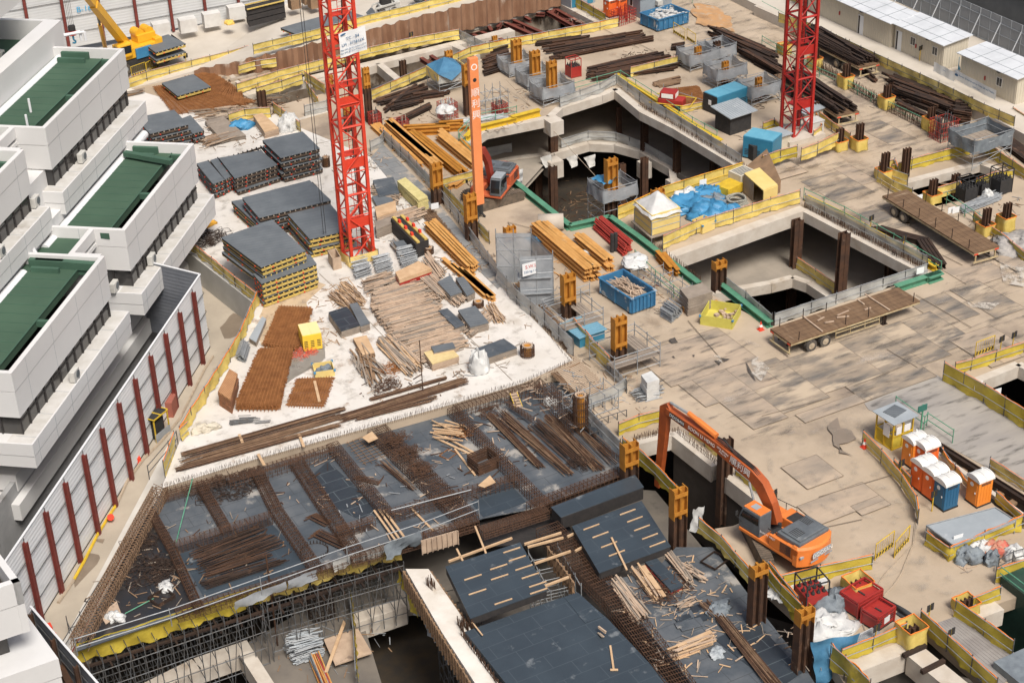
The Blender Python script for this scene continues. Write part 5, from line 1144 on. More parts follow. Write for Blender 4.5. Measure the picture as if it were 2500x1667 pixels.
strut((1335,22),(1425,72),-.6,'right maroon strut pair in the far pit'); strut((1242,55),(1322,90),-.6,'middle maroon strut pair in the far pit'); strut((1165,85),(1235,110),-.6,'left maroon strut pair in the far pit'); strut((1025,132),(1075,165),-.6,'maroon strut pair beside the white diagonal strut')
q=MB(); q.ib(P(1118,85,-.6),P(1270,42,-.6),.6,.5,.06); q.ib(P(1270,42,-.6),P(1372,14,-.6),.6,.5,.06)
for a,b in (((1190,62),(1200,78)),((1275,40),(1295,52)),((1360,18),(1345,38)),((1300,35),(1330,36)),((1225,55),(1215,70))): q.ib(P(*a,-.6),P(*b,-.6),.4,.4,.05)
tag(obj('steel_waler',q,PURL),'maroon waler with angled brackets along the far pit wall','steel beam')
K(987,215,148,15,'dark rust column in the small pit left of the maroon struts',0,group='dark fabricated columns',z=-2)
K(1208,110,88,12,'rust stub column between the maroon struts',0.5,group='dark fabricated columns',z=-.5)
q=MB(); q.prism(PP([(700,262),(800,232),(838,262),(745,300)],-1.2),-1.4,-1.2); struct('excavation_floor',q,mat('pit_floor_mud',(.13,.115,.10)))
def lettering(parent,body,o,xd,yd,size,m,align='CENTER',name='lettering',ofs=.012):
    "flat raised letters: o origin, xd reading direction, yd up direction, in the parent's own frame"
    c=bpy.data.curves.new('txt','FONT'); c.body=body; c.size=size; c.align_x=align; c.align_y='CENTER'; c.extrude=.004
    t=bpy.data.objects.new('txt',c); me=bpy.data.meshes.new_from_object(t); bpy.data.objects.remove(t); bpy.data.curves.remove(c)
    xd=Vector(xd).normalized(); yd=(Vector(yd)-xd*Vector(yd).dot(xd)).normalized(); n=xd.cross(yd); o=Vector(o)+n*ofs
    me.transform(Matrix((xd,yd,n)).transposed().to_4x4()); me.transform(Matrix.Translation(o)); me.materials.clear(); me.materials.append(m)
    ob=bpy.data.objects.new(name,me); COL.objects.link(ob); ob.parent=parent; return ob
def notice(pts_lines,c,w,h,label,face=None,post=False,z=0,m=PLW,ink=INK,size=.16,name='notice_board',rz=-.1,tilt=0):
    "small sign: c centre-bottom point"
    t=thing(name,label,'sign',tuple(c),rz); q=MB(); q.box((0,0,0),(w,.03,h)); obj('panel',q,m,t)
    if post: q=MB(); q.box((0,.03,-post),(.05,.04,post+h*.8)); obj('post',q,YSTEEL,t)
    for i,(s,sz) in enumerate(pts_lines): lettering(t,s,(0,-.018,h*(1-(i+.7)/(len(pts_lines)+.4))),(1,0,0),(0,0,1),sz,ink)
    return t
def mast(x,y,s,zt,m,label,rz,nsign=False,bay=2.0,z0=0.0,chord=.13):
    b=P(x,y,z0); t=thing('tower_crane_mast',label,'tower crane',tuple(b),rz,None); t['_o']=(0,0,0); h=s/2; cs=[(-h,-h),(h,-h),(h,h),(-h,h)]
    for cx,cy in cs:
        q=MB(); q.box((cx,cy,0),(chord*2,chord*2,zt)); obj('leg',q,m,t)
    n=int(zt/bay)
    for f in range(4):
        q=MB(); a,c=Vector((*cs[f],0)),Vector((*cs[(f+1)%4],0))
        for i in range(n+1):
            z=.25+i*bay; q.tube(a+Z*z,c+Z*z,.05 if i%3 else .11,6)
            if i<n:
                u,v=(a,c) if i%2==0 else (c,a); q.tube(u+Z*z,v+Z*(z+bay),.065,6)
        obj('face_bracing',q,m,t)
    for k in range(int(zt/6)):
        z=3.5+k*6; q=MB(); q.box((0,0,z),(s*.92,s*.5,.05)); 
        for i in range(4): a,c=Vector((*cs[i],z+.5))*1,Vector((*cs[(i+1)%4],z+.5)); q.bar(a*.9,c*.9,.04,.9) if i in (0,) else None
        obj('platform',q,m,t)
    q=MB()
    for e in (-.2,.2): q.bar((e+.3,h*.2,0),(e+.3,h*.2,zt),.04,.04)
    for i in range(int(zt/.35)): q.bar((.1,h*.2,.3+i*.35),(.5,h*.2,.3+i*.35),.025,.025)
    obj('ladder',q,m,t)
    q=MB(); l=[Vector((h*.25+.06*math.sin(i*.7),-h*.3+.05*math.cos(i*.5),i*1.2)) for i in range(int(zt/1.2))]; q.path(l,.045,6); obj('cable',q,BLK,t); return t
c=P(875,626)
M1=mast(875,625,2.0,40,CRED,'bright red tower crane mast standing on the white yard, with a name board',-.02)
cw=P(875,625); hz=HZ(cw,95)
tb=thing('crane_board','white board with crane number lettering tied to the bright red mast','sign',(cw.x,cw.y-1.2,hz),-.02); tb['_o']=(0,0,0)
q=MB(); q.bar((-.75,0,-.95),(1.75,0,-.95+0),.03,.02); 
q=MB(); nx,ny=8,6; vs=[]
for j in range(ny+1):
    for i in range(nx+1): vs.append((-.55+2.3*i/nx,-.02-.05*math.sin(i*.9+j*.5),-1.0+2.0*j/ny+.13*i/nx*2-.13))
q.add(vs,[(j*(nx+1)+i,j*(nx+1)+i+1,(j+1)*(nx+1)+i+1,(j+1)*(nx+1)+i) for j in range(ny) for i in range(nx)]); obj('sheet',q,PLW,tb)
xd=(1,0,.11)
lettering(tb,'TC - 04',(.58,-.1,.42),xd,(0,0,1),.36,INK); lettering(tb,'LM : 475816X',(.58,-.1,-.02),xd,(0,0,1),.34,INK); lettering(tb,'Max. SWL @ 60m Radius is 2.7 T',(.58,-.1,-.42),xd,(0,0,1),.16,INK); lettering(tb,'Max. SWL @ 10.4m Radius is 12 T',(.58,-.1,-.66),xd,(0,0,1),.16,INK)
q=MB()
for i in range(20):
    a,b_=i/20*6.283,(i+1)/20*6.283; f=lambda a:Vector((-.2+.24*math.cos(a),-.1,.78+.07*math.sin(a)+.06*math.cos(a))); q.add([f(a),f(b_),(-.2,-.1,.78)],[(0,1,2)])
obj('oval_logo',q,INK,tb)
M2=mast(1942,333,2.0,36,CRED2,'dark red tower crane mast standing among the blue generators',-.02,z0=0)
Y([(818,628),(856,655),(925,636),(895,604)],'pale yellow cloth wrapped round the foot of the bright red mast',h=1.0,z=.06,edge=None,rail=False,m=mat('pale_yellow_cloth',(.80,.62,.24),(.70,.52,.17),scale=1,rough=.8,bump=.6,bs=3))
q=MB(); q.box(P(1942,333,0)+Vector((0,.0,0)),(4.2,3.8,.5)); tag(obj('mast_foundation',q,BEAMC),'concrete base under the dark red mast','foundation')
q=MB(); p=P(795,622,0); 
for e in (0,.22): q.tube(p+Vector((e,0,2.0)),p+Vector((e-.6,-1,38)),.025,5)
tag(obj('hoist_rope',q,BLK),'pair of thin dark hoist ropes hanging left of the bright red mast','rope')
q=MB(); q.tube(P(1500,480,-3),P(1236,195,1),.03,5); tag(obj('stay_rope',q,ROPE),'thin ochre rope slung across the large pit','rope')
def sidep(q,pts,y0,y1,k=None):
    "profile in local x,z extruded across y"
    l=[Vector((x,y0,z)) for x,z in pts]; r=[Vector((x,y1,z)) for x,z in pts]
    ar=sum(pts[i][0]*pts[(i+1)%len(pts)][1]-pts[(i+1)%len(pts)][0]*pts[i][1] for i in range(len(pts)))
    n=len(pts); f=[tuple(range(n)),tuple(range(2*n-1,n-1,-1))]+[(i,i+n,(i+1)%n+n,(i+1)%n) for i in range(n)]
    if ar<0: f=[a[::-1] for a in f]
    q.add(l+r,f,k)
def undercarriage(t,L=4.9,gauge=2.6,w=.7,rot=0):
    co,si=math.cos(rot),math.sin(rot)
    for s in (-1,1):
        prof=[]
        for i in range(20):
            a=i/20*6.283; x=(L/2-.45)*(1 if math.cos(a)>0 else -1)+.45*math.cos(a); prof.append((x,.46+.45*math.sin(a)))
        q=MB(); sidep(q,prof,-w/2,w/2)
        n=52
        per=[]; 
        for i in range(n):
            f=i/n; Lp=L-.9; tot=2*Lp+2*math.pi*.47; d=f*tot
            if d<Lp: per.append((-Lp/2+d,.94,0))
            elif d<Lp+math.pi*.47: a=math.pi/2-(d-Lp)/.47; per.append((Lp/2+.47*math.cos(a),.46+.47*math.sin(a),a))
            elif d<2*Lp+math.pi*.47: per.append((Lp/2-(d-Lp-math.pi*.47),-.0,0))
            else: a=-math.pi/2-(d-2*Lp-math.pi*.47)/.47; per.append((-Lp/2+.47*math.cos(a),.46+.47*math.sin(a),a))
        for x,z,a in per: 
            if z>.1 or True: q.box((x,0,max(0,z-.03)),(.17,w+.06,.07))
        q.v=[(co*v[0]-si*(v[1]+s*gauge/2),si*v[0]+co*(v[1]+s*gauge/2),v[2]) for v in q.v]; obj('track',q,TRACK,t)
    q=MB(); q.box((0,0,.45),(2.2,gauge,.45),rz=rot); q.tube((0,0,.8),(0,0,1.15),.75,16); obj('undercarriage',q,EGRY,t)
def cabp(t,x0,x1,y0,y1,z0,z1,m,roof,frame=EGRY):
    cb=MB(); sidep(cb,[(x0,z0),(x1,z0),(x1+.02,z0+.75),(x1-.25,z1-.12),(x1-.45,z1),(x0,z1)],y0,y1); cab=obj('cab',cb,frame,t,bevel=.05)
    q=MB(); sidep(q,[(x0+.12,z0+.85),(x1-.12,z0+.85),(x1-.36,z1-.22),(x0+.12,z1-.22)],y1-.02,y1+.012); sidep(q,[(x0+.12,z0+.85),(x1-.12,z0+.85),(x1-.36,z1-.22),(x0+.12,z1-.22)],y0-.012,y0+.02); obj('side_window',q,GLASS,cab)
    q=MB(); q.add([(x1+.035,y0+.1,z0+.3),(x1+.035,y1-.1,z0+.3),(x1+.035,y1-.1,z0+.78),(x1+.035,y0+.1,z0+.78),(x1-.22,y1-.1,z1-.16),(x1-.22,y0+.1,z1-.16)],[(0,1,2,3),(3,2,4,5)]); obj('windscreen',q,GLASS,cab)
    q=MB(); q.box((lerp(x0,x1-.3,.5),(y0+y1)/2,z1+.003),(x1-x0-.35,y1-y0-.1,.06)); obj('roof',q,roof,cab,bevel=.02)
    q=MB(); q.box((lerp(x0,x1-.3,.5)+.1,(y0+y1)/2,z1+.065),(.5,.5,.03)); obj('roof_hatch',q,GREYP,cab); return cab
def excavator(pos,rz,label,boom,dip,mb,md,hood=EGRY,rot=0,name='excavator',cy=1,rf=None):
    t=thing(name,label,'excavator',tuple(pos),rz); t['_o']=(0,0,0)
    undercarriage(t,rot=rot)
    q=MB(); q.box((-.6,0,1.15),(5.0,3.1,.25)); q.box((-1.35,-.95*cy,1.4),(3.3,1.2,.85)); q.box((-1.9,.95*cy,1.4),(2.4,1.2,.85)); q.box((-2.6,0,1.4),(1.0,3.1,.9)); q.box((1.05,-.95*cy,1.4),(1.5,1.15,.5)); body=obj('body',q,mb,t,bevel=.05)
    # rounded counterweight
    q=MB(); n=12; pr=[(-2.7,-1.58)]+[(-2.7-1.15*math.sin(math.pi*i/n)**.6*(1 if 0<i<n else 0),-1.58+3.16*i/n) for i in range(n+1)]+[(-2.7,1.58)]
    pr=[(-2.75,-1.58)]+[(-3.1-.65*math.sin(math.pi*i/n)**.8,-1.58+3.16*i/n) for i in range(n+1)]+[(-2.75,1.58)]
    b0=[Vector((x,y,1.05)) for x,y in pr]; b1=[Vector((x*.985,y*.97,2.25)) for x,y in pr]; b2=[Vector((x*.95-.02,y*.93,2.4)) for x,y in pr]
    q.hexa(b0,b1); q.hexa([Vector((v.x,v.y,2.2501)) for v in b1],b2); cw_=obj('counterweight',q,mb,t)
    q=MB(); q.box((-2.1,0,2.28),(1.9,2.7,.32)); q.box((-2.1,0,2.6),(1.6,2.3,.12)); hd=obj('engine_hood',q,hood,t,bevel=.1)
    q=MB()
    for k in range(6): q.box((-2.5+k*.13,.65*cy,2.722),(.05,.8,.01))
    for k in range(5): q.box((-1.7,-.95+k*.12,2.722),(.8,.05,.01))
    obj('grille',q,BLK,hd)
    q=MB()
    for k in range(9): q.box((-2.1,1.555*cy,1.5+k*.085),(.9,.02,.035))
    obj('side_grille',q,BLK,body)
    q=MB(); q.box((-.1,0,1.4),(2.2,.68,.05)); q.box((-.75,-.95*cy,2.252),(1.0,1.0,.012)); q.box((-.75,.95*cy,2.252),(.3,.9,.012)); q.bar((-1.1,1.2*cy,2.27),(-.3,1.2*cy,2.27),.05,.05); q.tube((-.6,.5*cy,2.2),(-.6,.5*cy,2.5),.13,10); q.box((-.9,-.4,1.42),(.9,.9,.2)); obj('machinery_bay',q,BLK,t)
    cabp(t,.15,1.95,.45*cy if cy>0 else -1.5,1.5 if cy>0 else -.45,1.42,3.05,mb,rf or mb)
    q=MB()
    for s in (-1,1): q.path([(1.7,s*1.5,1.9),(1.9,s*1.75,2.3),(1.9,s*1.75,2.55)],.025,5); q.box((1.9,s*1.78,2.4),(.06,.22,.3))
    obj('mirror',q,BLK,t)
    q=MB(); 
    for a,b_ in (((-.2,-1.5*cy,1.9),(1.7,-1.5*cy,1.9)),): q.tube((a[0],a[1],2.5),(b_[0],b_[1],2.3),.025,5)
    for x in (-.2,.7,1.7): q.tube((x,-1.5*cy,1.9),(x,-1.5*cy,2.4),.025,5)
    obj('handrail',q,BLK,t)
    return t
A=P(1842,1262,1.3); ang=math.atan2(.984,-.176); ax=Vector((math.cos(ang),math.sin(ang),0))
pos=Vector((A.x,A.y,0))-ax*2.0
ex=excavator(pos,ang,'orange long reach excavator at the lower right with its boom over the narrow pit',None,None,EOR,EORD,rot=-.5)
def beamprof(t,path,hs,w,m,name):
    "tapered box girder along path (x,z); hs heights"
    q=MB(); up=[];lo=[]
    for i,(x,z) in enumerate(path):
        a=path[max(0,i-1)]; b=path[min(len(path)-1,i+1)]; dx,dz=b[0]-a[0],b[1]-a[1]; L=math.hypot(dx,dz); nx,nz=-dz/L,dx/L; up.append((x+nx*hs[i]/2,z+nz*hs[i]/2)); lo.append((x-nx*hs[i]/2,z-nz*hs[i]/2))
    for i in range(len(path)-1): sidep(q,[lo[i],lo[i+1],up[i+1],up[i]],-w/2,w/2)
    return obj(name,q,m,t,bevel=.02)
bp=[(.1,1.9),(.7,3.1),(1.5,4.1),(2.3,4.5),(6.0,5.2),(10.1,5.6)]
bo=beamprof(ex,bp,[.7,.9,.95,.85,.7,.5],.55,EORD,'boom')
di=beamprof(ex,[(9.9,6.0),(10.35,5.6),(10.55,3.0),(10.9,-.4),(10.95,-1.0)],[.5,.8,.66,.5,.42],.4,EORD,'dipper')
q=MB(); q.tube((5.6,0,5.75),(8.2,0,6.25),.17,8); q.tube((5.6,0,5.75),(7.4,0,6.1),.21,8); obj('stick_cylinder',q,EOR,bo); q=MB(); q.tube((8.0,0,6.2),(9.9,0,6.25),.09,8); obj('stick_rod',q,GALV,bo)
q=MB()
for s in (-.42,.42): q.tube((1.2,s,1.5),(1.7,s,2.8),.14,8)
obj('boom_cylinder',q,EOR,ex); q=MB()
for s in (-.42,.42): q.tube((1.7,s,2.8),(2.2,s,4.1),.08,8)
obj('boom_rod',q,GALV,ex)
q=MB()
for s in (-.12,0,.12): q.path([(.3,s,2.7),(1.2,s,4.35),(2.3,s,5.0),(5.5,s,5.65)],.04,5)
q.path([(4.0,.1,5.4),(4.6,.25,6.0),(5.3,.2,5.9)],.05,5); obj('hydraulic_hose',q,BLK,bo)
bx=Vector((-1,0,-.18)); n_=(0,0,1)
lettering(ex,'DOOSAN',(9.0,.29,5.48),(-1,0,-.1),n_,.32,INKW); lettering(ex,'SOON LI HENG',(6.7,.28,5.27),(-1,0,-.12),n_,.36,INKW); lettering(ex,'CIVIL ENGRG',(4.75,.28,5.12),(-1,0,-.2),n_,.18,INKW); lettering(ex,'PTE LTD',(4.75,.28,4.9),(-1,0,-.2),n_,.18,INKW); lettering(ex,'順利興',(3.2,.28,4.7),(-1,0,-.2),n_,.62,INKW)
q=MB(); q.bar((8.3,.281,5.42),(9.7,.281,5.56),.012,.36,up=Z); obj('name_plate',q,BLK,bo)
lettering(ex,'DOOSAN',(-3.72,-.0,1.85),(0,-1,0),n_,.42,INKW,ofs=.06); lettering(ex,'SAFETY FIRST',(-.6,1.56,2.05),(-1,0,0),n_,.22,INKW)
q=MB(); q.box((-3.735,0,1.62),(.02,1.6,.44)); q.box((-3.70,.0,1.38),(.02,1.9,.12)); q.box((-3.3,1.35,1.7),(.1,.3,.14)); obj('reflective_panel',q,GREYP,ex)
b=P(1172,528,0); AZ=R(222); fp=b-Vector((math.cos(AZ),math.sin(AZ),0))*3.4
EO2=mat('faded_orange_red',(.56,.13,.05),(.46,.10,.04),scale=.9,rough=.5,c3=(.25,.10,.06),s3=1.2,th3=.6)
ef=excavator(fp,AZ,'orange red excavator with a tall vertical dipper beside the large pit',None,None,EO2,EORD,rot=-.7,rf=GREYP); ef.scale=(.97,)*3
beamprof(ef,[(.1,1.9),(1.0,4.5),(2.2,6.0),(3.6,6.3)],[.6,.8,.7,.4],.45,mat('deep_red_boom',(.36,.05,.03),(.28,.04,.025),scale=1,rough=.5),'boom')
AR=mat('bright_boom_orange',(.78,.27,.10),(.72,.23,.08),scale=.6,rough=.5,c3=(.5,.2,.1),s3=.8,th3=.64)
hh_=HZ(b,140)/.97; ax_=3.4/.97+.1; lc=lambda v: Matrix.Rotation(-AZ,3,'Z')@Vector(v)
q=MB(); q.box((ax_,0,1.3),(.86,.5,hh_-1.3),rz=-AZ); arm=obj('dipper',q,AR,ef,bevel=.03); fo=lambda z:Vector((ax_,0,z))+lc((0,-.252,0))
for i,ch in enumerate('順利興'): lettering(ef,ch,fo(hh_-3.2-i*1.05),lc((1,0,0)),(0,0,1),.85,INKW)
def disc(z,r,m,e): q=MB(); q.tube(fo(z)+lc((0,0,0)),fo(z)+lc((0,-e,0)),r,20); obj('round_logo',q,m,arm)
disc(hh_-.8,.3,INKW,.006); disc(hh_-.8,.2,AR,.012); disc(hh_-2.0,.18,BLK,.01)
q=MB(); q.box((ax_,0,.35),(.5,.5,.95))
for s in (-1,1): q.tube((ax_,s*.15,.5),(ax_,s*.55,.05),.1,6); q.tube((ax_+s*.15,0,.5),(ax_+s*.55,0,.05),.1,6)
obj('grab',q,BLK,ef)
def trailer(near,left,right,label,L,W,rz,zt=1.35,load=None,wheels=(1.6,2.9),orig=None,tag_='flatbed trailers'):
    "near: picture corner of the deck nearest the camera at height zt; deck runs along local +x, width along +y"
    o=P(*near,zt); t=thing('flatbed_trailer',label,'trailer',(o.x,o.y,0),rz,tag_); t['_o']=(0,0,0)
    q=MB(); q.box((L/2,W/2,zt-.14),(L,W,.14)); dk=obj('deck',q,TDECK,t)
    q=MB()
    for i in range(1,5): q.box((L/2,W*i/5,zt+.001),(L*.99,.02,.004))
    obj('plank_seam',q,DRUST,dk)
    q=MB()
    for s in (.02,W-.02): q.box((L/2,s,zt-.26),(L,.06,.13))
    q.box((.03,W/2,zt-.3),(.06,W,.2)); obj('edge_rail',q,TFRAME,t)
    q=MB()
    for s in (W*.3,W*.7): q.ib((.2,s,zt-.42),(L-.3,s,zt-.42),.16,.5,.03)
    for i in range(10): q.box((.6+i*(L-1.2)/9,W/2,zt-.36),(.1,W*.96,.2))
    obj('chassis',q,DRUST,t)
    for wx in wheels:
        for s in (.12,W-.12):
            for e in (0,):
                c=Vector((wx,s,.5)); d_=Vector((0,1 if s<W/2 else -1,0)); q=MB(); q.tube(c-d_*.14,c+d_*.24,.5,20); wl=obj('wheel',q,TYRE,t,bevel=.03)
                q=MB(); q.tube(c-d_*.15,c-d_*.13,.27,16); q.tube(c-d_*.19,c-d_*.15,.1,10); obj('rim',q,RIM,wl)
        q=MB(); q.tube((wx,.2,.5),(wx,W-.2,.5),.08,8); obj('axle',q,DRUST,t)
    q=MB(); x0,x1=max(wheels)+1.0,max(wheels)+5.2
    for zz in (.45,.85): q.bar((x0,.08,zz),(x1,.08,zz),.05,.08)
    for i in range(4): q.bar((lerp(x0,x1,i/3),.08,.45),(lerp(x0,x1,i/3),.08,1.0),.05,.06)
    obj('side_guard',q,TFRAME,t)
    q=MB()
    for x in (L-3.2,L-3.0):
        for s in (.4,W-.4): q.box((x,s,0),(.12,.12,zt-.3)); q.box((x,s,0),(.3,.3,.05))
    obj('landing_leg',q,DRUST,t)
    q=MB()
    for i in range(6):
        for s in (.1,W-.1): 
            if rnd()<.8: q.bar((.8+i*(L-1.4)/5,s,zt),(.8+i*(L-1.4)/5+ru(-.03,.03),s,zt+ru(.7,.95)),.05,.05)
    obj('stake',q,DRUST,t)
    q=MB()
    for s in (.25,W-.25): q.box((.0,s,zt-.28),(.03,.4,.12))
    obj('lamp_bar',q,RCLAMP,t)
    q=MB(); q.box((0,W/2,.35),(.12,W*.98,.1)); 
    for s in (.3,W-.3): q.box((.1,s,.4),(.1,.1,.8))
    obj('bumper',q,TFRAME,t)
    return t
T1=trailer((1931,838),None,None,'brown empty flatbed trailer with loose planks beside the right pit',12.4,2.6,0.0,wheels=(2.0,3.3))
q=MB()
T2=trailer((2440,600),None,None,'brown empty flatbed trailer on the open deck at the right',12.4,2.6,R(87),wheels=(9.4,10.7))
T3=trailer((2148,154),None,None,'far flatbed trailer loaded with dark steel below the cream cabins',12.4,2.6,R(88),wheels=(2.6,3.9))
T4=trailer((2098,272),None,None,'flatbed trailer loaded with dark steel behind the dark red mast',12.0,2.5,R(84),wheels=(2.4,3.7))
def steelload(t,L,W,z,n,label,near,rz):
    o=P(*near,1.35); s_=thing('steel_load',label,'steel load',(o.x,o.y,z),rz,'loads of dark steel on the trailers'); s_['_o']=(0,0,0); q=MB()
    for i in range(n):
        l=ru(3,L*.95); x=ru(0,L-l); y=ru(.15,W-.15); zz=ru(0,.9)*(1-abs(y/W-.5)*1.2); a=ru(-.12,.12); q.ib((x,y,zz+.12),(x+l,min(W,max(0,y+a*l*.35)),zz+.12+ru(-.08,.2)),.24,.24,.04)
    obj('beam_heap',q,DRUST,s_); return s_
steelload(T3,11.5,2.6,1.37,70,'heap of dark steel beams loaded on the far trailer',(2148,154),R(88)); steelload(T4,11,2.5,1.37,60,'heap of dark steel beams on the trailer behind the dark red mast',(2098,272),R(84))
for i,(a,b_,l) in enumerate([((1958,770),(2008,809),'long stick across the left half of the brown trailer'),((2112,718),(2172,757),'long stick across the right half of the brown trailer'),((2093,731),(2110,743),'short stick right of the middle of the brown trailer'),((2044,770),(2072,758),'upper pale offcut on the brown trailer'),((2043,775),(2073,772),'middle pale offcut on the brown trailer'),((2013,788),(2036,784),'pale offcut near the trailer centre'),((1996,783),(2012,774),'pale offcut left of the trailer centre'),((2111,756),(2126,751),'small pale offcut at the right of the brown trailer')]):
    timber(a,b_,1.42,l,.12,.07,WOOD,group='offcuts lying on the brown trailer',name='offcut')
def toilet(x,y,m,label,rz=0.0,z=0,grp='portable toilets with white roofs'):
    o=P(x,y,z); t=thing('portable_toilet',label,'portable toilet',tuple(o),rz,grp); t['_o']=(0,0,0); W=1.12; D=1.2
    q=MB(); q.box((D/2,W/2,.05),(D,W,1.95)); obj('cabin',q,m,t,bevel=.04)
    q=MB(); q.box((D/2,W/2,0),(D+.06,W+.06,.12)); obj('skid',q,BLK,t)
    # door with an arched head in the -x face
    q=MB(); n=12; pr=[(W/2-.42,.18)]+[(W/2+.42,.18)]+[(W/2+.42*math.cos(math.pi*i/n),1.55+.42*math.sin(math.pi*i/n)*.8) for i in range(n+1)]
    l0=[Vector((-.03,y_,z_)) for y_,z_ in pr]; l1=[Vector((.01,y_,z_)) for y_,z_ in pr]; q.hexa(l0,l1); d_=obj('door',q,m,t,bevel=.01)
    q=MB(); q.tube((-.04,W/2+.08,1.6),(-.032,W/2+.08,1.6),.16,16); obj('vent_disc',q,INKW,d_)
    q=MB(); q.box((-.05,W/2-.3,1.0),(.04,.07,.12)); obj('handle',q,INKW,d_)
    # domed roof, arched across the width
    q=MB(); n=10
    prof=[(W/2+(W/2+.06)*math.cos(math.pi*i/n),1.96+.36*math.sin(math.pi*i/n)**.8) for i in range(n+1)]
    l=[(-.06,)+p for p in prof]+[(D+.06,)+p for p in prof]; k=n+1
    q.add(l,[tuple(range(k)),tuple(range(2*k-1,k-1,-1))]+[(i,i+k,i+1+k,i+1) for i in range(n)]+[(0,n,n+k,k)])
    for s in (-.02,D/2,D+.02):
        pr2=[(W/2+(W/2+.08)*math.cos(math.pi*i/n),1.97+.39*math.sin(math.pi*i/n)**.8) for i in range(n+1)]
        l=[(s-.05,)+p for p in pr2]+[(s+.05,)+p for p in pr2]; q.add(l,[tuple(range(k)),tuple(range(2*k-1,k-1,-1))]+[(i,i+k,i+1+k,i+1) for i in range(n)]+[(0,n,n+k,k)])
    obj('roof',q,TWHITE,t)
    q=MB()
    for k_ in range(4): q.box((.22+k_*.25,-.008,.35),(.03,.02,1.4))
    obj('side_rib',q,m,t)
    q=MB(); q.box((D*.5,-.012,1.68),(.8,.02,.05)); q.box((D*.5,-.012,1.78),(.8,.02,.05)); obj('side_vent',q,BLK,t)
    q=MB(); q.tube((D*.8,W*.8,2.1),(D*.8,W*.8,2.42),.06,8); obj('vent_stack',q,TWHITE,t); return t
toilet(2303,1250,TOILB,'blue portable toilet, the nearest of the row of three'); toilet(2275,1226,TOILR,'orange portable toilet between the blue one and another orange one'); toilet(2247,1204,TOILR,'orange portable toilet at the far end of the row of three'); toilet(2225,1146,TOILO,'tall standing orange portable toilet at the far left of the group'); toilet(2254,1160,TOILR,'deep orange portable toilet half hidden behind the row'); toilet(2384,1241,TOILO,'single orange portable toilet standing apart at the right')
toilet(1487,45,TOILR,'left of two distant orange portable toilets behind the red machinery',grp='distant toilets',rz=.1); toilet(1511,42,TOILR,'right of two distant orange portable toilets behind the red machinery',grp='distant toilets',rz=.1)
def skip(near,label,L,W,rz,H=1.5,load=WOOD,pale=False,m=BLUE):
    o=P(*near,0); t=thing('skip',label,'skip',tuple(o),rz,'blue waste skips'); t['_o']=(0,0,0)
    q=MB(); th=.07
    q.box((L/2,th/2,.15),(L,th,H-.15)); q.box((L/2,W-th/2,.15),(L,th,H-.15)); q.box((th/2,W/2,.15),(th,W-2*th,H-.15)); q.box((L-th/2,W/2,.15),(th,W-2*th,H-.15)); q.box((L/2,W/2,.15),(L-2*th,W-2*th,.1)); bd=obj('body',q,m,t)
    q=MB(); n=7
    for i in range(n): q.box((.1+i*(L-.2)/(n-1),-.05,.2),(.1,.1,H-.25)); q.box((.1+i*(L-.2)/(n-1),W+.05,.2),(.1,.1,H-.25))
    for i in range(3): q.box((-.05,.15+i*(W-.3)/2,.2),(.1,.12,H-.25)); q.box((L+.05,.15+i*(W-.3)/2,.2),(.1,.12,H-.25))
    obj('rib',q,m,t)
    q=MB()
    for yy in (-.03,W+.03): q.box((L/2,yy,H-.02),(L+.2,.16,.1))
    for xx in (-.03,L+.03): q.box((xx,W/2,H-.019),(.16,W,.1))
    obj('rim',q,m,t)
    q=MB()
    for s in (.4,W-.4): q.box((L/2,s,0),(L,.14,.15))
    obj('skid',q,DRUST,t)
    q=MB(); q.box((L/2,W/2,.3),(L-.3,W-.3,H*.45)); f=obj('rubbish_bed',q,WTARP if pale else WOODG,t)
    q=MB()
    for i in range(60):
        p=Vector((ru(.4,L-.4),ru(.3,W-.3),H*.72+ru(0,.3))); a=ru(-.6,.6)+(1.57 if W>L else 0); l=ru(.4,1.3); d_=Vector((math.cos(a),math.sin(a),ru(-.15,.15)))*l/2
        e0_,e1_=p-d_,p+d_
        if pale: s=ru(.15,.4); q.box(p,(s,s*.8,s*.5),rz=a)
        elif .15<e0_.x<L-.15 and .15<e1_.x<L-.15 and .12<e0_.y<W-.12 and .12<e1_.y<W-.12: q.bar(e0_,e1_,.09,.04)
    obj('rubbish',q,WTARP if pale else WOOD,f)
    q=MB(); 
    for i in range(4): q.box((L+.1,.35+i*.45,.6),(.06,.05,.7))
    q.box((L+.12,W/2,.95),(.05,.35,.2)); obj('end_fitting',q,m,t); return t
s1=skip((1541.6,770),'blue waste skip full of timber scrap beside the ochre beams',2.35,4.35,R(4),1.45)
skip((1606,80),'blue waste skip with white rubbish at the top by the grey cabin',4.4,3.1,R(6),1.4,pale=True)
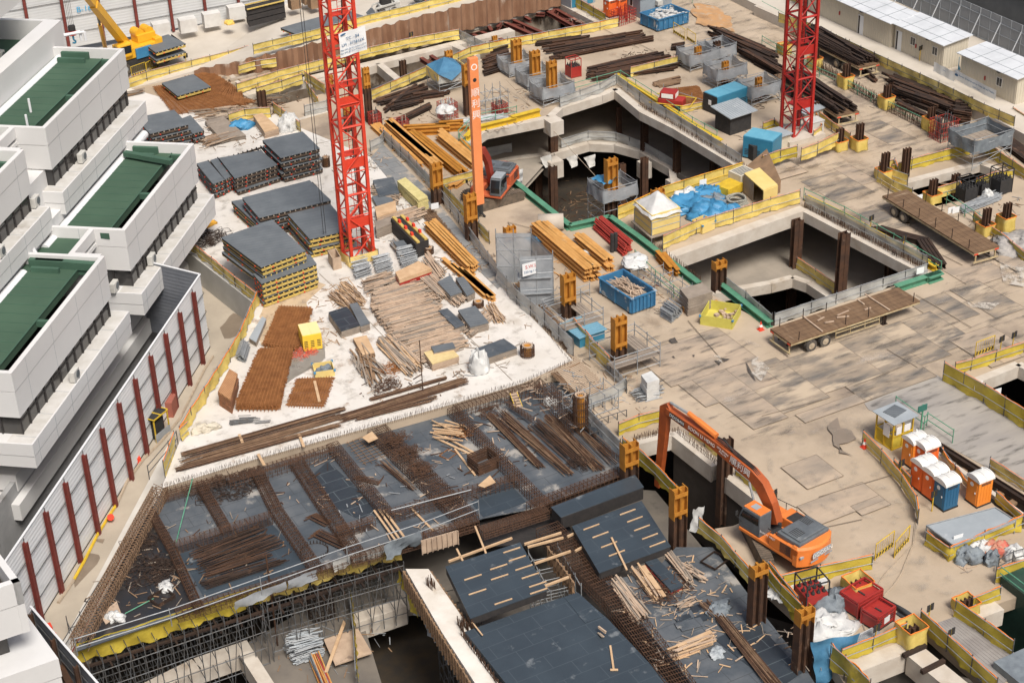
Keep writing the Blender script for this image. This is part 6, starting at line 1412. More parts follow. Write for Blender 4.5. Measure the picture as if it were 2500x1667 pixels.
def cabin(near,label,L,rz,H=2.75,D=3.2,z=1.0,wins=(),doors=(),slope=.35,m=SHED,roofm=SROOF,ac=False,name='site_cabin'):
    "long side runs along local +x from the near corner, depth along -y (away from the deck)"
    o=P(*near,z); t=thing(name,label,'site cabin',tuple(o),rz,'site cabins'); t['_o']=(0,0,0)
    q=MB(); sg=-1
    q.hexa([Vector((0,0,0)),Vector((L,0,0)),Vector((L,-D,0)),Vector((0,-D,0))][::-1],[Vector((0,0,H)),Vector((L,0,H)),Vector((L,-D,H+slope)),Vector((0,-D,H+slope))][::-1]); wl=obj('wall',q,m,t)
    q=MB(); n=int(L/.35)
    for i in range(n): q.box((.2+i*L/n,.012,.05),(.1,.03,H-.1))
    for i in range(int(D/.35)): q.box((-.012,-.2-i*.35,.05),(.03,.1,H-.1))
    obj('wall_rib',q,m,wl)
    q=MB(); q.hexa([Vector((-.35,.45,H-.0)),Vector((-.35,-D-.2,H+slope+.05)),Vector((L+.3,-D-.2,H+slope+.05)),Vector((L+.3,.45,H-.0))],[Vector((-.35,.45,H+.07)),Vector((-.35,-D-.2,H+slope+.12)),Vector((L+.3,-D-.2,H+slope+.12)),Vector((L+.3,.45,H+.07))]); rf=obj('roof',q,roofm,t)
    q=MB()
    for i in range(1,int(L/2.2)+1): q.bar((i*2.2-.6,.45,H+.1),(i*2.2-.6,-D-.2,H+slope+.15),.05,.03)
    for k in (.3,.75): q.bar((-.3,.45-k*(D+.6),H+.1+k*slope),(L+.3,.45-k*(D+.6),H+.1+k*slope),.03,.03)
    obj('roof_seam',q,GREYP,rf)
    for (x,zz,w_,h_) in wins:
        q=MB(); q.box((x,.02,zz),(w_,.05,h_)); f=obj('window',q,INKW,t); q=MB(); q.box((x-w_*.23,.035,zz+.06),(w_*.38,.05,h_-.12)); q.box((x+w_*.23,.035,zz+.06),(w_*.38,.05,h_-.12)); obj('pane',q,WIN,f)
    for x,w_ in doors: q=MB(); q.box((x,.02,0),(w_,.06,2.1)); dd=obj('door',q,PLW,t); q=MB(); q.box((x+w_*.3,.05,0.02),(w_*.25,.03,2.0)); obj('opening',q,DARKG,dd)
    q=MB(); q.box((L*.3,.3,H-.15),(.3,.2,.18)); q.bar((L*.3,.02,H-.3),(L*.3,.3,H-.1),.04,.04); obj('floodlight',q,BLK,t)
    q=MB(); q.box((L*.55,.06,1.1),(.14,.1,.4)); obj('fire_extinguisher',q,GRED,t)
    return t
us=MB(); us.prism([P(1830,-5,1)+Vector((0,30,0)),P(1862,20,1),P(2145,146,1),P(2381,262,1),P(2520,335,1),P(2560,370,1)+Vector((40,0,0)),P(2560,-200,1)+Vector((60,40,0))],-.4,1.0); struct('upper_strip',us,ROADC)
q=MB(); l=PP([(1845,15),(2145,147),(2383,264),(2520,336)],1.05)
for a,b in zip(l[:-1],l[1:]): q.bar(a-Z*.5,b-Z*.5,.5,1.15)
tag(obj('kerb_wall',q,BEAMC),'low pale concrete wall below the long yellow net and the cabins','wall')
def cab_at(nearpix,L,label,**k):
    "nearpix: foot of the wall corner nearest the camera; wall runs away along +Y, cabin lies to +X"
    o=P(*nearpix,1.0); t=cabin(nearpix,label,L,R(90),**k); return t
cab_at((2300,172),7.6,'cream cabin with two small dark windows and an open white door',wins=[(1.3,1.2,.8,.9),(4.7,1.2,.8,.9)],doors=[(6.9,.9)]); cab_at((2478,256),8.0,'cream cabin at the right with one dark window',wins=[(2.4,1.1,.8,.9)]); cab_at((2172,117),15.5,'long cream cabin row with grey doors and a plain white roof',doors=[(4.9,.9)],wins=[])
gc=thing('site_cabin','grey blue cabin with a white roof and an air conditioner at the top','site cabin',tuple(P(1563,46,0)),.05,'site cabins'); gc['_o']=(0,0,0)
q=MB(); q.box((2.2,1.5,0),(4.4,3.0,2.5)); obj('wall',q,GCAB,gc); q=MB(); q.box((2.2,1.5,2.501),(5.0,3.6,.12)); obj('roof',q,SROOF,gc); q=MB(); q.box((-.02,1.9,1.0),(.05,.9,1.0)); w_=obj('window',q,INKW,gc); q=MB(); q.box((-.045,1.7,1.1),(.04,.4,.8)); obj('pane',q,WIN,w_); q=MB(); q.box((2.4,-.3,1.2),(.7,.5,.5)); obj('air_conditioner',q,AC,gc)
gd=thing('site_cabin','blue grey store cabin cut by the top edge behind the orange toilets','site cabin',tuple(P(1452,15,0)),.1,'site cabins'); gd['_o']=(0,0,0)
q=MB(); q.box((-1,2.2,0),(3.5,2.6,2.4)); obj('wall',q,GCAB,gd); q=MB(); q.box((-1,2.2,2.401),(3.9,3.0,.12)); obj('roof',q,SROOF,gd); q=MB(); q.box((-2.2,.88,.1),(.8,.05,1.9)); q.box((0,.88,.1),(.8,.05,1.9)); obj('door',q,GENB,gd)
bn=thing('banner','white safety banner hung on the yellow net in front of the cabins','banner',tuple(P(2286,165,1.3)),0); a=P(2286,178,1.3); b_=P(2438,252,1.3); bn['_o']=tuple(bn.location); bl=bn.location
for (a,b_,lines,nm) in ((P(2286,172,1.6),P(2336,198,1.6),[('Prevent',.3)],0),(P(2338,192,1.6),P(2437,243,1.6),[('Prevent All Injuries and Go Home Safe and Healthy',.3),('Vision Zero',.26)],1)):
    d_=(b_-a); h_=1.0; q=MB(); n=12
    x_=Vector((d_.y,-d_.x,0)).normalized()
    vs=[]
    for i in range(n+1):
        for k in range(3): vs.append(lerp(a,b_,i/n)+Vector((-.4+.04*math.sin(i*1.2),0,h_*k/2)))
    q.add(vs,[(i*3+k,(i+1)*3+k,(i+1)*3+k+1,i*3+k+1) for i in range(n) for k in range(2)]); obj('cloth',q,PLW,bn)
    for j,(s,sz) in enumerate(lines):
        o=lerp(a,b_,.55)-bl+Vector((-.5,0,h_*(.68-.4*j))); lettering(bn,s,o,d_,Z,sz*1.25*min(1,d_.length/9),INK)
    if nm:
        q=MB()
        for i in range(16):
            f=lambda a_:lerp(a,b_,.05)+d_.normalized()*.28*math.cos(a_)+Z*(.6+.13*math.sin(a_))+Vector((-.5,0,0)); q.add([f(i/16*6.283),f((i+1)/16*6.283),lerp(a,b_,.05)+Z*.6+Vector((-.5,0,0))],[(0,1,2)])
        obj('oval_logo',q,INK,bn)
q=MB(); q.bar(P(2337,190,1.4),P(2337,190,1.4)+Z*2.2,.04,.04); p=P(2337,190,1.4); q.add([p+Z*1.5,p+Vector((-.1,-.5,1.0)),p+Vector((.05,-.1,.8)),p+Z*.9],[(0,1,2,3)]); tag(obj('flag',q,GENB),'small blue flag on a pole at the join of the banner','flag')
bh=thing('boundary_hoarding','grey panelled boundary hoarding with white raking braces behind the cabins','hoarding',tuple(P(2134,27,1.0)),0); a=P(2060,-10,1.0)+Vector((4,10,0)); b_=P(2560,182,1.0)+Vector((1.0,-4,0)); 
HBd=(b_-a); n=int(HBd.length/3.0); hh=3.3; d_=HBd.normalized(); x_=Vector((d_.y,-d_.x,0)); x_=x_ if x_.x<0 else -x_
q=MB(); q.bar(a+Z*hh/2,b_+Z*hh/2,.06,hh); obj('sheet',q,mat('boundary_sheet',(.27,.285,.30),(.22,.235,.25),scale=.6,rough=.7,c3=(.35,.33,.31),s3=.4,th3=.62),bh)
q=MB(); r_=MB()
for i in range(n+1):
    c_=lerp(a,b_,i/n)+x_*.06; q.bar(c_,c_+Z*hh,.09,.09); c2_=lerp(a,b_,(i+.5)/n)+x_*.06; q.bar(c2_,c2_+Z*hh,.05,.05); r_.bar(c_+x_*1.3,c_+Z*hh*.8,.08,.08)
for k in range(3): q.bar(a+x_*.07+Z*(.1+k*hh/2.1),b_+x_*.07+Z*(.1+k*hh/3.1),.05,.07)
obj('panel_frame',q,mat('pale_frame_steel',(.30,.32,.34)),bh); obj('raking_brace',r_,mat('white_brace_steel',(.46,.48,.50)),bh)
bb2=thing('glass_front_building','low building with a dark glass front and a broad beige roof edge beyond the hoarding','building',tuple(P(2400,20,0)),0); bb2['_o']=(0,0,0); bb2.location=(0,0,0)
o=lerp(a,b_,.3)-x_*9
g0=a-x_*6-d_*20; g1=b_-x_*6+d_*20
q=MB(); q.bar(g0+Z*3.2-x_*6,g1+Z*3.2-x_*6,12,8.5); obj('wall',q,GREYD,bb2)
q=MB(); q.bar(g0+Z*4.8+x_*.1,g1+Z*4.8+x_*.1,.1,3.6); gl=obj('window_band',q,GLASS,bb2); q=MB()
for i in range(30): c_=lerp(g0,g1,i/29)+x_*.2; q.bar(c_+Z*3,c_+Z*6.6,.12,.1)
obj('mullion',q,BLK,gl)
q=MB(); q.bar(g0+Z*8.2-x_*8,g1+Z*8.2-x_*8,17,1.6); obj('roof',q,mat('beige_roof_edge',(.50,.44,.34),(.45,.40,.31),scale=.2,rough=.8),bb2)
def boxunit(near,label,L,W,H,rz,m,top=None,z=0,name='generator',cat='generator',grp=None,panels=True,end=None):
    o=P(*near,z); t=thing(name,label,cat,tuple(o),rz,grp); t['_o']=(0,0,0)
    q=MB(); q.box((L/2,W/2,.12),(L,W,H-.12)); bd=obj('housing',q,m,t,bevel=.04)
    q=MB(); q.box((L/2,W/2,0),(L*.98,W*.98,.12)); obj('base_frame',q,BLK,t)
    if top: q=MB(); q.box((L/2,W/2,H+.002),(L*.97,W*.96,.05)); q.box((L*.5,W/2,H+.054),(L*.04,W*.96,.02)); obj('top_panel',q,top,t)
    if panels:
        q=MB(); n=3
        for i in range(n):
            for k in range(4): q.box((L*(i+.5)/n-.0,-.012,.45+k*.16),(L/n*.55,.03,.05))
        obj('louvre',q,BLK,t)
    if end:
        q=MB(); q.box((-.02,W/2,.12),(.06,W*1.0,H-.12)); e=obj('end_panel',q,end,t); q=MB(); q.box((-.06,W/2,H*.45),(.03,.4,.5)); obj('label_plate',q,PLW,e)
    return t
boxunit((1750,283),'upper blue generator with a black end beside the netted baskets',4.2,2.0,1.9,R(8),GENB,GENT,end=BLK,name='blue_generator',grp='blue generators'); boxunit((1812,385),'lower blue generator with a black control end by the mast',3.0,2.2,2.2,R(-60),GENB,GENT,name='blue_generator',grp='blue generators')
boxunit((1780,395)if 0 else (1838,395),'black control box in front of the lower blue generator',1.6,1.2,1.5,0,BLK,z=0,name='control_box',cat='control box',panels=False)
k=thing('site_kiosk','dark kiosk under a grey corrugated sheet roof beside the mast','kiosk',tuple(P(1782,334,0)),.1); k['_o']=(0,0,0); k.scale=(.74,.8,.9); q=MB(); q.box((2.0,1.6,0),(3.6,2.8,2.1)); obj('wall',q,BLK,k); q=MB(); q.hexa([Vector((-.3,-.3,2.1)),Vector((4.4,-.3,2.1)),Vector((4.4,3.4,2.5)),Vector((-.3,3.4,2.5))],[Vector((-.3,-.3,2.18)),Vector((4.4,-.3,2.18)),Vector((4.4,3.4,2.58)),Vector((-.3,3.4,2.58))]); rf=obj('roof',q,GREYP,k)
q=MB(); 
for i in range(12): q.bar((-.2+i*.4,-.3,2.2),(-.2+i*.4,3.4,2.6),.05,.03)
obj('roof_rib',q,GREYP,rf)
for (x,y,l,s) in [(1960,310,'grey sheet roof over boxes right of the mast foot',3.2),(1885,372,'small grey sheet roof with a notice below the mast',2.4)]:
    t=thing('sheet_roof_shelter',l,'shelter',tuple(P(x,y,0)),.1); t['_o']=(0,0,0); q=MB(); q.box((s/2,.8,0),(s*.9,1.5,1.3)); obj('wall',q,SHED,t); q=MB(); q.box((s/2,.8,1.302),(s,2.0,.08)); obj('roof',q,GREYP,t)
q=MB(); q.box(P(1985,322,0),(1.6,1.2,1.2)); q.box(P(1985,322,0)+Vector((0,0,1.2)),(1.7,1.3,.06)); tag(obj('white_cabinet',q,AC),'white steel cabinet at the right of the mast foundation','cabinet')
def redgen(near,label,L,W,H,rz,name='red_generator'):
    t=boxunit(near,label,L,W,H*.78,rz,GRED,GRED,name=name,grp='red generators')
    q=MB(); cs=[(0,0),(L,0),(L,W),(0,W)]
    for cx,cy in cs: q.bar((cx,cy,0),(cx,cy,H),.1,.1)
    for zz in (H,H*.8):
        for i in range(4): q.bar((*cs[i],zz),(*cs[(i+1)%4],zz),.1,.1)
    obj('roll_frame',q,GRED,t); q=MB(); q.box((L*.55,-.02,H*.3),(.5,.03,.45)); obj('label_plate',q,PLW,t); q=MB(); q.box((L*.5,W*.5,H*.8),(.1,W*.4,.08)); obj('lifting_bar',q,BLK,t); return t
redgen((2093,1512),'large red generator in a red frame near the grey sheet',2.1,1.45,1.25,R(9)); redgen((2140,1545),'smaller red compressor with a label in front of the large red generator',1.6,1.2,1.15,R(12),name='red_compressor')
def rack(near,label,L,W,H,rz,m=GRED,frame=BLK,bott=BLK,name='gas_cylinder_rack',cat='gas rack'):
    t=thing(name,label,cat,tuple(P(*near,0)),rz,'gas cylinder racks'); t['_o']=(0,0,0)
    q=MB(); q.box((L/2,W/2,.05),(L,W,H*.55)); obj('basket',q,m,t); q=MB(); cs=[(0,0),(L,0),(L,W),(0,W)]
    for cx,cy in cs: q.bar((cx,cy,0),(cx,cy,H),.07,.07)
    for i in range(4): q.bar((*cs[i],H),(*cs[(i+1)%4],H),.07,.07)
    q.bar((0,W/2,H),(L,W/2,H),.07,.07); obj('frame',q,frame,t)
    q=MB()
    for i in range(4):
        for j in range(3): p=Vector((L*(i+.5)/4,W*(j+.5)/3,0)); q.tube(p+Z*.1,p+Z*H*.62,.12,10); q.tube(p+Z*H*.62,p+Z*H*.68,.12,10,r2=.05); q.tube(p+Z*H*.68,p+Z*H*.74,.05,6)
    obj('gas_cylinders',q,bott,t); return t
rack((1967,1500),'red gas cylinder rack with black bottles beside the double yellow net',1.5,1.5,2.1,R(-8)); rack((1395,193),'red framed gas rack with a grey cage on the steel store deck',1.2,1.2,2.0,0,frame=REDB); rack((2355,495),'black gas bottle cage behind the parked flatbed',1.4,1.2,2.0,0,m=BLK); rack((2440,478),'black steel cage beside the square concrete pier',1.4,1.4,2.3,0,m=BLK); rack((2395,480),'small dark cabinet cage near the small pit column',.9,.9,1.6,0,m=BLK)
def basketbox(near,label,L,W,H,rz,m=REDB,fill=DTUBE,h0=.0,nb=30,name='wire_basket'):
    t=thing(name,label,'basket',tuple(P(*near,0)),rz,'red wire baskets'); t['_o']=(0,0,0); q=MB(); cs=[(0,0),(L,0),(L,W),(0,W)]
    for i in range(4):
        a,b_=Vector((*cs[i],0)),Vector((*cs[(i+1)%4],0)); n=8
        for k in range(n+1): c_=lerp(a,b_,k/n); q.bar(c_,c_+Z*H,.035,.035)
        for k in range(5): q.bar(a+Z*H*k/4,b_+Z*H*k/4,.04,.04)
    obj('mesh_side',q,m,t); q=MB(); 
    for i in range(nb): x_,y_=ru(.1,L-.1),ru(.1,W-.1); q.tube((x_,y_,.05),(x_+ru(-.1,.1),y_+ru(-.1,.1),H+ru(-.1,.5)),.05,5)
    obj('contents',q,fill,t); return t
basketbox((2296,350),'red wire basket of tubes at the foot of the steel heap',2.2,1.8,1.9,0); basketbox((909,312),'small red basket at the foot of the rust column behind the crane',1.1,1.0,1.3,0,nb=8); basketbox((962,320),'low red basket between the ochre beams and the steel store',1.7,1.2,.8,0,nb=10,fill=WOODG); basketbox((1085,298),'red cage topped with white sacks left of the tall column',1.6,1.4,1.7,.05,fill=WTARP,nb=14); basketbox((1215,285),'red trolley cage behind the vertical boom',1.3,1.1,1.1,.1,nb=12); basketbox((1512,66),'far red machine frames in front of the orange toilets',2.6,1.6,1.5,.2,nb=12,fill=GRED)
rm=thing('red_mobile_plant','red wheeled machine with yellow rails beside the rebar mat','site machine',tuple(P(1640,265,0)),R(-50)); rm['_o']=(0,0,0)
q=MB(); q.box((0,0,.4),(2.6,1.3,.8)); q.box((-.3,0,1.2),(1.6,1.3,.7)); obj('body',q,GRED,rm,bevel=.1); q=MB(); q.box((-.3,-.66,1.3),(1.2,.02,.45)); q.box((.51,0,1.3),(.02,1.0,.45)); obj('window',q,INKW,rm)
for a_ in (-.8,.8):
    for s in (-.6,.6): q=MB(); q.tube((a_,s-.1,.35),(a_,s+.1,.35),.35,14); obj('wheel',q,BLK,rm)
q=MB(); q.path([(-2,-1.2,.9),(2.2,-1.2,.9),(2.2,1.2,.9),(-2,1.2,.9)],.05,5); obj('yellow_rail',q,YSTEEL,rm)
kc=thing('cage_cabin','yellow steel gas cage with notices and a grey sheet roof beside the toilets','gas cage',tuple(P(2176.7,1099.7,0)),R(2)); kc['_o']=(0,0,0); L_,W_,H_=1.75,1.7,2.2; q=MB(); cs=[(0,0),(L_,0),(L_,W_),(0,W_)]
for cx,cy in cs+[(L_/2,0),(0,W_/2)]: q.bar((cx,cy,0),(cx,cy,H_),.09,.09)
for zz in (.05,1.1,H_):
    for i in range(4): q.bar((*cs[i],zz),(*cs[(i+1)%4],zz),.08,.08)
obj('frame',q,YSTEEL,kc); q=MB(); q.box((L_/2,W_/2,H_+.05),(L_+.5,W_+.5,.05)); obj('roof',q,GREYP,kc); q=MB(); q.box((L_/2+.1,W_/2+.2,H_+.102),(L_*.75,W_*.6,.05),rz=.2); obj('roof_board',q,PLYG,kc)
q=MB(); q.box((L_/2,.05,.1),(L_-.1,.03,.9)); q.box((.05,W_/2,.1),(.03,W_-.1,.9)); obj('mesh_panel',q,YELD,kc); q=MB(); q.box((.45,-.06,1.2),(.45,.03,.6)); q.box((1.2,-.07,1.25),(.55,.03,.55)); q.box((-.07,.6,.9),(.03,.6,1.0)); obj('notice',q,PLW,kc)
cpr=boxunit((742,862),'small yellow compressor with a red torn net beside the mesh mats',1.5,1.9,1.5,R(-12),mat('compressor_yellow',(.78,.52,.04),(.70,.45,.04),scale=1,rough=.5),mat('compressor_top',(.80,.62,.30)),name='compressor',cat='compressor'); q=MB()
for s in (.1,1.4): q.tube((s-.1,.3,.2),(s+.1,.3,.2),.3,12)
obj('wheel',q,BLK,cpr)
tangle((745,865),.06,1.0,70,'torn red net beside the yellow compressor',m=mat('red_plastic_net',(.65,.14,.08),(.5,.1,.06)),size=.5,h=.4,name='plastic_net',cat='net',group=None)
def tray(near,label,L,W,H,rz,m=PYEL,fill=None,z=0.06,name='timber_tray',group='yellow lifting trays'):
    t=thing(name,label,'tray',tuple(P(*near,z)),rz,group); t['_o']=(0,0,0); q=MB()
    q.box((L/2,W/2,0),(L,W,.06)); q.box((L/2,.03,.061),(L,.05,H)); q.box((L/2,W-.03,.061),(L,.05,H)); q.box((.03,W/2,.061),(.05,W-.13,H)); q.box((L-.03,W/2,.061),(.05,W-.13,H)); obj('tray_body',q,m,t)
    if fill:
        q=MB()
        for i in range(26): s=ru(.12,.35); q.box((ru(.25,L-.25),ru(.25,W-.25),.07+ru(0,H*.6)),(s,s*ru(.5,1.5) if s<.3 else s,s*.6),rz=ru(0,3))
        obj('contents',q,fill,t)
    for cx,cy in ((0,0),(L,0),(L,W),(0,W)): pass
    q=MB()
    for cx,cy in ((0,0),(L,0),(L,W),(0,W)): q.box((cx,cy,H*.9),(.16,.16,.14))
    obj('corner_eye',q,BTARP,t); return t
tray((770,925),'yellow tray with a dark bag and rags between the mesh mats',1.5,1.4,.5,R(-15),fill=GTARP); tray((1788,805),'yellow lifting tray with timber scraps beside the green waler',2.6,2.6,.8,R(40),fill=WOOD,z=0,m=mat('lime_yellow_tray',(.55,.50,.10),(.48,.42,.08))); tray((1715,572),'small yellow box tray with sticks among the blue tarpaulins',1.5,1.4,.8,R(10),fill=WOOD,z=.05)
ORD=['topmost','second','third','fourth','fifth','sixth','seventh','eighth','ninth','tenth']
def tables(top,z,n,where,lh=.42,sides=YJ,deck=PLYG,off=.25,z0=.06,front=True,clamp=True,jm=BLACKS):
    "top: picture corners (left, far, right, near) of the topmost deck whose height is z"
    c=PP(top,z); c=[Vector((v.x,v.y,0)) for v in c]; n=min(n,int((z-z0)/lh+.5)) or 1; lh=(z-z0)/n
    for k in range(n):
        zt=z-k*lh; o=Vector((ru(-off,off),ru(-off,off),0)) if k else Vector((0,0,0)); q4=[v+o for v in c]
        loc=(q4[3].x,q4[3].y,zt-lh); t=thing('formwork_table',f'{ORD[min(k,9)]} formwork table, stack {where}' if n>1 else f'single formwork table {where}','formwork table',loc,0,'stacked formwork tables')
        q=MB(); e=[v+(v-sum(q4,Vector())/4).normalized()*.08 for v in q4]; q.hexa([v+Z*(zt-.05) for v in e],[v+Z*zt for v in e]); obj('deck',q,deck,t)
        L,F,Rr,N=q4; d1=(Rr-N); d2=(L-N); q=MB()
        # joists along the short way, showing their ends on the front, walers beneath
        nj=max(3,int(d1.length/.48))
        for i in range(nj+1):
            a=lerp(N,Rr,i/nj); q.bar(a+Z*(zt-.14),a+d2+Z*(zt-.14),.09,.16)
        obj('joists',q,jm,t)
        q=MB(); 
        for f in (0,1.0): 
            a=N+d2*f; q.bar(a+Z*(zt-.3),a+d1+Z*(zt-.3),.1,.17)
        obj('waler',q,sides,t); q=MB()
        for i in range(nj): 
            a=lerp(N,Rr,(i+.5)/nj); q.bar(a+Z*(zt-.2)-d2.normalized()*.05,a+Z*(zt-.06)-d2.normalized()*.05,.1,.07)
        obj('end_blocks',q,YJ if sides is YJ else WOODG,t)
        q=MB(); 
        for f in (.0,.999):
            a=N+d1*f; q.bar(a+Z*(zt-.22),a+d2+Z*(zt-.22),.08,.14)
        obj('edge_joist',q,sides,t)
        if clamp:
            q=MB()
            for i in range(3): p=lerp(N,L,.15+.35*i); q.box((p.x-.04,p.y,zt-.36),(.12,.12,.08))
            for i in range(2): p=lerp(N,Rr,.25+.5*i); q.box((p.x,p.y-.04,zt-.36),(.13,.12,.08))
            obj('clamp',q,RCLAMP,t)
tables([(642,343),(738,322),(779,362),(686,385)],2.6,5,'at the far right of the yard, left of the crane mast',jm=BLACKS,sides=mat('dark_waler',(.05,.035,.025),(.09,.06,.04),scale=6))
DW=mat('dark_waler',(.05,.035,.025))
tables([(536,386),(636,368),(676,402),(574,435)],1.8,4,'between the twin narrow stacks and the tall far stack',sides=DW); tables([(481,400),(507,393),(547,438),(520,449)],1.6,3,'at the left end of the far row, narrow one',sides=DW,off=.05); tables([(514,392),(531,387),(566,428),(549,438)],1.5,3,'second in the far row, very narrow',sides=DW,off=.05)
tables([(334,288),(424,269),(458,304),(367,326)],2.2,4,'by the corner of the upper green terrace',sides=DW,off=.3); tables([(440,292),(465,282),(497,318),(470,326)],1.2,2,'half hidden right of the corner stack',sides=DW)
tables([(396,203),(471,182),(513,212),(434,234)],.9,1,'on the brown rebar mat near the yellow net',sides=YJ); tables([(348,104),(410,85),(452,107),(381,128)],3.0,2,'beside the yellow mobile crane',z0=1.2,lh=.6)
tables([(686,68),(840,25),(900,44),(731,86)],2.9,1,'at the top edge behind the crane mast',z0=2.3,lh=.5)
tables([(593,483),(755,441),(806,489),(634,531)],2.2,4,'with the widest top, behind the big front stack',sides=DW,off=.35); tables([(566,492),(600,486),(668,546),(636,556)],1.2,3,'peeping out left of the widest top',sides=YJ)
tables([(699,518),(800,492),(858,560),(757,583)],1.9,5,'just left of the foot of the crane mast',sides=YJ,off=.15)
tables([(542,580),(664,537),(744,612),(638,652)],3.4,4,'tallest in the yard, upper part',sides=YJ,off=.15,z0=1.6); tables([(620,668),(755,622),(771,645),(640,692)],2.3,6,'tallest in the yard, front part',sides=YJ,off=.06)
def blockstack(c,z0,z1,label,m,n=4,name='panel_stack',cat='stack of panels',grp=None,top=None,gap=.02,side=None):
    l=PP(c,z1); cen=sum(l,Vector())/4; t=thing(name,label,cat,(cen.x,cen.y,z0),0,grp); h=(z1-z0)/n; q=MB()
    for k in range(n-1 if top else n):
        e=[Vector((v.x+ru(-.04,.04),v.y+ru(-.04,.04),0)) for v in l]; q.hexa([v+Z*(z0+k*h) for v in e],[v+Z*(z0+(k+1)*h-gap) for v in e])
    obj('sheets',q,m,t)
    if top: q=MB(); e=[Vector((v.x,v.y,0)) for v in l]; q.hexa([v+Z*(z1-h) for v in e],[v+Z*z1 for v in e]); obj('top_sheet',q,top,t)
    return t
bs=blockstack([(954,533),(987,526),(1047,583),(1015,596)],.06,1.4,'black timber beam forms standing upright with red fittings, right of the crane mast',BLACKS,n=2)
for f in (.2,.8):
    a=lerp(P(954,533,1.4),P(987,526,1.4),f); b_=lerp(P(1015,596,1.4),P(1047,583,1.4),f); q=MB(); q.bar(a+Z*.06,b_+Z*.06,.28,.14); obj('yellow_waler',q,YJ,bs)
    for i in range(3): q=MB(); p=lerp(a,b_,.25+.25*i); q.box((p.x,p.y,1.5),(.2,.3,.3)); obj('clamp',q,RCLAMP,bs)
blockstack([(970,441),(990,433),(1045,479),(1020,488)],.06,1.3,'bundle of pale yellow timber beams by the grey net',mat('pale_yellow_beams',(.62,.54,.25),(.5,.43,.18),scale=3,c3=(.25,.2,.1),s3=3,th3=.6),n=7)
bk_=blockstack([(598,13),(688,-8),(694,2),(603,24)],2.0,4.0,'long black beam stack with a yellow edge against the far hoarding',BLACKS,n=3,gap=.1)
q=MB(); q.bar(P(598,13,4.05),P(688,-8,4.05),.2,.1); q.bar(P(603,24,4.05),P(694,2,4.05),.2,.1); obj('yellow_waler',q,YJ,bk_)
TS='stacks of plywood and timber in the yard'
def sstack(c,z1,label,n=8,m=WOODG,top=PLYG,z0=.06): return blockstack(c,z0,z1,label,m,n,name='timber_stack',cat='timber stack',grp=TS,top=top)
sstack([(802,762),(847,748),(878,792),(832,806)],.8,'dark spotted sheet on a timber stack at the left of the plank heap',top=PLY,n=5)
sstack([(853,742),(872,738),(903,788),(880,796)],.7,'long narrow stack with a dusty top beside the spotted sheet'); sstack([(1118,757),(1160,746),(1193,786),(1148,798)],.8,'stack of grey plywood at the lower right of the plank heap')
sstack([(1068,688),(1098,672),(1128,712),(1100,722)],.8,'plywood stack in the middle of the upright planks'); sstack([(1112,678),(1132,675),(1160,712),(1140,722)],.7,'thin dark plywood stack beside the long ochre beams'); 
sstack([(1070,758),(1092,752),(1135,792),(1112,800)],.7,'tilted dusty sheets in the middle right of the yard',top=PLYD); sstack([(1158,852),(1230,826),(1262,848),(1180,876)],.7,'dusty sheets on timber behind the white bulk bag',top=PLYD)
sstack([(910,440),(960,432),(975,470),(925,480)],.6,'dark plywood sheets by the crane mast, upper ones',top=PLYD,n=4); sstack([(960,590),(985,586),(1015,622),(990,628)],.7,'pale plywood stack below the black beam forms'); sstack([(908,480),(950,470),(970,512),(930,520)],.5,'grey sheets beside the pallets at the crane mast',n=4)
sstack([(500,296),(545,284),(600,330),(540,340)][:4],.5,'timber stack behind the far formwork stacks',top=WOODG); sstack([(618,282),(640,276),(680,312),(645,322)],.8,'timber stack beside the blue sheet on the white slab',m=WOOD,top=WOOD2)
sstack([(1035,860),(1095,842),(1120,868),(1055,888)],.7,'stack with a yellow slatted top at the foot of the plank heap',m=WOOD,top=mat('yellow_slat_panel',(.66,.52,.26),(.55,.42,.2),scale=2)); sstack([(1052,845),(1105,835),(1112,848),(1060,860)],.9,'dark board on the plank heap near the yellow slats',m=WOOD)
sstack([(862,825),(895,818),(915,860),(885,866)],.5,'slatted pallet panel at the left foot of the plank heap',m=WOOD3,top=WOOD2); sstack([(915,505),(965,490),(968,515),(920,530)],.8,'pallets right of the crane mast',m=WOOD,top=WOOD2); sstack([(915,540),(955,530),(957,545),(918,560)],1.0,'grey brown board stack right of the crane mast',top=WOODG)
sstack([(608,825),(640,772),(650,778),(625,835)],.5,'galvanised boards beside the rusty mesh stack',top=GREYP); sstack([(1660,705),(1715,690),(1740,712),(1680,730)],1.6,'tall stack of weathered boards at the left of the right pit',m=WOODG,top=WOODG,n=12,z0=0)
rb_=blockstack([(965,664),(1022,637),(1054,655),(975,683)],.06,1.05,'red edged plywood pack left of the upright planks',GRED,n=3,name='plywood_pack',cat='plywood pack',top=WOOD2)
blockstack([(532,955),(560,900),(580,912),(562,975)],.06,1.3,'pack of reddish brown timber beams on the white slab near the yellow net',mat('red_brown_beams',(.30,.13,.06),(.2,.09,.045),scale=3),n=9,name='timber_pack',cat='timber pack',top=mat('orange_brown_beams',(.46,.24,.11),(.36,.18,.08),scale=2,wave=('X',2.5,(.2,.1,.05),.6)))
PLH='heaps of weathered planks on the white slab'
def planks(quad,n,label,m=(WOOD,WOODG,WOOD),z=.06,sec=(.11,.05),lay=8,**k): return strew('plank_heap',quad,n,label,'plank heap',list(m),z=z,sec=sec,group=k.pop('group',PLH),lay=lay,**k)
planks([(905,720),(1015,690),(1035,720),(905,755)],260,'upper layer of the great plank heap in the yard',lenf=(.5,.9),jit=.04)
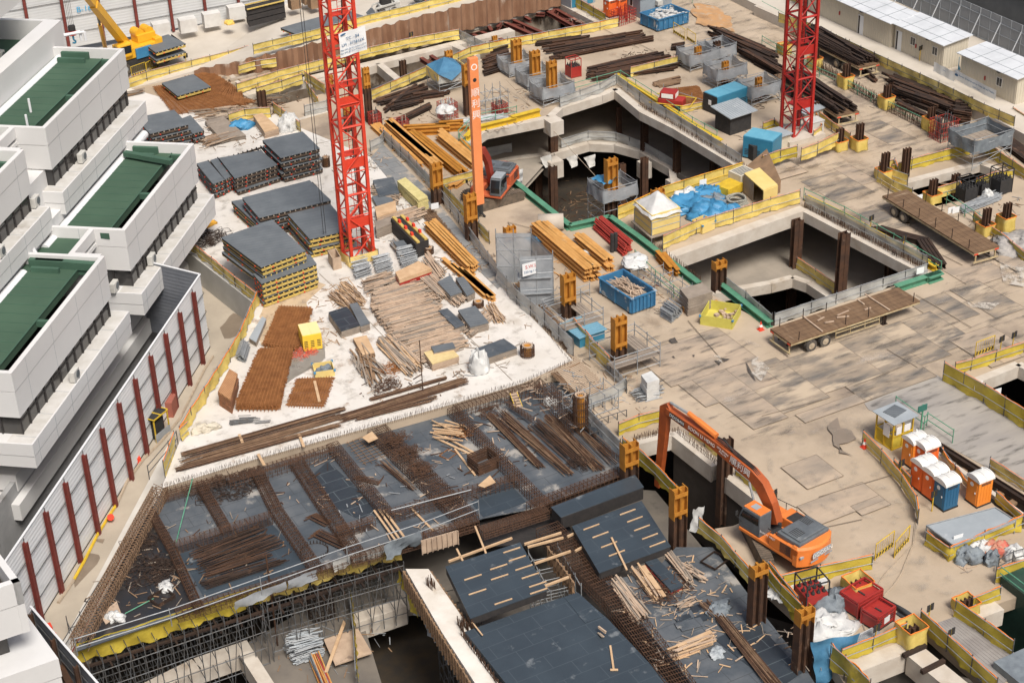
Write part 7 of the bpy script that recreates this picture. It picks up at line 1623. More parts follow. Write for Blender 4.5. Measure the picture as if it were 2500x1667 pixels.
planks([(900,755),(1040,715),(1075,760),(930,800)],420,'middle of the great plank heap in the yard',lenf=(.45,.9),jit=.04,lay=11); planks([(930,795),(1070,755),(1120,810),(960,850)],460,'lower middle of the great plank heap in the yard',lenf=(.4,.9),jit=.04,lay=11); planks([(965,845),(1115,805),(1135,850),(1020,895)],300,'foot of the great plank heap in the yard',lenf=(.4,.8),jit=.05,lay=8)
planks([(880,690),(960,665),(965,700),(890,722)],60,'planks fanned below the crane mast barrier',lenf=(.5,.9),jit=.1)
planks([(1015,680),(1075,740),(1110,725),(1045,668)],190,'upright running planks right of the great heap',lenf=(.5,.9),jit=.05,lay=9); planks([(1060,700),(1115,755),(1140,740),(1085,690)],70,'planks running down toward the long ochre beams',lenf=(.5,.9),jit=.05)
planks([(1030,640),(1070,690),(1090,675),(1045,622)],40,'split poles beside the red edged plywood pack',lenf=(.6,1),jit=.08); planks([(915,835),(1000,925),(1040,905),(950,820)],170,'long pale planks slanting down at the left of the heap foot',m=(WOOD,WOOD2,WOODG),lenf=(.4,.8),jit=.04,lay=9)
planks([(800,720),(850,765),(900,745),(840,690)],170,'bristling thin sticks left of the great heap',m=(WOOD3,WOOD,WOOD2),sec=(.06,.05),lenf=(.3,.6),jit=.2); planks([(850,860),(910,950),(945,935),(880,840)],60,'grey scrap timber and wire at the heap corner',m=(WOODG,WOOD3),lenf=(.2,.5),jit=.3)
planks([(1145,830),(1205,780),(1180,765),(1120,800)],110,'flat planks behind the white bulk bag',lenf=(.5,.9),jit=.04); planks([(1180,750),(1215,795),(1235,790),(1200,745)],36,'thin sticks beside the small round cage',m=(WOOD2,WOOD),sec=(.06,.05),lenf=(.6,1),jit=.12); planks([(1130,880),(1250,850),(1255,872),(1140,900)],16,'few boards near the white bulk bag',lenf=(.3,.5),jit=.1)
planks([(905,455),(985,480),(975,500),(905,480)],90,'broken boards right of the crane mast',m=(WOODG,WOOD),lenf=(.3,.7),jit=.15); planks([(920,545),(1040,505),(1045,530),(925,575)],130,'thin boards behind the black beam forms',lenf=(.4,.8),jit=.06); planks([(950,600),(985,640),(1000,632),(965,590)],30,'rods and sticks below the pale plywood stack',m=(WOODG,GALV),lenf=(.6,1),jit=.05)
planks([(485,345),(580,322),(590,340),(500,368)],70,'brown boards beside the far formwork stacks',m=(WOODG,WOOD3,WOOD),lenf=(.4,.9),jit=.06); planks([(500,300),(570,285),(578,305),(505,325)],50,'boards behind the brown boards of the far yard',m=(WOODG,WOOD),lenf=(.4,.9),jit=.06); planks([(290,240),(355,222),(355,230),(292,243)],24,'thin boards at the yard edge by the upper terrace corner',m=(WOODG,WOOD3),lenf=(.5,.9),jit=.06)
planks([(440,275),(640,258),(640,275),(470,300)],40,'scattered boards and sheets before the small excavation',m=(WOOD3,WOODG,WOOD),lenf=(.1,.3),jit=.3); planks([(600,255),(690,240),(700,262),(625,275)],50,'rusty scrap in the small excavation',m=(WOOD3,RUST),lenf=(.1,.4),jit=.3,z=-.3)
planks([(985,705),(1055,690),(1090,770),(1030,790)],130,'inner planks between the great heap and the grey stacks',lenf=(.5,.9),jit=.06); planks([(1040,800),(1110,790),(1150,850),(1080,860)],120,'planks below the tilted dusty sheets',lenf=(.5,.9),jit=.06); planks([(935,690),(1010,665),(1030,690),(950,712)],90,'planks under the red edged plywood pack',lenf=(.5,.9),jit=.08)
PR='plank heaps on the right hand plywood deck'
planks([(1500,1410),(1590,1515),(1555,1525),(1490,1430)][:4],60,'left heap of planks lying on the sawdust covered deck',z=-.28,lenf=(.5,.9),jit=.07,group=PR); planks([(1540,1395),(1600,1475),(1620,1465),(1560,1385)],30,'planks between the left heap and the leaning dark sheets',z=-.28,lenf=(.5,.9),jit=.06,group=PR,m=(WOOD,WOOD2)); planks([(1625,1360),(1680,1430),(1695,1425),(1640,1352)],24,'planks to the right of the leaning dark sheets',z=-.28,lenf=(.6,1),jit=.04,group=PR,m=(WOOD,WOODG))
planks([(1655,1370),(1735,1420),(1720,1435),(1650,1390)],24,'short broken sticks near the square link frame',z=-.28,lenf=(.2,.5),jit=.3,group=PR); planks([(1640,1500),(1745,1470),(1755,1510),(1650,1540)],16,'loose sheets and bars in the middle of the right deck',z=-.28,lenf=(.3,.6),jit=.1,sec=(.5,.03),m=(PLYD,PLY),lay=2,group=PR); planks([(1620,1595),(1745,1545),(1755,1570),(1640,1615)],36,'pale planks lying across the lower right deck',z=-.28,lenf=(.4,.8),jit=.08,group=PR,m=(WOOD,WOOD2)); planks([(1640,1480),(1700,1460),(1700,1475),(1650,1500)],14,'short planks under the loose sheets',z=-.28,lenf=(.3,.6),jit=.3,group=PR)
blockstack([(1575,1371),(1604,1362),(1668,1427),(1638,1441)],-.28,.1,'two leaning dark sheets with a red edge on the right deck',GRED,n=2,name='plywood_pack',cat='plywood pack',top=PLYC)
timber((1570,1380),(1622,1455),.0,'pale tapered board beside the leaning dark sheets',.25,.05,WOOD2,name='board',group=None)
planks([(1455,1545),(1470,1560),(1480,1555),(1462,1540)],4,'little blocks by the single loose sheet',z=0,lenf=(.6,1),group=PR)
for (a,b_,l) in [((768,930),(780,980),'pale plank on the single mesh mat'),((630,1108),(645,1135),'spacer stick under the bar bundles, left'),((730,1060),(742,1090),'spacer stick under the bar bundles, middle'),((584,1060),(592,1080),'spacer stick under the bar bundles, upper left'),((905,930),(1060,770),'thin brown pole leaning over the bar bundles')][:4]: timber(a,b_,.25,l,.2,.06,WOOD2,name='plank')
q=MB(); q.tube(P(1033,962,0),P(1033,962,0)+Z*4.6,.04,5); tag(obj('pole',q,RUST),'thin rusty pole standing in the middle of the bar bundles','pole'); q=MB(); q.tube(P(678,1575,FL),P(678,1575,FL)+Z*7.4,.06,6); tag(obj('pole',q,RUST),'tall rusty pole rising in front of the yellow sheet','pole')
q=MB(); q.tube(P(955,1245,FZ+.7),P(1150,1195,.3),.04,5); tag(obj('pole',q,GALV),'white tube lying across the widest cage','pole')
q=MB(); q.tube(P(430,1323,FZ+.1),P(470,1168,.2),.035,5); tag(obj('pole',q,GTUBE),'thin pale green rod leaning in the blotchy panel','pole'); q=MB(); q.tube(P(305,1497,FZ+.1),P(375,1460,FZ+.1),.035,5); tag(obj('pole',q,GTUBE),'short green rod in the dark west triangle','pole')
def lump(name,c,z,r,h,m,label,cat,group=None,n=32,seed=0,rz=0,sy=1.0,rough=.25,kn=10):
    q=MB(); p=P(*c,z); vs=[]; ph=[ru(0,6.28) for _ in range(6)]
    for k in range(kn+1):
        f=k/kn
        for i in range(n):
            a=i/n*6.283; rr=r*(math.cos(f*1.5)**.5 if f<1 else .12)*(1+rough*(math.sin(2*a+ph[0]+f*2)*.5+math.sin(5*a+ph[1]+f*4)*.35+math.sin(9*a+ph[2])*.2)*(1-f*.3)); zz=h*math.sin(f*1.57)*(1+.25*math.sin(3*a+ph[3]+f*5)*f); x,y=rr*math.cos(a),rr*math.sin(a)*sy
            e=.09*r*(1-f*.6); x+=ru(-e,e); y+=ru(-e,e); zz+=ru(-.12,.16)*h*(0<k)+.12*h*abs(math.sin(4*x/r+ph[4])*math.cos(5*y/r+ph[5])); vs.append((p.x+x*math.cos(rz)-y*math.sin(rz),p.y+x*math.sin(rz)+y*math.cos(rz),p.z+zz))
    q.add(vs,[(k*n+i,k*n+(i+1)%n,(k+1)*n+(i+1)%n,(k+1)*n+i) for k in range(kn) for i in range(n)]+[tuple(range(kn*n,kn*n+n))]); o=obj(name,q,m,smooth=True); tag(o,label,cat,group); return o
lump('sheet',(1700,500),.05,2.6,.9,BTARP,'large bright blue tarpaulin heap in the middle of the bridge','tarpaulin',sy=.8); lump('sheet',(1720,482),.05,2.0,.8,BTARP,'blue tarpaulin at the far side of the bridge','tarpaulin',sy=.6); lump('sheet',(1735,530),.05,1.9,1.0,BTARP,'blue covered bundle near the bridge guard rail','tarpaulin'); lump('sheet',(1772,527),.05,1.3,.8,BTARP,'small blue covered bundle beside the coiled hose','tarpaulin'); lump('sheet',(1672,495),.05,1.6,1.0,WTARP,'white sheet lying over the blue tarpaulins','tarpaulin',sy=.5); lump('sheet',(1740,505),.05,1.4,.9,GTARP,'grey plastic heap between the blue tarpaulins and the hose','plastic sheet')
q=MB(); 
for k in range(7):
    c_=P(1797,505,.05)+Vector((ru(-.08,.08),ru(-.08,.08),.1+k*.13)); r_=1.05-.04*k+ru(-.06,.06); l=[c_+Vector((r_*math.cos(i/20*6.283),r_*math.sin(i/20*6.283),.06*math.sin(i+k))) for i in range(21)]; q.path(l,.09,6)
tag(obj('coiled_hose',q,mat('grey_hose',(.33,.32,.27),(.25,.24,.2),scale=3)),'big coil of grey hose on the bridge','hose')
wb=thing('covered_box','yellow sided box with a white tented sheet on top at the bridge end','work enclosure',tuple(P(1591,578,0)),0); cn=P(1591,578,.9); lf=P(1549,542,.9); rg=P(1660,558,.9); bk=lf+(rg-cn); h_=1.9
l=[cn,rg,bk,lf]; q=MB(); q.hexa([Vector((v.x,v.y,1.0)) for v in l],[Vector((v.x,v.y,1.0+h_)) for v in l]); obj('side_panel',q,PYEL,wb); c_=sum(l,Vector())/4; c_=Vector((c_.x,c_.y,0))
q=MB(); n=24; vs=[]
for k in range(6):
    f=k/5
    for i in range(n):
        u=i/n*4; j=int(u); p=lerp(l[j],l[(j+1)%4],u-j); p=Vector((p.x,p.y,0)); s=lerp(1.1,.08,f); vs.append(c_+(p-c_)*s+Z*(1.0+h_-.35+f**1.6*1.2+.35*(f>0)+.09*math.sin(i*1.7+k)*(1-f)))
q.add(vs,[(k*n+i,k*n+(i+1)%n,(k+1)*n+(i+1)%n,(k+1)*n+i) for k in range(5) for i in range(n)]+[tuple(range(5*n,6*n))]); obj('white_sheet',q,WTARP,wb,smooth=True)
q=MB()
for p in l: q.tube(Vector((p.x,p.y,-2)),Vector((p.x,p.y,2.2)),.05,5)
for i in range(4):
    for zz in (.9,1.6,2.2): q.tube(Vector((l[i].x,l[i].y,zz)),Vector((l[(i+1)%4].x,l[(i+1)%4].y,zz)),.04,5)
obj('scaffold_frame',q,GALV,wb); q=MB(); s4=[c_+(Vector((p.x,p.y,0))-c_)*1.15 for p in l]; q.hexa([v+Z*.85 for v in s4],[v+Z*.95 for v in s4]); obj('plank_deck',q,WOODG,wb)
yb=thing('open_box','pale yellow open fronted box at the right end of the bridge','box',tuple(P(1862,513,0)),0); cs=PP([(1815,470),(1862,513),(1896,498),(1852,456)],.05); q=MB()
t4=[v+Z*1.9 for v in cs]; q.hexa([v+Z*1.8 for v in cs],t4); q.bar(lerp(cs[1],cs[2],0)+Z*.9,cs[2]+Z*.9,.08,1.8); q.bar(cs[3]+Z*.9,cs[0]+Z*.9,.08,1.8); q.bar(cs[2]+Z*.9,cs[3]+Z*.9,.08,1.79); obj('shell',q,PYEL,yb); q=MB(); q.bar(cs[0]+Z*.9,lerp(cs[0],cs[1],.5)+Z*.9,.05,1.7); obj('inner_panel',q,WOODG,yb)
lb=thing('louvred_box','beige box with a louvred top behind the open yellow box','box',tuple(P(1808,470,0)),.15); lb['_o']=(0,0,0); q=MB(); q.box((.9,.8,0),(1.9,1.6,1.6)); obj('housing',q,SHED,lb); q=MB()
for i in range(6): q.box((.9,.25+i*.22,1.605),(1.5,.08,.03))
obj('louvre',q,EGRY,lb)
q=MB(); a_=PP([(1800,430),(1870,412),(1905,470),(1885,480)],.05); b2=[a_[0]+Z*.2,a_[1]+Z*2.0,a_[2]+Z*1.2,a_[3]+Z*.2]; q.hexa(a_,b2); tag(obj('timber_screen',q,WOOD3),'brown wedge shaped plywood screen at the far right of the bridge','screen')
q=MB(); q.prism(PP([(1895,490),(1925,478),(1935,495),(1905,508)],.05),.05,.35); tag(obj('pallet_board',q,SHED),'beige board lying right of the open yellow box','board')
tb_=boxunit((1778,488),'green yellow cage tray with a red box by the hose',2.0,1.6,1.0,R(15),YSTEEL,name='cage_tray',cat='cage tray',panels=False)
OB='ochre painted steel beams lying on the deck'
def obeams(quad,n,label,m=OPALE,z=.06,w=.38,h=.42,rows=1,jit=.0,uni=True):
    a,b_,c_,d_=PP(quad,z); t=thing('steel_beam_stack',label,'steel beam stack',tuple(a),0,OB)
    for r_ in range(rows):
        for i in range(n):
            f=(i+.5)/n; p0=lerp(a,d_,f)+Z*(h*(r_+.5)); p1=lerp(b_,c_,f)+Z*(h*(r_+.5)); e=(p1-p0).normalized()*ru(-.5,.5); q=MB(); q.ib(p0+e,p1+e,w,h*.96,.05); obj('steel_beam',q,m,t)
    return t
obeams([(1038,565),(1145,672),(1168,662),(1062,552)],4,'long pale ochre beams laid side by side beside the black beam forms',rows=2); obeams([(1080,640),(1190,735),(1205,728),(1140,668)],4,'lower ends of thin ochre beams beyond the long pale ones',rows=1)
obeams([(1298,575),(1430,690),(1460,675),(1330,565)],5,'broad stack of pale ochre beams in the middle of the tan deck',rows=3,w=.42); obeams([(1405,598),(1480,660),(1500,652),(1425,590)],3,'smaller ochre beam stack right of the broad one',rows=2); obeams([(1475,680),(1545,662),(1550,672),(1480,692)],3,'short ochre beams lying across behind the blue skip',rows=1)
obeams([(1605,640),(1640,680),(1654,672),(1618,628)],2,'two ochre beams beside the green waler and starter bars',rows=2,m=OSTEEL,z=0); obeams([(1675,758),(1745,738),(1748,748),(1680,770)],3,'ochre beam frame under the stack of weathered boards',m=OSTEEL,z=0)
obeams([(900,310),(1010,410),(1030,405),(925,305)],3,'ochre beams at the left of the beam store',z=0); obeams([(935,310),(1060,425),(1085,420),(960,308)],3,'central ochre beams of the beam store',z=0,rows=2); obeams([(1000,340),(1120,440),(1140,432),(1020,335)],3,'right ochre beams of the beam store, near the boom',z=0,rows=2,m=OSTEEL); obeams([(1065,345),(1150,415),(1168,405),(1085,335)],3,'ochre and brown beams ending at the vertical boom',z=0,rows=2,m=OPALE)
obeams([(985,322),(1090,318),(1090,330),(985,336)],2,'ochre box beam lying crosswise at the head of the beam store',z=0,rows=2,m=OSTEEL); obeams([(1075,312),(1135,308),(1135,322),(1075,326)],2,'second crosswise ochre beam by the tall column',z=0,rows=2,m=OSTEEL)
obeams([(1115,355),(1160,390),(1168,385),(1128,348)],2,'ochre beam tucked against the corner rail of the large pit',z=0,m=OSTEEL); obeams([(948,318),(1045,400),(1053,398),(958,315)],2,'dark brown beams among the ochre beam store',z=0,m=RUST,rows=2)
obeams([(1095,460),(1140,430),(1150,436),(1108,468)],2,'ochre offcuts in front of the boom',z=0,m=OPALE)
DS='long dark steel sections on the far deck'
def dsteel(quad,n,label,m=RUST,z=0.0,w=.22,h=.22,lay=2,jit=.035,lenf=(.4,.95)):
    a,b_,c_,d_=PP(quad,z); q=MB(); ms=[m,DRUST if m is RUST else RUST,m]; n=int(n*1.9)
    for i in range(n):
        q.k=i%3
        t=rnd(); L=ru(*lenf); s=ru(0,1-L) if L<1 else 0; side=(d_-a).normalized(); p0=lerp(lerp(a,d_,t),lerp(b_,c_,t),s); p1=lerp(lerp(a,d_,t),lerp(b_,c_,t),s+L); k=(p1-p0).length*jit; hh=random.randrange(lay)*h
        q.ib(p0+side*ru(-k,k)+Z*(hh+h/2+ru(0,.04)),p1+side*ru(-k,k)+Z*(hh+h/2+ru(0,.04)),w,h,.04)
    tag(obj('steel_section_heap',q,ms),label,'steel heap',DS)
dsteel([(1318,125),(1590,80),(1600,92),(1330,140)],14,'long dark sections just behind the yellow net of the strut pit'); dsteel([(1330,140),(1600,92),(1598,100),(1345,152)],10,'long dark sections below the first row in the steel store'); dsteel([(1420,175),(1630,130),(1650,150),(1450,192)],16,'dark sections fanned in front of the grey baskets'); dsteel([(1430,190),(1680,150),(1660,172),(1430,200)],16,'dark sections nearest the apex of the large pit',jit=.05)
dsteel([(1300,112),(1440,92),(1440,100),(1305,118)],10,'thinner sections near the left grey baskets'); dsteel([(1170,140),(1240,118),(1250,140),(1180,165)],10,'brown sections between the boom and the ochre column',m=RUST); dsteel([(1175,165),(1240,150),(1245,170),(1180,190)],8,'grey brown sections behind the boom head',m=RUST)
dsteel([(910,250),(1040,205),(1050,225),(920,262)],12,'crossed dark sections behind the crane mast'); dsteel([(925,275),(1010,210),(1020,214),(935,280)],6,'diagonal dark sections over the crossed ones'); dsteel([(935,262),(1030,240),(1040,255),(955,275)],8,'short dark angles on the tan deck left of the sacks',m=DRUST); dsteel([(965,300),(1050,258),(1056,266),(975,305)],8,'rounded bundle of dark sections near the ochre beam store',m=DRUST); dsteel([(1000,238),(1100,225),(1100,235),(1005,248)],8,'dark sections behind the blue covered platform',m=RUST)
dsteel([(1725,78),(1900,150),(1900,175),(1740,100)],40,'great dark heap of old steel left of the dark red mast',m=DRUST,lay=5,jit=.06,lenf=(.3,.9)); dsteel([(1790,110),(1930,190),(1920,200),(1790,130)],24,'lower tail of the great dark steel heap by the mast',m=DRUST,lay=4,jit=.08,lenf=(.3,.9))
dsteel([(2150,190),(2340,265),(2370,310),(2180,240)],60,'long dark heap of old steel beneath the kerb wall',m=DRUST,lay=5,jit=.08,lenf=(.3,.8)); dsteel([(2330,270),(2378,262),(2370,310),(2320,300)],30,'tall tangled end of the dark steel heap near the corner basket',m=DRUST,lay=6,jit=.15,lenf=(.4,.9)); dsteel([(2100,178),(2135,205),(2145,200),(2110,172)],5,'few angle sections behind the far trailer tail',m=DRUST); dsteel([(2430,320),(2540,400),(2540,430),(2430,345)],24,'dark beams lying at the right edge beyond the corner basket',m=DRUST,lay=2); dsteel([(2180,250),(2290,300),(2300,310),(2190,262)],14,'dark beams at the near side of the long steel heap',m=DRUST,lay=2)
dsteel([(1636,118),(1672,112),(1676,122),(1640,128)],6,'short dark offcuts near the striped barrier',m=DRUST); dsteel([(1590,205),(1660,190),(1665,205),(1600,218)],12,'brown boards behind the red machine',m=WOOD3,w=.3,h=.1)
q=MB(); l=PP([(2125,566),(2180,582),(2240,597),(2282,660)],0)
for k in range(4):
    o=Vector((k*.28,-k*.1,0)); 
    for a_,b_ in zip(l[:-1],l[1:]): q.ib(a_+o+Z*.25,b_+o+Z*.25,.24,.5,.04)
tag(obj('bent_steel_beams',q,DRUST),'nested dark beams bent like an elbow beside the right pit','steel beam')
strew('tube_bundle',[(1448,560),(1522,628),(1545,612),(1470,550)],70,'bundle of red painted tubes beside the short green waler','tube bundle',[REDB],z=0,sec=(.13,.13),tube=True,lenf=(.97,1),jit=.003,lay=7)
strew('tube_bundle',[(1610,772),(1640,790),(1665,770),(1635,750)],60,'bundle of galvanised tubes in front of the weathered boards','tube bundle',[GALV],z=0,sec=(.1,.1),tube=True,lenf=(.95,1),jit=.01,lay=9)
strew('tube_heap',[(690,1585),(790,1562),(795,1600),(715,1625)],160,'tangled heap of galvanised tubes on the lower floor at bottom left','tube heap',[GALV,GREYP],z=FL+.05,sec=(.09,.09),tube=True,lenf=(.4,.9),jit=.15,lay=14)
strew('tube_bundle',[(755,1610),(790,1690),(815,1690),(780,1605)],40,'bundle of red and ochre tubes leaning at the bottom left','tube bundle',[REDB,OPALE,GALV],z=FL+.1,sec=(.1,.1),tube=True,lenf=(.9,1),jit=.02,lay=6)
strew('tube_heap',[(2030,1600),(2140,1545),(2150,1560),(2055,1612)],90,'heap of galvanised tubes behind the lower right yellow net','tube heap',[GALV],z=0,sec=(.08,.08),tube=True,lenf=(.7,1),jit=.03,lay=6)
strew('tube_heap',[(2335,515),(2440,470),(2450,485),(2350,525)],80,'galvanised scrap tubes near the black bottle cages','tube heap',[GALV],z=0,sec=(.08,.08),tube=True,lenf=(.5,.9),jit=.06,lay=4)
strew('tube_heap',[(1100,300),(1240,280),(1240,290),(1110,306)],50,'galvanised tubes along the far edge of the large pit','tube heap',[GALV],z=0,sec=(.08,.08),tube=True,lenf=(.5,.9),jit=.05,lay=3)
for c_,l_ in (((873,665),'left bundle of galvanised frames by the mast barrier'),((925,655),'middle bundle of galvanised frames by the mast barrier'),((985,638),'right bundle of galvanised frames by the mast barrier')):
    strew('frame_bundle',[(c_[0]-18,c_[1]-12),(c_[0]+25,c_[1]-22),(c_[0]+38,c_[1]+8),(c_[0]-5,c_[1]+22)],70,l_,'tube bundle',[GALV],z=.06,sec=(.07,.07),tube=True,lenf=(.8,1),jit=.02,lay=12,group='galvanised frame bundles')
strew('tube_bundle',[(578,880),(590,845),(612,850),(600,888)],50,'round bundle of galvanised tubes near the yellow net on the slab','tube bundle',[GALV],z=.06,sec=(.09,.09),tube=True,lenf=(.9,1),jit=.01,lay=8)
strew('tube_heap',[(1530,965),(1620,940),(1625,970),(1550,990)],60,'grey tubes and wire bundles beside the white sacks','tube heap',[GALV,DTUBE],z=-.1,sec=(.07,.07),tube=True,lenf=(.4,.8),jit=.15,lay=8)
pp=thing('concrete_pipe','short wide concrete pipe lying behind the ochre beams','pipe',tuple(P(1345,560,0)),R(-28)); pp['_o']=(0,0,0); q=MB(); n=24; vs=[]
for x_ in (-1.1,1.1):
    for r_ in (.72,.6):
        for i in range(n): vs.append((x_,r_*math.cos(i/n*6.283),.72+r_*math.sin(i/n*6.283)))
f=[]
for i in range(n): j=(i+1)%n; f+=[(i,j,2*n+j,2*n+i),(n+i,3*n+i,3*n+j,n+j),(i,n+i,n+j,j),(2*n+i,2*n+j,3*n+j,3*n+i)]
q.add(vs,f); obj('pipe_shell',q,mat('pipe_concrete',(.48,.42,.35),(.4,.35,.29),scale=1),pp,smooth=True)
lump('sheet',(1330,590),0,1.5,.35,BTARP,'strip of blue sheet between the pipe and the ochre beams','tarpaulin',sy=.3,rz=-.8); lump('sheet',(1410,620),.05,1.2,.4,WTARP,'white plastic lying along the broad ochre beams','plastic sheet',sy=.3,rz=-.9)
blockstack([(1528,640),(1560,630),(1575,650),(1540,662)],0,.9,'pallet of grey bags under a white sheet at the red tube bundle',WOODG,n=6,name='bag_pallet',cat='pallet'); lump('sheet',(1550,642),.85,1.2,.45,WTARP,'white sheet over the grey bags at the red tube bundle','plastic sheet')
blockstack([(1565,915),(1590,905),(1610,925),(1580,935)],0,1.6,'pallet of white sacks on blue boards beside the near platform',WTARP,n=6,name='sack_pallet',cat='pallet',top=WTARP)
q=MB(); 
for x_ in (0,.35): q.tube(P(1490,612,0)+Vector((x_,-.3,0)),P(1490,612,0)+Vector((x_,-.3,1.7)),.17,10)
tag(obj('gas_cylinders',q,BLK),'black gas cylinders standing in front of the red tube bundle','gas cylinders')
bbg=lump('bulk_bag',(1170,905),.06,.75,1.4,WTARP,'white bulk bag on the slab behind the bar bundles','bag',rough=.08); lump('sack_heap',(505,1050),.06,.9,.4,SHED,'group of small pale sacks near the slab corner','sacks',rough=.5,sy=.5); lump('sheet',(705,315),.06,1.0,1.3,WTARP,'white bag beside the small excavation net','bag'); lump('sheet',(588,312),.06,1.4,.6,BTARP,'crumpled blue sheet between the far timber stacks','tarpaulin',sy=.6); lump('sheet',(500,555),.06,1.2,.35,mat('orange_plastic',(.75,.40,.05)),'orange plastic heap at the far corner of the slab','plastic sheet',sy=.35,rz=.3)
lump('sheet',(2035,1480),0,1.3,.8,GTARP,'grey crumpled sheet behind the red gas rack','plastic sheet',sy=.8,rough=.4); lump('sheet',(2030,1532),0,1.6,.45,WTARP,'large white sheet heap in front of the red generators','plastic sheet',sy=.7,rough=.4,rz=.3); lump('sheet',(1998,1540),0,1.3,.7,WTARP,'white sheet fold at the double yellow net','plastic sheet',rough=.4); lump('sheet',(1925,1440),0,1.6,.15,WTARP,'flat white sheet behind the gas rack','plastic sheet',sy=.6); lump('sheet',(282,1510),FZ,.55,.35,WTARP,'white plastic beside the tan board in the west triangle','plastic sheet',rough=.5); lump('sheet',(405,1435),FZ,.5,.3,WTARP,'small white rag in the dark west triangle','plastic sheet',rough=.6)
lump('sheet',(1345,985),FZ,.5,.4,WTARP,'crumpled pale bag on the plywood by the ringed column','plastic sheet',rough=.4); lump('sheet',(1755,1490),-.28,.9,.4,GTARP,'grey rag at the bar heads on the right deck','plastic sheet',rough=.5,sy=.7); lump('sheet',(1750,1595),-.28,.5,.25,GREYP,'pale grey rag on the lower right deck','plastic sheet',rough=.4)
for x,y,r_,m_,l in [(2365,1365,1.0,GTARP,'grey bag heap on the steel pallet in front of the covered opening'),(2390,1350,.9,WTARP,'white bag in front of the covered opening'),(2430,1350,.9,mat('brown_sacks',(.42,.26,.17),(.5,.08,.06),scale=3),'brown and red sacks in front of the covered opening'),(2478,1362,.8,WTARP,'white bag at the far right of the covered opening'),(2420,1372,.6,GTARP,'small grey bag between the sacks')]: lump('bag',(x,y),0,r_,.7,m_,l,'bag',rough=.4,sy=.7)
lump('sheet',(1015,1315) if 0 else (1088,272),1.7,.9,.5,WTARP,'white sack on top of the red cage','bag'); lump('rubble',(2490,600),0,2.2,.7,mat('pale_rubble',(.42,.39,.36),(.25,.24,.23),scale=3,bump=1,bs=8),'heap of pale rubble at the right edge','rubble',rough=.4,n=30); lump('sheet',(2410,485),0,.5,.7,WTARP,'white bags on the galvanised scrap tubes','bag')
q=MB(); vs=[P(1095,165,0)+Vector(v) for v in ((-1.8,-1.5,3.4),(1.6,-1.5,3.4),(1.6,1.4,3.5),(-1.8,1.4,3.4),(-.3,.2,4.3),(-.6,-1.8,2.4))]; q.add(vs,[(0,1,4),(1,2,4),(2,3,4),(3,0,4),(0,5,1)]); 
b_=P(1095,215,0); h_=HZ(b_,160); vs=[b_+Vector(v)+Z*h_ for v in ((-1.8,-1.5,-.1),(1.2,-1.5,-.1),(1.3,1.2,.1),(-1.7,1.4,-.0),(-.2,.2,.9),(-.5,-1.9,-.9))]; q=MB(); q.add(vs,[(0,1,4),(1,2,4),(2,3,4),(3,0,4),(0,5,1)]); q.add([v-Z*.03 for v in vs],[(0,4,1),(1,4,2),(2,4,3),(3,4,0),(0,1,5)]); tag(obj('sheet',q,BTARP2),'blue sheet tented over the platform left of the vertical boom','tarpaulin')
for dx,dy,l in ((-1.75,0,'left'),(1.75,0,'right')): q=MB(); q.box(b_+Vector((dx,0,h_-1.1)),(.06,2.9,1.0)); tag(obj('yellow_panel',q,PYEL),f'pale yellow side panel on the {l} of the blue tented platform','panel')
def cloth(pts,label,m,name='sheet',cat='tarpaulin',n=10,sag=.3):
    "four 3-D corners, wrinkled"
    q=MB(); a,b_,c_,d_=pts; vs=[]; ph=ru(0,6)
    nn=(b_-a).cross(d_-a).normalized()
    for j in range(n+1):
        for i in range(n+1): u,v=i/n,j/n; p=lerp(lerp(a,b_,u),lerp(d_,c_,u),v); vs.append(p+nn*(.12*math.sin(u*9+v*4+ph)+.08*math.sin(v*13-u*5))-Z*sag*math.sin(u*math.pi)*math.sin(v*math.pi))
    q.add(vs,[(j*(n+1)+i,j*(n+1)+i+1,(j+1)*(n+1)+i+1,(j+1)*(n+1)+i) for j in range(n) for i in range(n)]); tag(obj(name,q,m,smooth=True),label,cat)
kp=P(1962,1620,0); hh_=HZ(kp,1548)
cloth([kp+Vector((-.2,-.6,hh_)),kp+Vector((3.6,-.7,hh_-1.0)),kp+Vector((1.9,-1.2,-.8)),kp+Vector((.3,-1.0,-.9))],'blue sheet hanging from the last near column',BTARP2,sag=-.2)
sp_=P(1495,548,-2); h3=HZ(sp_,428); cloth([sp_+Vector((-1.7,-1.4,h3)),sp_+Vector((-.2,-1.3,h3+.3)),sp_+Vector((-.1,.6,h3+.1)),sp_+Vector((-1.6,1.0,h3-.2))],'blue sheet slung in the netted platform of the large pit',BTARP)
WT2=mat('dusty_white_sheet',(.5,.49,.46),(.4,.39,.36),rough=.9)
for (x,l) in ((1318,'left white sheet hung over the lower floor edge'),(1382,'middle white sheet hung over the lower floor edge'),(1425,'right white sheet hung over the lower floor edge')):
    p=P(x,385,L1+.8); cloth([p,p+Vector((1.3,-.1,.1)),p+Vector((1.0,-.6,-.9)),p+Vector((.3,-.6,-1.0))],l,WT2,cat='plastic sheet',n=6)
cloth([P(1243,420,.6),P(1277,412,.9),P(1275,450,-.8),P(1245,460,-.9)],'white sheet hanging at the left wall of the large pit behind the excavator',WTARP,cat='plastic sheet')
p=P(1690,1290,0); cloth([p+Z*1.6,p+Vector((.9,-.1,1.5)),p+Vector((.7,-.1,-.3)),p+Vector((-.2,0,-.2))],'white cloth hanging by the near column and the timber gap',WTARP,cat='plastic sheet',n=6)
cloth([P(2120,1430,.5),P(2235,1503,.6),P(2225,1520,.0),P(2110,1450,.0)],'black sheeting behind the red generators',mat('black_sheeting',(.05,.055,.06)),cat='plastic sheet')
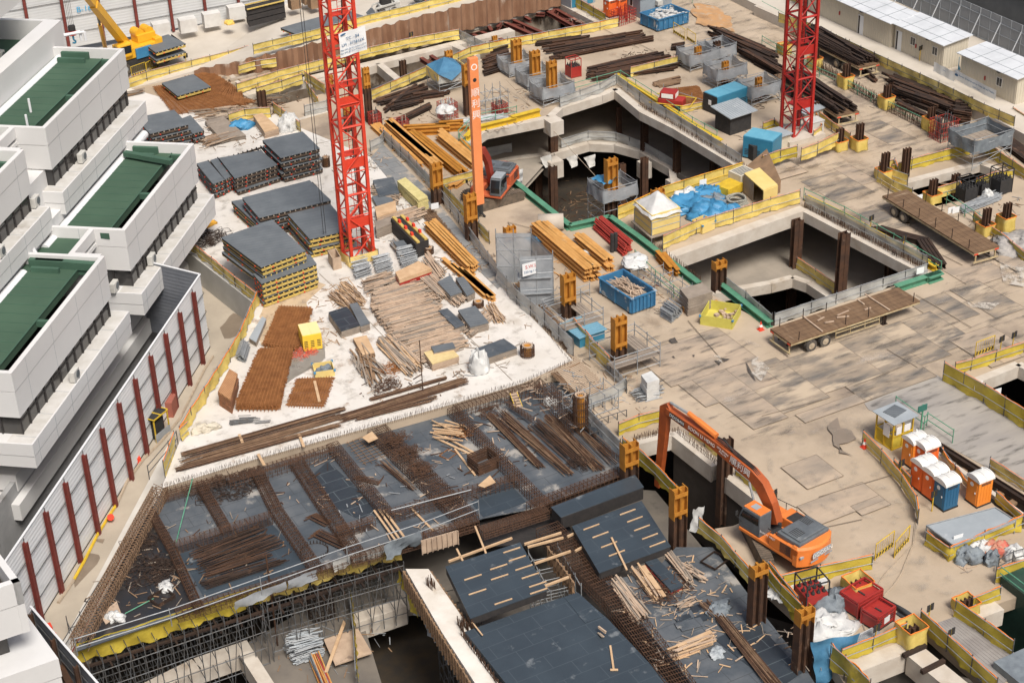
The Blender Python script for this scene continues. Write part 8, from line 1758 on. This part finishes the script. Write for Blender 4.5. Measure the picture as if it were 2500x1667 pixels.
co=thing('covered_opening','grey sheeted opening inside a yellow skirt beside the toilets','cover',tuple(P(2320,1370,0)),0); l=PP([(2262,1282),(2330,1332),(2480,1270),(2430,1238)],1.05); q=MB(); q.prism(l,.9,1.0); obj('sheet_cover',q,GREYP,co); q=MB()
for i in range(4): q.tube(l[i],l[(i+1)%4],.04,5); q.tube(l[i],Vector((l[i].x,l[i].y,0)),.04,5)
obj('tube_frame',q,GALV,co)
bx_=thing('panel_box','low box with a corrugated blue grey lid behind the bright yellow sheet','box',tuple(P(1440,865,0)),.05); bx_['_o']=(0,0,0); bx_.location=tuple(P(1418,850,0)); q=MB(); q.box((1.1,1.3,0),(2.3,2.5,.9)); obj('housing',q,GENB,bx_); q=MB(); q.box((1.1,1.3,.902),(2.6,2.8,.06))
for i in range(9): q.box((1.1,.2+i*.28,.964),(2.5,.06,.03))
obj('lid',q,mat('faded_blue_lid',(.16,.33,.43),(.13,.28,.37),scale=1),bx_)
for i,(a_,b_) in enumerate(((2318,1128),(2345,1146),(2372,1166),(2400,1186),(2430,1206),(2458,1228))): timber((a_,b_+8),(a_+20,b_-4),-.15,f'{ORD[5-i] if i<5 else "nearest"} sleeper across the narrow slot, counted from the right edge' if i<5 else 'sleeper nearest the right edge across the narrow slot',.45,.2,WOOD3,name='timber_sleeper',group='timber sleepers across the slot')
q=MB(); q.bar(P(2262,1072,.2),P(2520,1236,.2),.3,.4); q.bar(P(2275,1068,.5),P(2520,1222,.5),.08,.1); tag(obj('slot_rail',q,DRUST),'dark steel edging beam between the toilets and the side roadway','steel beam'); q=MB(); q.bar(P(2262,1090,.1),P(2500,1262,.1),.35,.3); tag(obj('concrete_beam',q,BEAMC),'low concrete beam along the narrow slot behind the toilets','beam',G)
q=MB(); a_,b_,c_,d_=PP([(2258,1530),(2335,1503),(2500,1620),(2425,1690)],.12); n=12
for i in range(n): u,v=i/n,(i+.93)/n; q.hexa([lerp(a_,b_,u)-Z*.1,lerp(a_,b_,v)-Z*.1,lerp(d_,c_,v)-Z*.1,lerp(d_,c_,u)-Z*.1],[lerp(a_,b_,u),lerp(a_,b_,v),lerp(d_,c_,v),lerp(d_,c_,u)])
tag(obj('plank_bridge',q,mat('grey_plank_deck',(.30,.28,.26),(.22,.20,.19),scale=.8,c3=(.5,.43,.3),s3=.6,th3=.6)),'grey plank bridge between two yellow nets at the bottom right','bridge')
q=MB(); q.bar(P(2205,1600,.15),P(2260,1575,.15),.25,.25); tag(obj('rusty_prop',q,DRUST),'short rusty pipe across the broad concrete beam, upper','steel prop'); q=MB(); q.bar(P(2250,1640,.15),P(2305,1612,.15),.25,.25); tag(obj('rusty_prop',q,DRUST),'rusty pipe across the broad concrete beam, lower','steel prop')
blockstack([(2062,1563),(2130,1530),(2137,1536),(2070,1572)],0,.35,'long white timber beside the tube heap at lower right',WTARP,n=1,name='long_timber',cat='timber'); 
def gate(pts,label,h=1.3,z=0):
    a_,b_=PP(pts,z); t=thing('mesh_gate_barrier',label,'barrier',tuple(a_),0,'yellow mesh barriers with black stripes'); q=MB(); q.tube(a_,a_+Z*h,.035,5); q.tube(b_,b_+Z*h,.035,5); q.tube(a_+Z*h,b_+Z*h,.035,5); q.tube(a_+Z*.15,b_+Z*.15,.035,5); obj('frame',q,YSTEEL,t); q=MB()
    for i in range(7): q.bar(lerp(a_,b_,(i+1)/8)+Z*.4,lerp(a_,b_,(i+1)/8)+Z*h,.015,.015)
    obj('mesh',q,YSTEEL,t); q=MB(); q.bar(a_+Z*.27,b_+Z*.27,.03,.3); sb=obj('stripe_board',q,YSTEEL,t); q=MB(); d_=(b_-a_)
    for i in range(6): f=(i+.3)/6; q.bar(a_+d_*f+Z*.13,a_+d_*(f+.06)+Z*.41,.05,.16,up=d_.normalized())
    obj('black_stripe',q,BLK,sb); return t
gate([(2136,1368),(2180,1335)],'left of two black striped mesh barriers on the deck by the hoses'); gate([(2183,1362),(2218,1322)],'right of two black striped mesh barriers on the deck by the hoses'); gate([(323,192),(358,180)],'yellow mesh barrier with black stripes in front of the mobile crane',z=.1); gate([(360,182),(388,166)],'second yellow mesh barrier behind the mobile crane wheels',z=.2); gate([(1644,82),(1672,100)],'left black striped barrier near the blue skip at the top'); gate([(1677,98),(1698,112)],'right black striped barrier near the blue skip at the top'); gate([(2380,872),(2425,855)],'yellow frame barrier behind the dark right hand pit')
q=MB()
def hose(px,z=.05,r=.05,name='hose',label='',m=ROPE): q=MB(); q.path([v for v in resample(PP(px,z),.6)],r,6); tag(obj(name,q,m),label,'hose')
hose([(2225,1170),(2240,1260),(2232,1320),(2200,1400),(2180,1430),(2157,1452)],label='thin pale hose winding from the toilets to the red generator'); hose([(2235,1265),(2228,1330),(2160,1400),(2140,1432)],label='second pale hose beside the winding one',r=.035); hose([(520,870),(500,900),(470,960),(440,1020),(395,1075),(350,1120),(310,1175),(285,1230)],z=-2.42,r=.11,label='thick pale hose along the foot of the hoarding'); hose([(285,1230),(262,1265),(235,1310),(205,1370),(180,1415)],z=-2.42,r=.11,label='yellow sleeved lower part of the hose at the hoarding',m=YSTEEL); hose([(180,1415),(160,1445),(142,1470)],z=-2.42,r=.11,label='loose end of the hose at the foot of the hoarding')
for (x,y,l) in ((1857,805,'orange cone beside the yellow tray and the green waler'),(2110,1092,'orange cone at the end of the curving barrier panels')):
    t=thing('traffic_cone',l,'traffic cone',tuple(P(x,y,0)),0,'orange traffic cones'); t['_o']=(0,0,0); q=MB(); q.tube((0,0,.05),(0,0,.75),.2,12,r2=.03); q.box((0,0,0),(.45,.45,.05)); obj('body',q,RCLAMP,t); q=MB(); q.tube((0,0,.3),(0,0,.5),.15,12,r2=.1); obj('band',q,INKW,t)
nt_=[('SWL 320kg/m²',1289,645,.05,4.1)]
p=P(1300,762,0); t=thing('notice_board','white SWL notice hung on the grey netted stair tower','sign',tuple(lerp(P(1272,750,0),P(1352,745,0),.3)+Vector((0,-.2,3.6))),-.03); t['_o']=(0,0,0); q=MB(); q.box((0,0,-.6),(1.5,.03,1.1)); obj('panel',q,PLW,t); lettering(t,'S.W.L',(0,-.018,.15),(1,0,0),(0,0,1),.42,INKR); lettering(t,'320 kg / m²',(0,-.018,-.28),(1,0,0),(0,0,1),.28,INK)
NB=lambda x,y,z,w,h,s,l,**k: notice([(s,.16)] if isinstance(s,str) else s,P(x,y,z),w,h,l,**k)
for (x,y,l) in ((2007,1428,'small white notice on the net before the near excavator'),(2338,1322,'white notice on the yellow skirt'),(2388,948,'white notice at the corner of the dark right hand pit'),(2433,965,'white notice hanging in the dark right hand pit'),(2243,490,'white notice beside the small right pit'),(2322,520,'left of two white notices at the galvanised scrap'),(2333,520,'right of two white notices at the galvanised scrap'),(2246,668,'white notice near the far corner of the right pit'),(1716,452,'yellow white notice beyond the bridge net'),(1062,510,'white notice on the yellow tray by the grey net'),(1929,378,'notice board with a framed text at the mast net')):
    notice([],P(x,y,.7),.7,.55,l)
for (x,y,l) in ((2272,1250,'left black and yellow marker board above the covered opening'),(2297,1238,'right black and yellow marker board above the covered opening'),(2163,1090-60,'brown marker board on a post') ,(2262,1530,'black marker board at the head of the plank bridge'),(2313,1590,'black marker board on the plank bridge net'),(2132,1580,'black marker board at the lower right net'),(2122,570,'black marker board with yellow post at the right pit'),(2201,620,'second black marker board at the right pit'),(2193,1175,'black marker on the curving barrier panels'),(454,168,'black marker board in the far yellow net'),(915,50,'black marker board in the long top net'),(1003,115,'black marker board above the strut pit walkway'),(2243,150,'black marker board on the kerb wall net'),(2438,868,'first black marker behind the dark right hand pit'),(2468,858,'second black marker behind the dark right hand pit')):
    if l.startswith('brown'): continue
    p=P(x,y,0 if y>180 or x<1500 else 1.0); t=thing('marker_board',l,'marker board',tuple(p),0,'black marker boards on posts'); t['_o']=(0,0,0); q=MB(); q.box((0,0,1.15),(.22,.04,.5)); q.box((.27,0,1.2),(.22,.04,.5)); obj('board',q,BLK,t); q=MB(); q.box((.13,.04,0),(.06,.05,1.6)); obj('post',q,YSTEEL,t)
gs=thing('direction_sign','small green sign on a green post beside the side roadway','sign',tuple(P(2248,1052,0)),0); gs['_o']=(0,0,0); q=MB(); q.box((0,.02,0),(.1,.08,2.2)); obj('post',q,GTUBE,gs); q=MB(); q.box((-.1,-.04,1.7),(.8,.05,.5)); obj('panel',q,mat('dark_green_sign',(.03,.14,.11)),gs)
st=thing('cage_stand','black topped cage stand with yellow striped edges against the hoarding','cage',tuple(P(378,1062,-2.5)),.6); st['_o']=(0,0,0); q=MB(); q.box((0,0,1.9),(1.7,1.7,.12)); obj('roof',q,BLK,st); q=MB()
for a_ in (-.8,.8):
    for b_ in (-.8,.8): q.box((a_,b_,0),(.08,.08,1.9))
obj('post',q,YSTEEL,st); q=MB(); 
for a_ in (-.85,0,.85): q.box((a_,0,2.021),(.1,1.7,.02)); 
q.box((0,-.86,1.93),(1.7,.05,.1)); obj('striped_edge',q,YSTEEL,st); q=MB(); q.box((0,-.84,0),(1.7,.03,.7)); obj('skirt',q,GNET,st); q=MB(); q.box((0,0,.1),(1.1,1.1,1.4)); obj('machine',q,BLK,st)
q=MB(); q.box(P(415,1005,-2.5),(1.0,1.6,1.3),rz=-.6); tag(obj('brick_box',q,mat('terracotta_box',(.36,.12,.08),(.3,.1,.07),scale=2)),'terracotta red box behind the cage stand on the path','box'); q=MB(); q.box(P(335,1128,-2.5),(.5,.5,.45)); tag(obj('red_box',q,RCLAMP),'small red box at the foot of a hoarding post, upper','box'); q=MB(); q.tube(P(270,1262,-2.5),P(270,1262,-2.0),.25,8); tag(obj('red_drum',q,RCLAMP),'small red drum on the path in the middle','drum'); q=MB(); q.box(P(117,1542,-2.5),(.6,.5,.5)); q.bar(P(110,1552,-2.3),P(137,1545,-2.3),.1,.1); tag(obj('red_pump',q,RCLAMP),'red pump at the bottom end of the path','pump')
q=MB(); q.ib(P(140,1610,-1.5),P(185,1700,-1.5),.4,.4,.05); tag(obj('rusty_beam',q,RUST),'rusty beam sloping at the bottom left corner','steel beam'); rbx=PP([(742,632),(805+14,646),(812,660),(760,668)],.06)
q=MB(); 
c4=PP([(803,640),(815,660),(834,655),(822,635)],.06); 
for i in range(4): q.bar(c4[i]+Z*.55,c4[(i+1)%4]+Z*.55,.06,1.1)
tag(obj('plywood_crate',q,WOOD),'open plywood crate left of the yellow cloth at the mast foot','crate')
LF='concrete beams of the lower left level'
edge_beam('concrete_beam',[(340,1690),(480,1620),(610,1575)],1.2,1.2,z=FL+.6,label='concrete beam crossing the dark void at the bottom left',group=LF); edge_beam('concrete_beam',[(600,1590),(670,1700)],.9,1.4,z=FL+.9,label='concrete beam with a dark strip at the bottom left',group=LF); edge_beam('concrete_beam',[(862,1512),(985,1470)],1.0,1.5,z=FL+.8,label='concrete beam at the far side of the dark square shaft',group=LF)
q=MB(); q.prism(PP([(790,1560),(872,1530),(908,1592),(818,1622)],FL+.6),FL+.5,FL+.6); tag(obj('plywood_floor',q,WOOD),'tan plywood landing beside the dark square shaft','board'); timber((842,1515),(796,1640),FL+.8,'long pale plank propped across the tan landing',.22,.06,WOOD2,name='plank',group=None)
netfence([(858,1465),(868,1560),(874,1667)],'narrow yellow net hanging beside the dark shaft',m=YELD,h=1.0,z=FL+.6,edge=None)
q=MB(); c_=P(785,1500,FL)
for i in range(26):
    a_=i/26*6.283; q.tube(c_+Vector((.9*math.cos(a_),.9*math.sin(a_),0)),c_+Vector((.9*math.cos(a_),.9*math.sin(a_),5.5)),.03,4)
for k in range(16): 
    for i in range(12): a_,b_=i/12*6.283,(i+1)/12*6.283; q.bar(c_+Vector((.9*math.cos(a_),.9*math.sin(a_),.3+k*.33)),c_+Vector((.9*math.cos(b_),.9*math.sin(b_),.3+k*.33)),.035,.035)
tag(obj('column_cage',q,DRUST),'dark round column cage below the bunched yellow sheet','reinforcement cage')
mc=thing('mobile_crane','yellow mobile crane with raised telescopic boom behind the upper terrace','mobile crane',tuple(P(330,165,.6)),R(12)); mc['_o']=(0,0,0)
q=MB(); q.box((0,0,.7),(8.5,2.6,.7)); q.box((3.2,0,1.4),(1.5,2.5,.3)); obj('chassis',q,BLK,mc)
for x_ in (-3.2,-1.8,1.8,3.2):
    for s in (-1.15,1.15): q=MB(); q.tube((x_,s-.2,.6),(x_,s+.2,.6),.6,16); wh=obj('wheel',q,TYRE,mc); q=MB(); q.tube((x_,s-.22,.6),(x_,s+.22,.6),.3,12); obj('rim',q,GREYP,wh)
q=MB(); q.box((.4,0,1.5),(4.2,2.5,1.2)); q.box((1.6,.2,2.7),(2.2,1.6,.9)); q.box((2.6,0,1.6),(.9,2.6,1.4)); obj('body',q,CYEL,mc,bevel=.08); q=MB(); 
for i in (0,1): q.tube((.9+i*1.2,-.4,3.65),(.9+i*1.2,.9,3.65),.5,16)
obj('winch_drum',q,CYEL,mc); q=MB(); q.box((-1.6,-1.1,1.9),(1.7,1.0,1.6)); cbn=obj('cab',q,CYEL,mc,bevel=.2); q=MB(); q.box((-1.6,-1.62,2.4),(1.3,.04,.8)); q.box((-2.47,-1.1,2.4),(.04,.7,.8)); obj('window',q,GLASS,cbn)
q=MB(); q.box((.6,-1.3,1.4),(1.9,.3,1.1)); obj('blue_sheet',q,BTARP,mc)
B0=mc.location.copy(); 
def rayat(x,y,dist):
    d_=(CF*FPX+CR*(x-PW/2)-CU*(y-PH/2)).normalized(); return CO+d_*dist
pv=P(300,100,4.0); tip=rayat(196,-30,(pv-CO).length-11)
inv=Matrix.Rotation(-R(12),3,'Z'); f=lambda v: inv@(v-B0)
a_,b_=f(pv),f(tip); dd=(b_-a_).normalized(); tip2=a_+dd*26
q=MB(); q.bar(a_-dd*1.5,a_+dd*9,.75,.85); q.bar(a_+dd*9,a_+dd*16,.62,.7); q.bar(a_+dd*16,tip2,.5,.55); bm=obj('boom',q,CYEL,mc); q=MB(); q.bar(a_+dd*.5+Z*.46,a_+dd*12+Z*.46,.45,.05); obj('boom_cover',q,mat('dark_brown_cover',(.12,.03,.02)),bm)
c0=f(P(258,122,2.0)); q=MB(); q.tube(c0,lerp(c0,a_+dd*8.5,.6),.22,10); obj('ram',q,CYEL,mc); q=MB(); q.tube(lerp(c0,a_+dd*8.5,.6),a_+dd*8.5,.13,8); obj('ram_rod',q,EGRY,mc)
hk=rayat(176,75,(pv-CO).length-3)
hb_=thing('hook_block','black and red striped hook block with a blue hook on ropes at the top left','hook block',tuple(hk),0); hb_['_o']=(0,0,0); q=MB(); q.box((0,0,-.6),(.75,.4,1.2)); obj('sheave_block',q,BLK,hb_,bevel=.15); q=MB(); q.box((0,0,-.2),(.78,.42,.15)); q.box((0,0,-.5),(.6,.42,.12)); obj('stripe',q,INKR,hb_); q=MB(); q.path([(0,0,-.6),(0,0,-1.0),(.2,0,-1.2),(.1,0,-1.4),(-.15,0,-1.3)],.1,6); obj('hook',q,GENB,hb_); q=MB()
for i in (-.25,-.08,.08,.25): q.tube((i,0,.5),(i,0,12),.02,4)
obj('rope',q,DTUBE,hb_)
UH=mat('far_hoarding_sheet',(.56,.57,.57),(.50,.51,.51),scale=.4,rough=.7,c3=(.40,.40,.39),s3=.3,th3=.64)
fa=P(110,135,.8); fb=P(760,-30,3.0); d_=(fb-fa).normalized()
hoarding(Vector((fa.x,fa.y,0))-d_*6,Vector((fb.x,fb.y,0))+d_*10,1.0,7.2,'far white hoarding with red posts and graffiti behind the mobile crane',12,side=1,sheet=UH)
t=THINGS[-1]; t['_o']=(fa.x,fa.y,1.0)
pg=P(408,42,3.2)
hd_=Vector((fb.x-fa.x,fb.y-fa.y,0)).normalized(); t0=[o for o in THINGS if o['label'].startswith('far white')][0]; 
for s_,fr in (('B-31',.42),('B-16',.16)): 
    p=lerp(fa,fb,fr); off=Vector((hd_.y,-hd_.x,0))*.13; lettering(t0,s_,Vector((p.x,p.y,5.2))+off-t0.location,hd_,Z,.9,mat('blue_spray',(.05,.35,.6)))
for (x,y,l) in ((395,86,'leftmost white concrete block at the far hoarding'),(460,76,'second white concrete block at the far hoarding'),(518,62,'third white concrete block at the far hoarding'),(578,45,'fourth white concrete block at the far hoarding')): q=MB(); q.box(P(x,y,1.6),(1.9,1.3,1.5),rz=-.1); tag(obj('concrete_block',q,WTARP if 0 else mat('white_block',(.62,.61,.58),(.52,.5,.47),scale=1)),l,'concrete block','white concrete blocks at the far hoarding')
for (x,y,l) in ((720,20,'single brown crate at the top edge left of the mast'),(752,8,'left crate of the pair at the top edge'),(768,18,'right crate of the pair at the top edge')): q=MB(); q.box(P(x,y,2.6),(1.2,1.1,1.1)); tag(obj('crate',q,WOOD3),l,'crate','brown crates at the top edge')
def loader(x,y,label,rz,m=AC,hub=mat('orange_hub',(.7,.2,.05))):
    t=thing('skid_steer_loader',label,'loader',tuple(P(x,y,UP)),rz,'small loaders'); t['_o']=(0,0,0); q=MB(); q.box((-.2,0,.35),(2.2,1.2,.75)); q.box((-1.1,0,.5),(.6,1.5,.9)); obj('body',q,m,t,bevel=.08); q=MB(); q.box((.1,0,1.1),(1.2,1.0,.95)); cb=obj('cab',q,BLK,t,bevel=.05); q=MB(); q.box((.1,0,2.05),(1.25,1.05,.06)); obj('roof',q,EGRY,cb)
    for a_ in (-.7,.65):
        for s in (-.75,.75): q=MB(); q.tube((a_,s-.14,.4),(a_,s+.14,.4),.4,16); w_=obj('wheel',q,TYRE,t); q=MB(); q.tube((a_,s-.15,.4),(a_,s+.15,.4),.2,12); obj('hub',q,hub,w_)
    q=MB()
    for s in (-.72,.72): q.bar((-1.2,s,1.3),(1.4,s,.9),.12,.2); q.bar((1.4,s,.9),(1.6,s,.3),.12,.15)
    obj('lift_arm',q,m,t); q=MB(); sidep(q,[(1.5,.05),(2.2,.02),(2.2,.1),(1.6,.6),(1.5,.6)],-.8,.8); obj('bucket',q,EGRY,t); return t
loader(945,32,'white skid steer loader with orange hubs beyond the long top net',R(170)); loader(1040,6,'dark loader cut by the top edge beside the white one',R(10),m=EGRY)
lump('rubble',(560,58),2.3,.6,.3,mat('yellow_bags',(.7,.45,.1)),'yellow bag on the upper road beside the concrete blocks','bag')
def scraps(c,z,rad,n,ms,name='scattered_scraps',ln=(.12,1.0),th=.04):
    q=MB(); p0=P(*c,z)
    for i in range(int(n*1.2)):
        a,rr=ru(0,6.283),rad*math.sqrt(rnd()); p=p0+Vector((math.cos(a)*rr,math.sin(a)*rr*.8,.03)); b_=ru(0,3.14); L=ru(*ln)/2; e=Vector((math.cos(b_)*L,math.sin(b_)*L,0)); q.bar(p-e,p+e+Z*ru(0,.05),th*ru(.6,2.2),.03,i%len(ms)); q.m[-6:]=[random.randrange(len(ms))]*6
    o=obj(name,q,ms); o['kind']='stuff'
MX=[WOOD,WOODG,GALV,WOOD3,WOODG]
for c,z,r_,n,ms in [((1560,690),0,2.6,60,[WOOD,PURL,WOODG,GALV]),((1640,740),0,2.5,60,MX),((1480,800),0,2.5,12,MX),((1210,300),0,3,60,MX),((1580,150),0,5,60,[RUST,WOOD,DRUST]),((1000,290),0,4,40,[RUST,WOOD]),((1220,250),0,4,60,MX),((1650,250),0,4,50,[WOOD,RUST,GALV]),((1900,230),0,5,50,[DRUST,RUST]),((2230,240),0,5,60,[DRUST,RUST,WOODG]),((1750,500),.05,3,50,MX),((870,720),.06,4,60,[WOOD,WOOD3]),((1000,930),.06,4,40,[WOOD,RUST]),((1160,870),.06,3.5,40,MX),((960,560),.06,3,50,MX),((560,330),.06,4,60,[WOOD3,WOODG]),((640,255),0,4,70,[WOOD3,RUST,WOODG]),((520,215),.1,4,40,[RUST,WOODG,WOOD3]),((800,1180),FZ+.05,4,30,[WOOD,RUST]),((1000,1240),FZ+.05,5,50,[WOOD,RUST,GALV]),((1200,1080),FZ+.05,5,70,[WOOD,RUST]),((500,1350),FZ+.05,6,70,[WOOD3,RUST,WOODG]),((360,1420),FZ+.05,4,60,[WOOD3,DRUST,WOODG]),((1640,1440),-.27,4,110,[WOOD,WOOD2,WOODG]),((1720,1560),-.27,4,70,[WOOD,WOOD2,WOODG]),((2010,1560),0,3,40,MX),((2420,1360),0,2.5,30,[WOOD,WOODG]),((2400,510),0,4,50,MX),((1480,990),-.05,4,90,MX),((1450,920),0,3,40,MX),((1330,690),0,3,20,MX),((820,1580),FL,4,40,[WOOD3,GALV]),((1320,220),0,3.5,60,MX),((1450,480),L2,7,120,[DRUST,RUST,WOOD3]),((1350,520),L2,6,90,[DRUST,RUST,WOOD3]),((1900,740),L2,5,80,[DRUST,RUST]),((2360,470),0,3,30,MX),((1870,330),0,3,40,MX),((880,400),.06,3,60,MX),((930,500),.1,3,80,MX),((1130,640),.1,3,60,MX),((1330,780),0,3,50,MX),((1400,640),0,3,40,[WOOD,OPALE,RUST]),((1090,440),0,3,50,[OPALE,RUST,WOOD]),((980,380),0,3,50,[OPALE,RUST,WOODG]),((760,820),.06,3,50,[WOOD,WOOD3]),((1330,960),-.1,3,60,[REBAR,WOOD]),((1440,40),0,3,30,MX)]:
    scraps(c,z,r_,n,ms)
DUS=mat('dusty_grey_ply',(.17,.18,.185),(.26,.255,.245),scale=.5,rough=.8,c3=(.42,.36,.29),s3=.5,th3=.53,edge=.1,detail=12,brick=(2.4,1.2,(.10,.10,.10)))
for i,(c_,l) in enumerate([([(905,385),(935,352),(1060,480),(1010,510)],'dusty grey plywood floor beside the long grey net, upper part'),([(1010,512),(1060,482),(1150,595),(1120,612)],'dusty grey plywood floor beside the long grey net, lower part'),([(1122,614),(1152,597),(1235,690),(1215,705)],'dusty grey plywood floor left of the netted stair tower')]): sheetp(c_,.09+i*.004,DUS,l)
SPL={'stake','end_blocks','platform','upright_tube','mirror','rib','roof_rib','winch_drum','batten_plate','clamp','edge_joist','waler','landing_leg','skid','lamp_bar','wheel','vent_pipe','drain_pipe','label_plate','notice','corner_eye','gas_cylinders','setback_band','grille','window','rail','hub','boom_cylinder','boom_rod','reflective_panel','louvre','end_fitting','door','fire_extinguisher','mesh_panel','side_window','axle','stripe'}
def split(o,most=40):
    me=o.data; pa=list(range(len(me.vertices)))
    def fd(i):
        while pa[i]!=i: pa[i]=pa[pa[i]]; i=pa[i]
        return i
    for p in me.polygons:
        v=p.vertices; r_=fd(v[0])
        for i in v[1:]: pa[fd(i)]=r_
    gr={}
    for p in me.polygons: gr.setdefault(fd(p.vertices[0]),[]).append(p)
    if not 1<len(gr)<=most or any(c_.name for c_ in o.children): return
    base=o.name.split('.')[0]; ms=list(me.materials); first=True
    for fs in gr.values():
        ix={}; vs=[]; ff=[]
        for p in fs:
            for i in p.vertices:
                if i not in ix: ix[i]=len(vs); vs.append(me.vertices[i].co[:])
            ff.append(tuple(ix[i] for i in p.vertices))
        m2=bpy.data.meshes.new(base); m2.from_pydata(vs,[],ff)
        for m in ms: m2.materials.append(m)
        if first: o.data=m2; first=False
        else:
            n_o=o.copy(); n_o.data=m2; COL.objects.link(n_o)
for o in list(COL.objects):
    if o.type=='MESH' and o.parent and o.name.split('.')[0] in SPL: split(o)
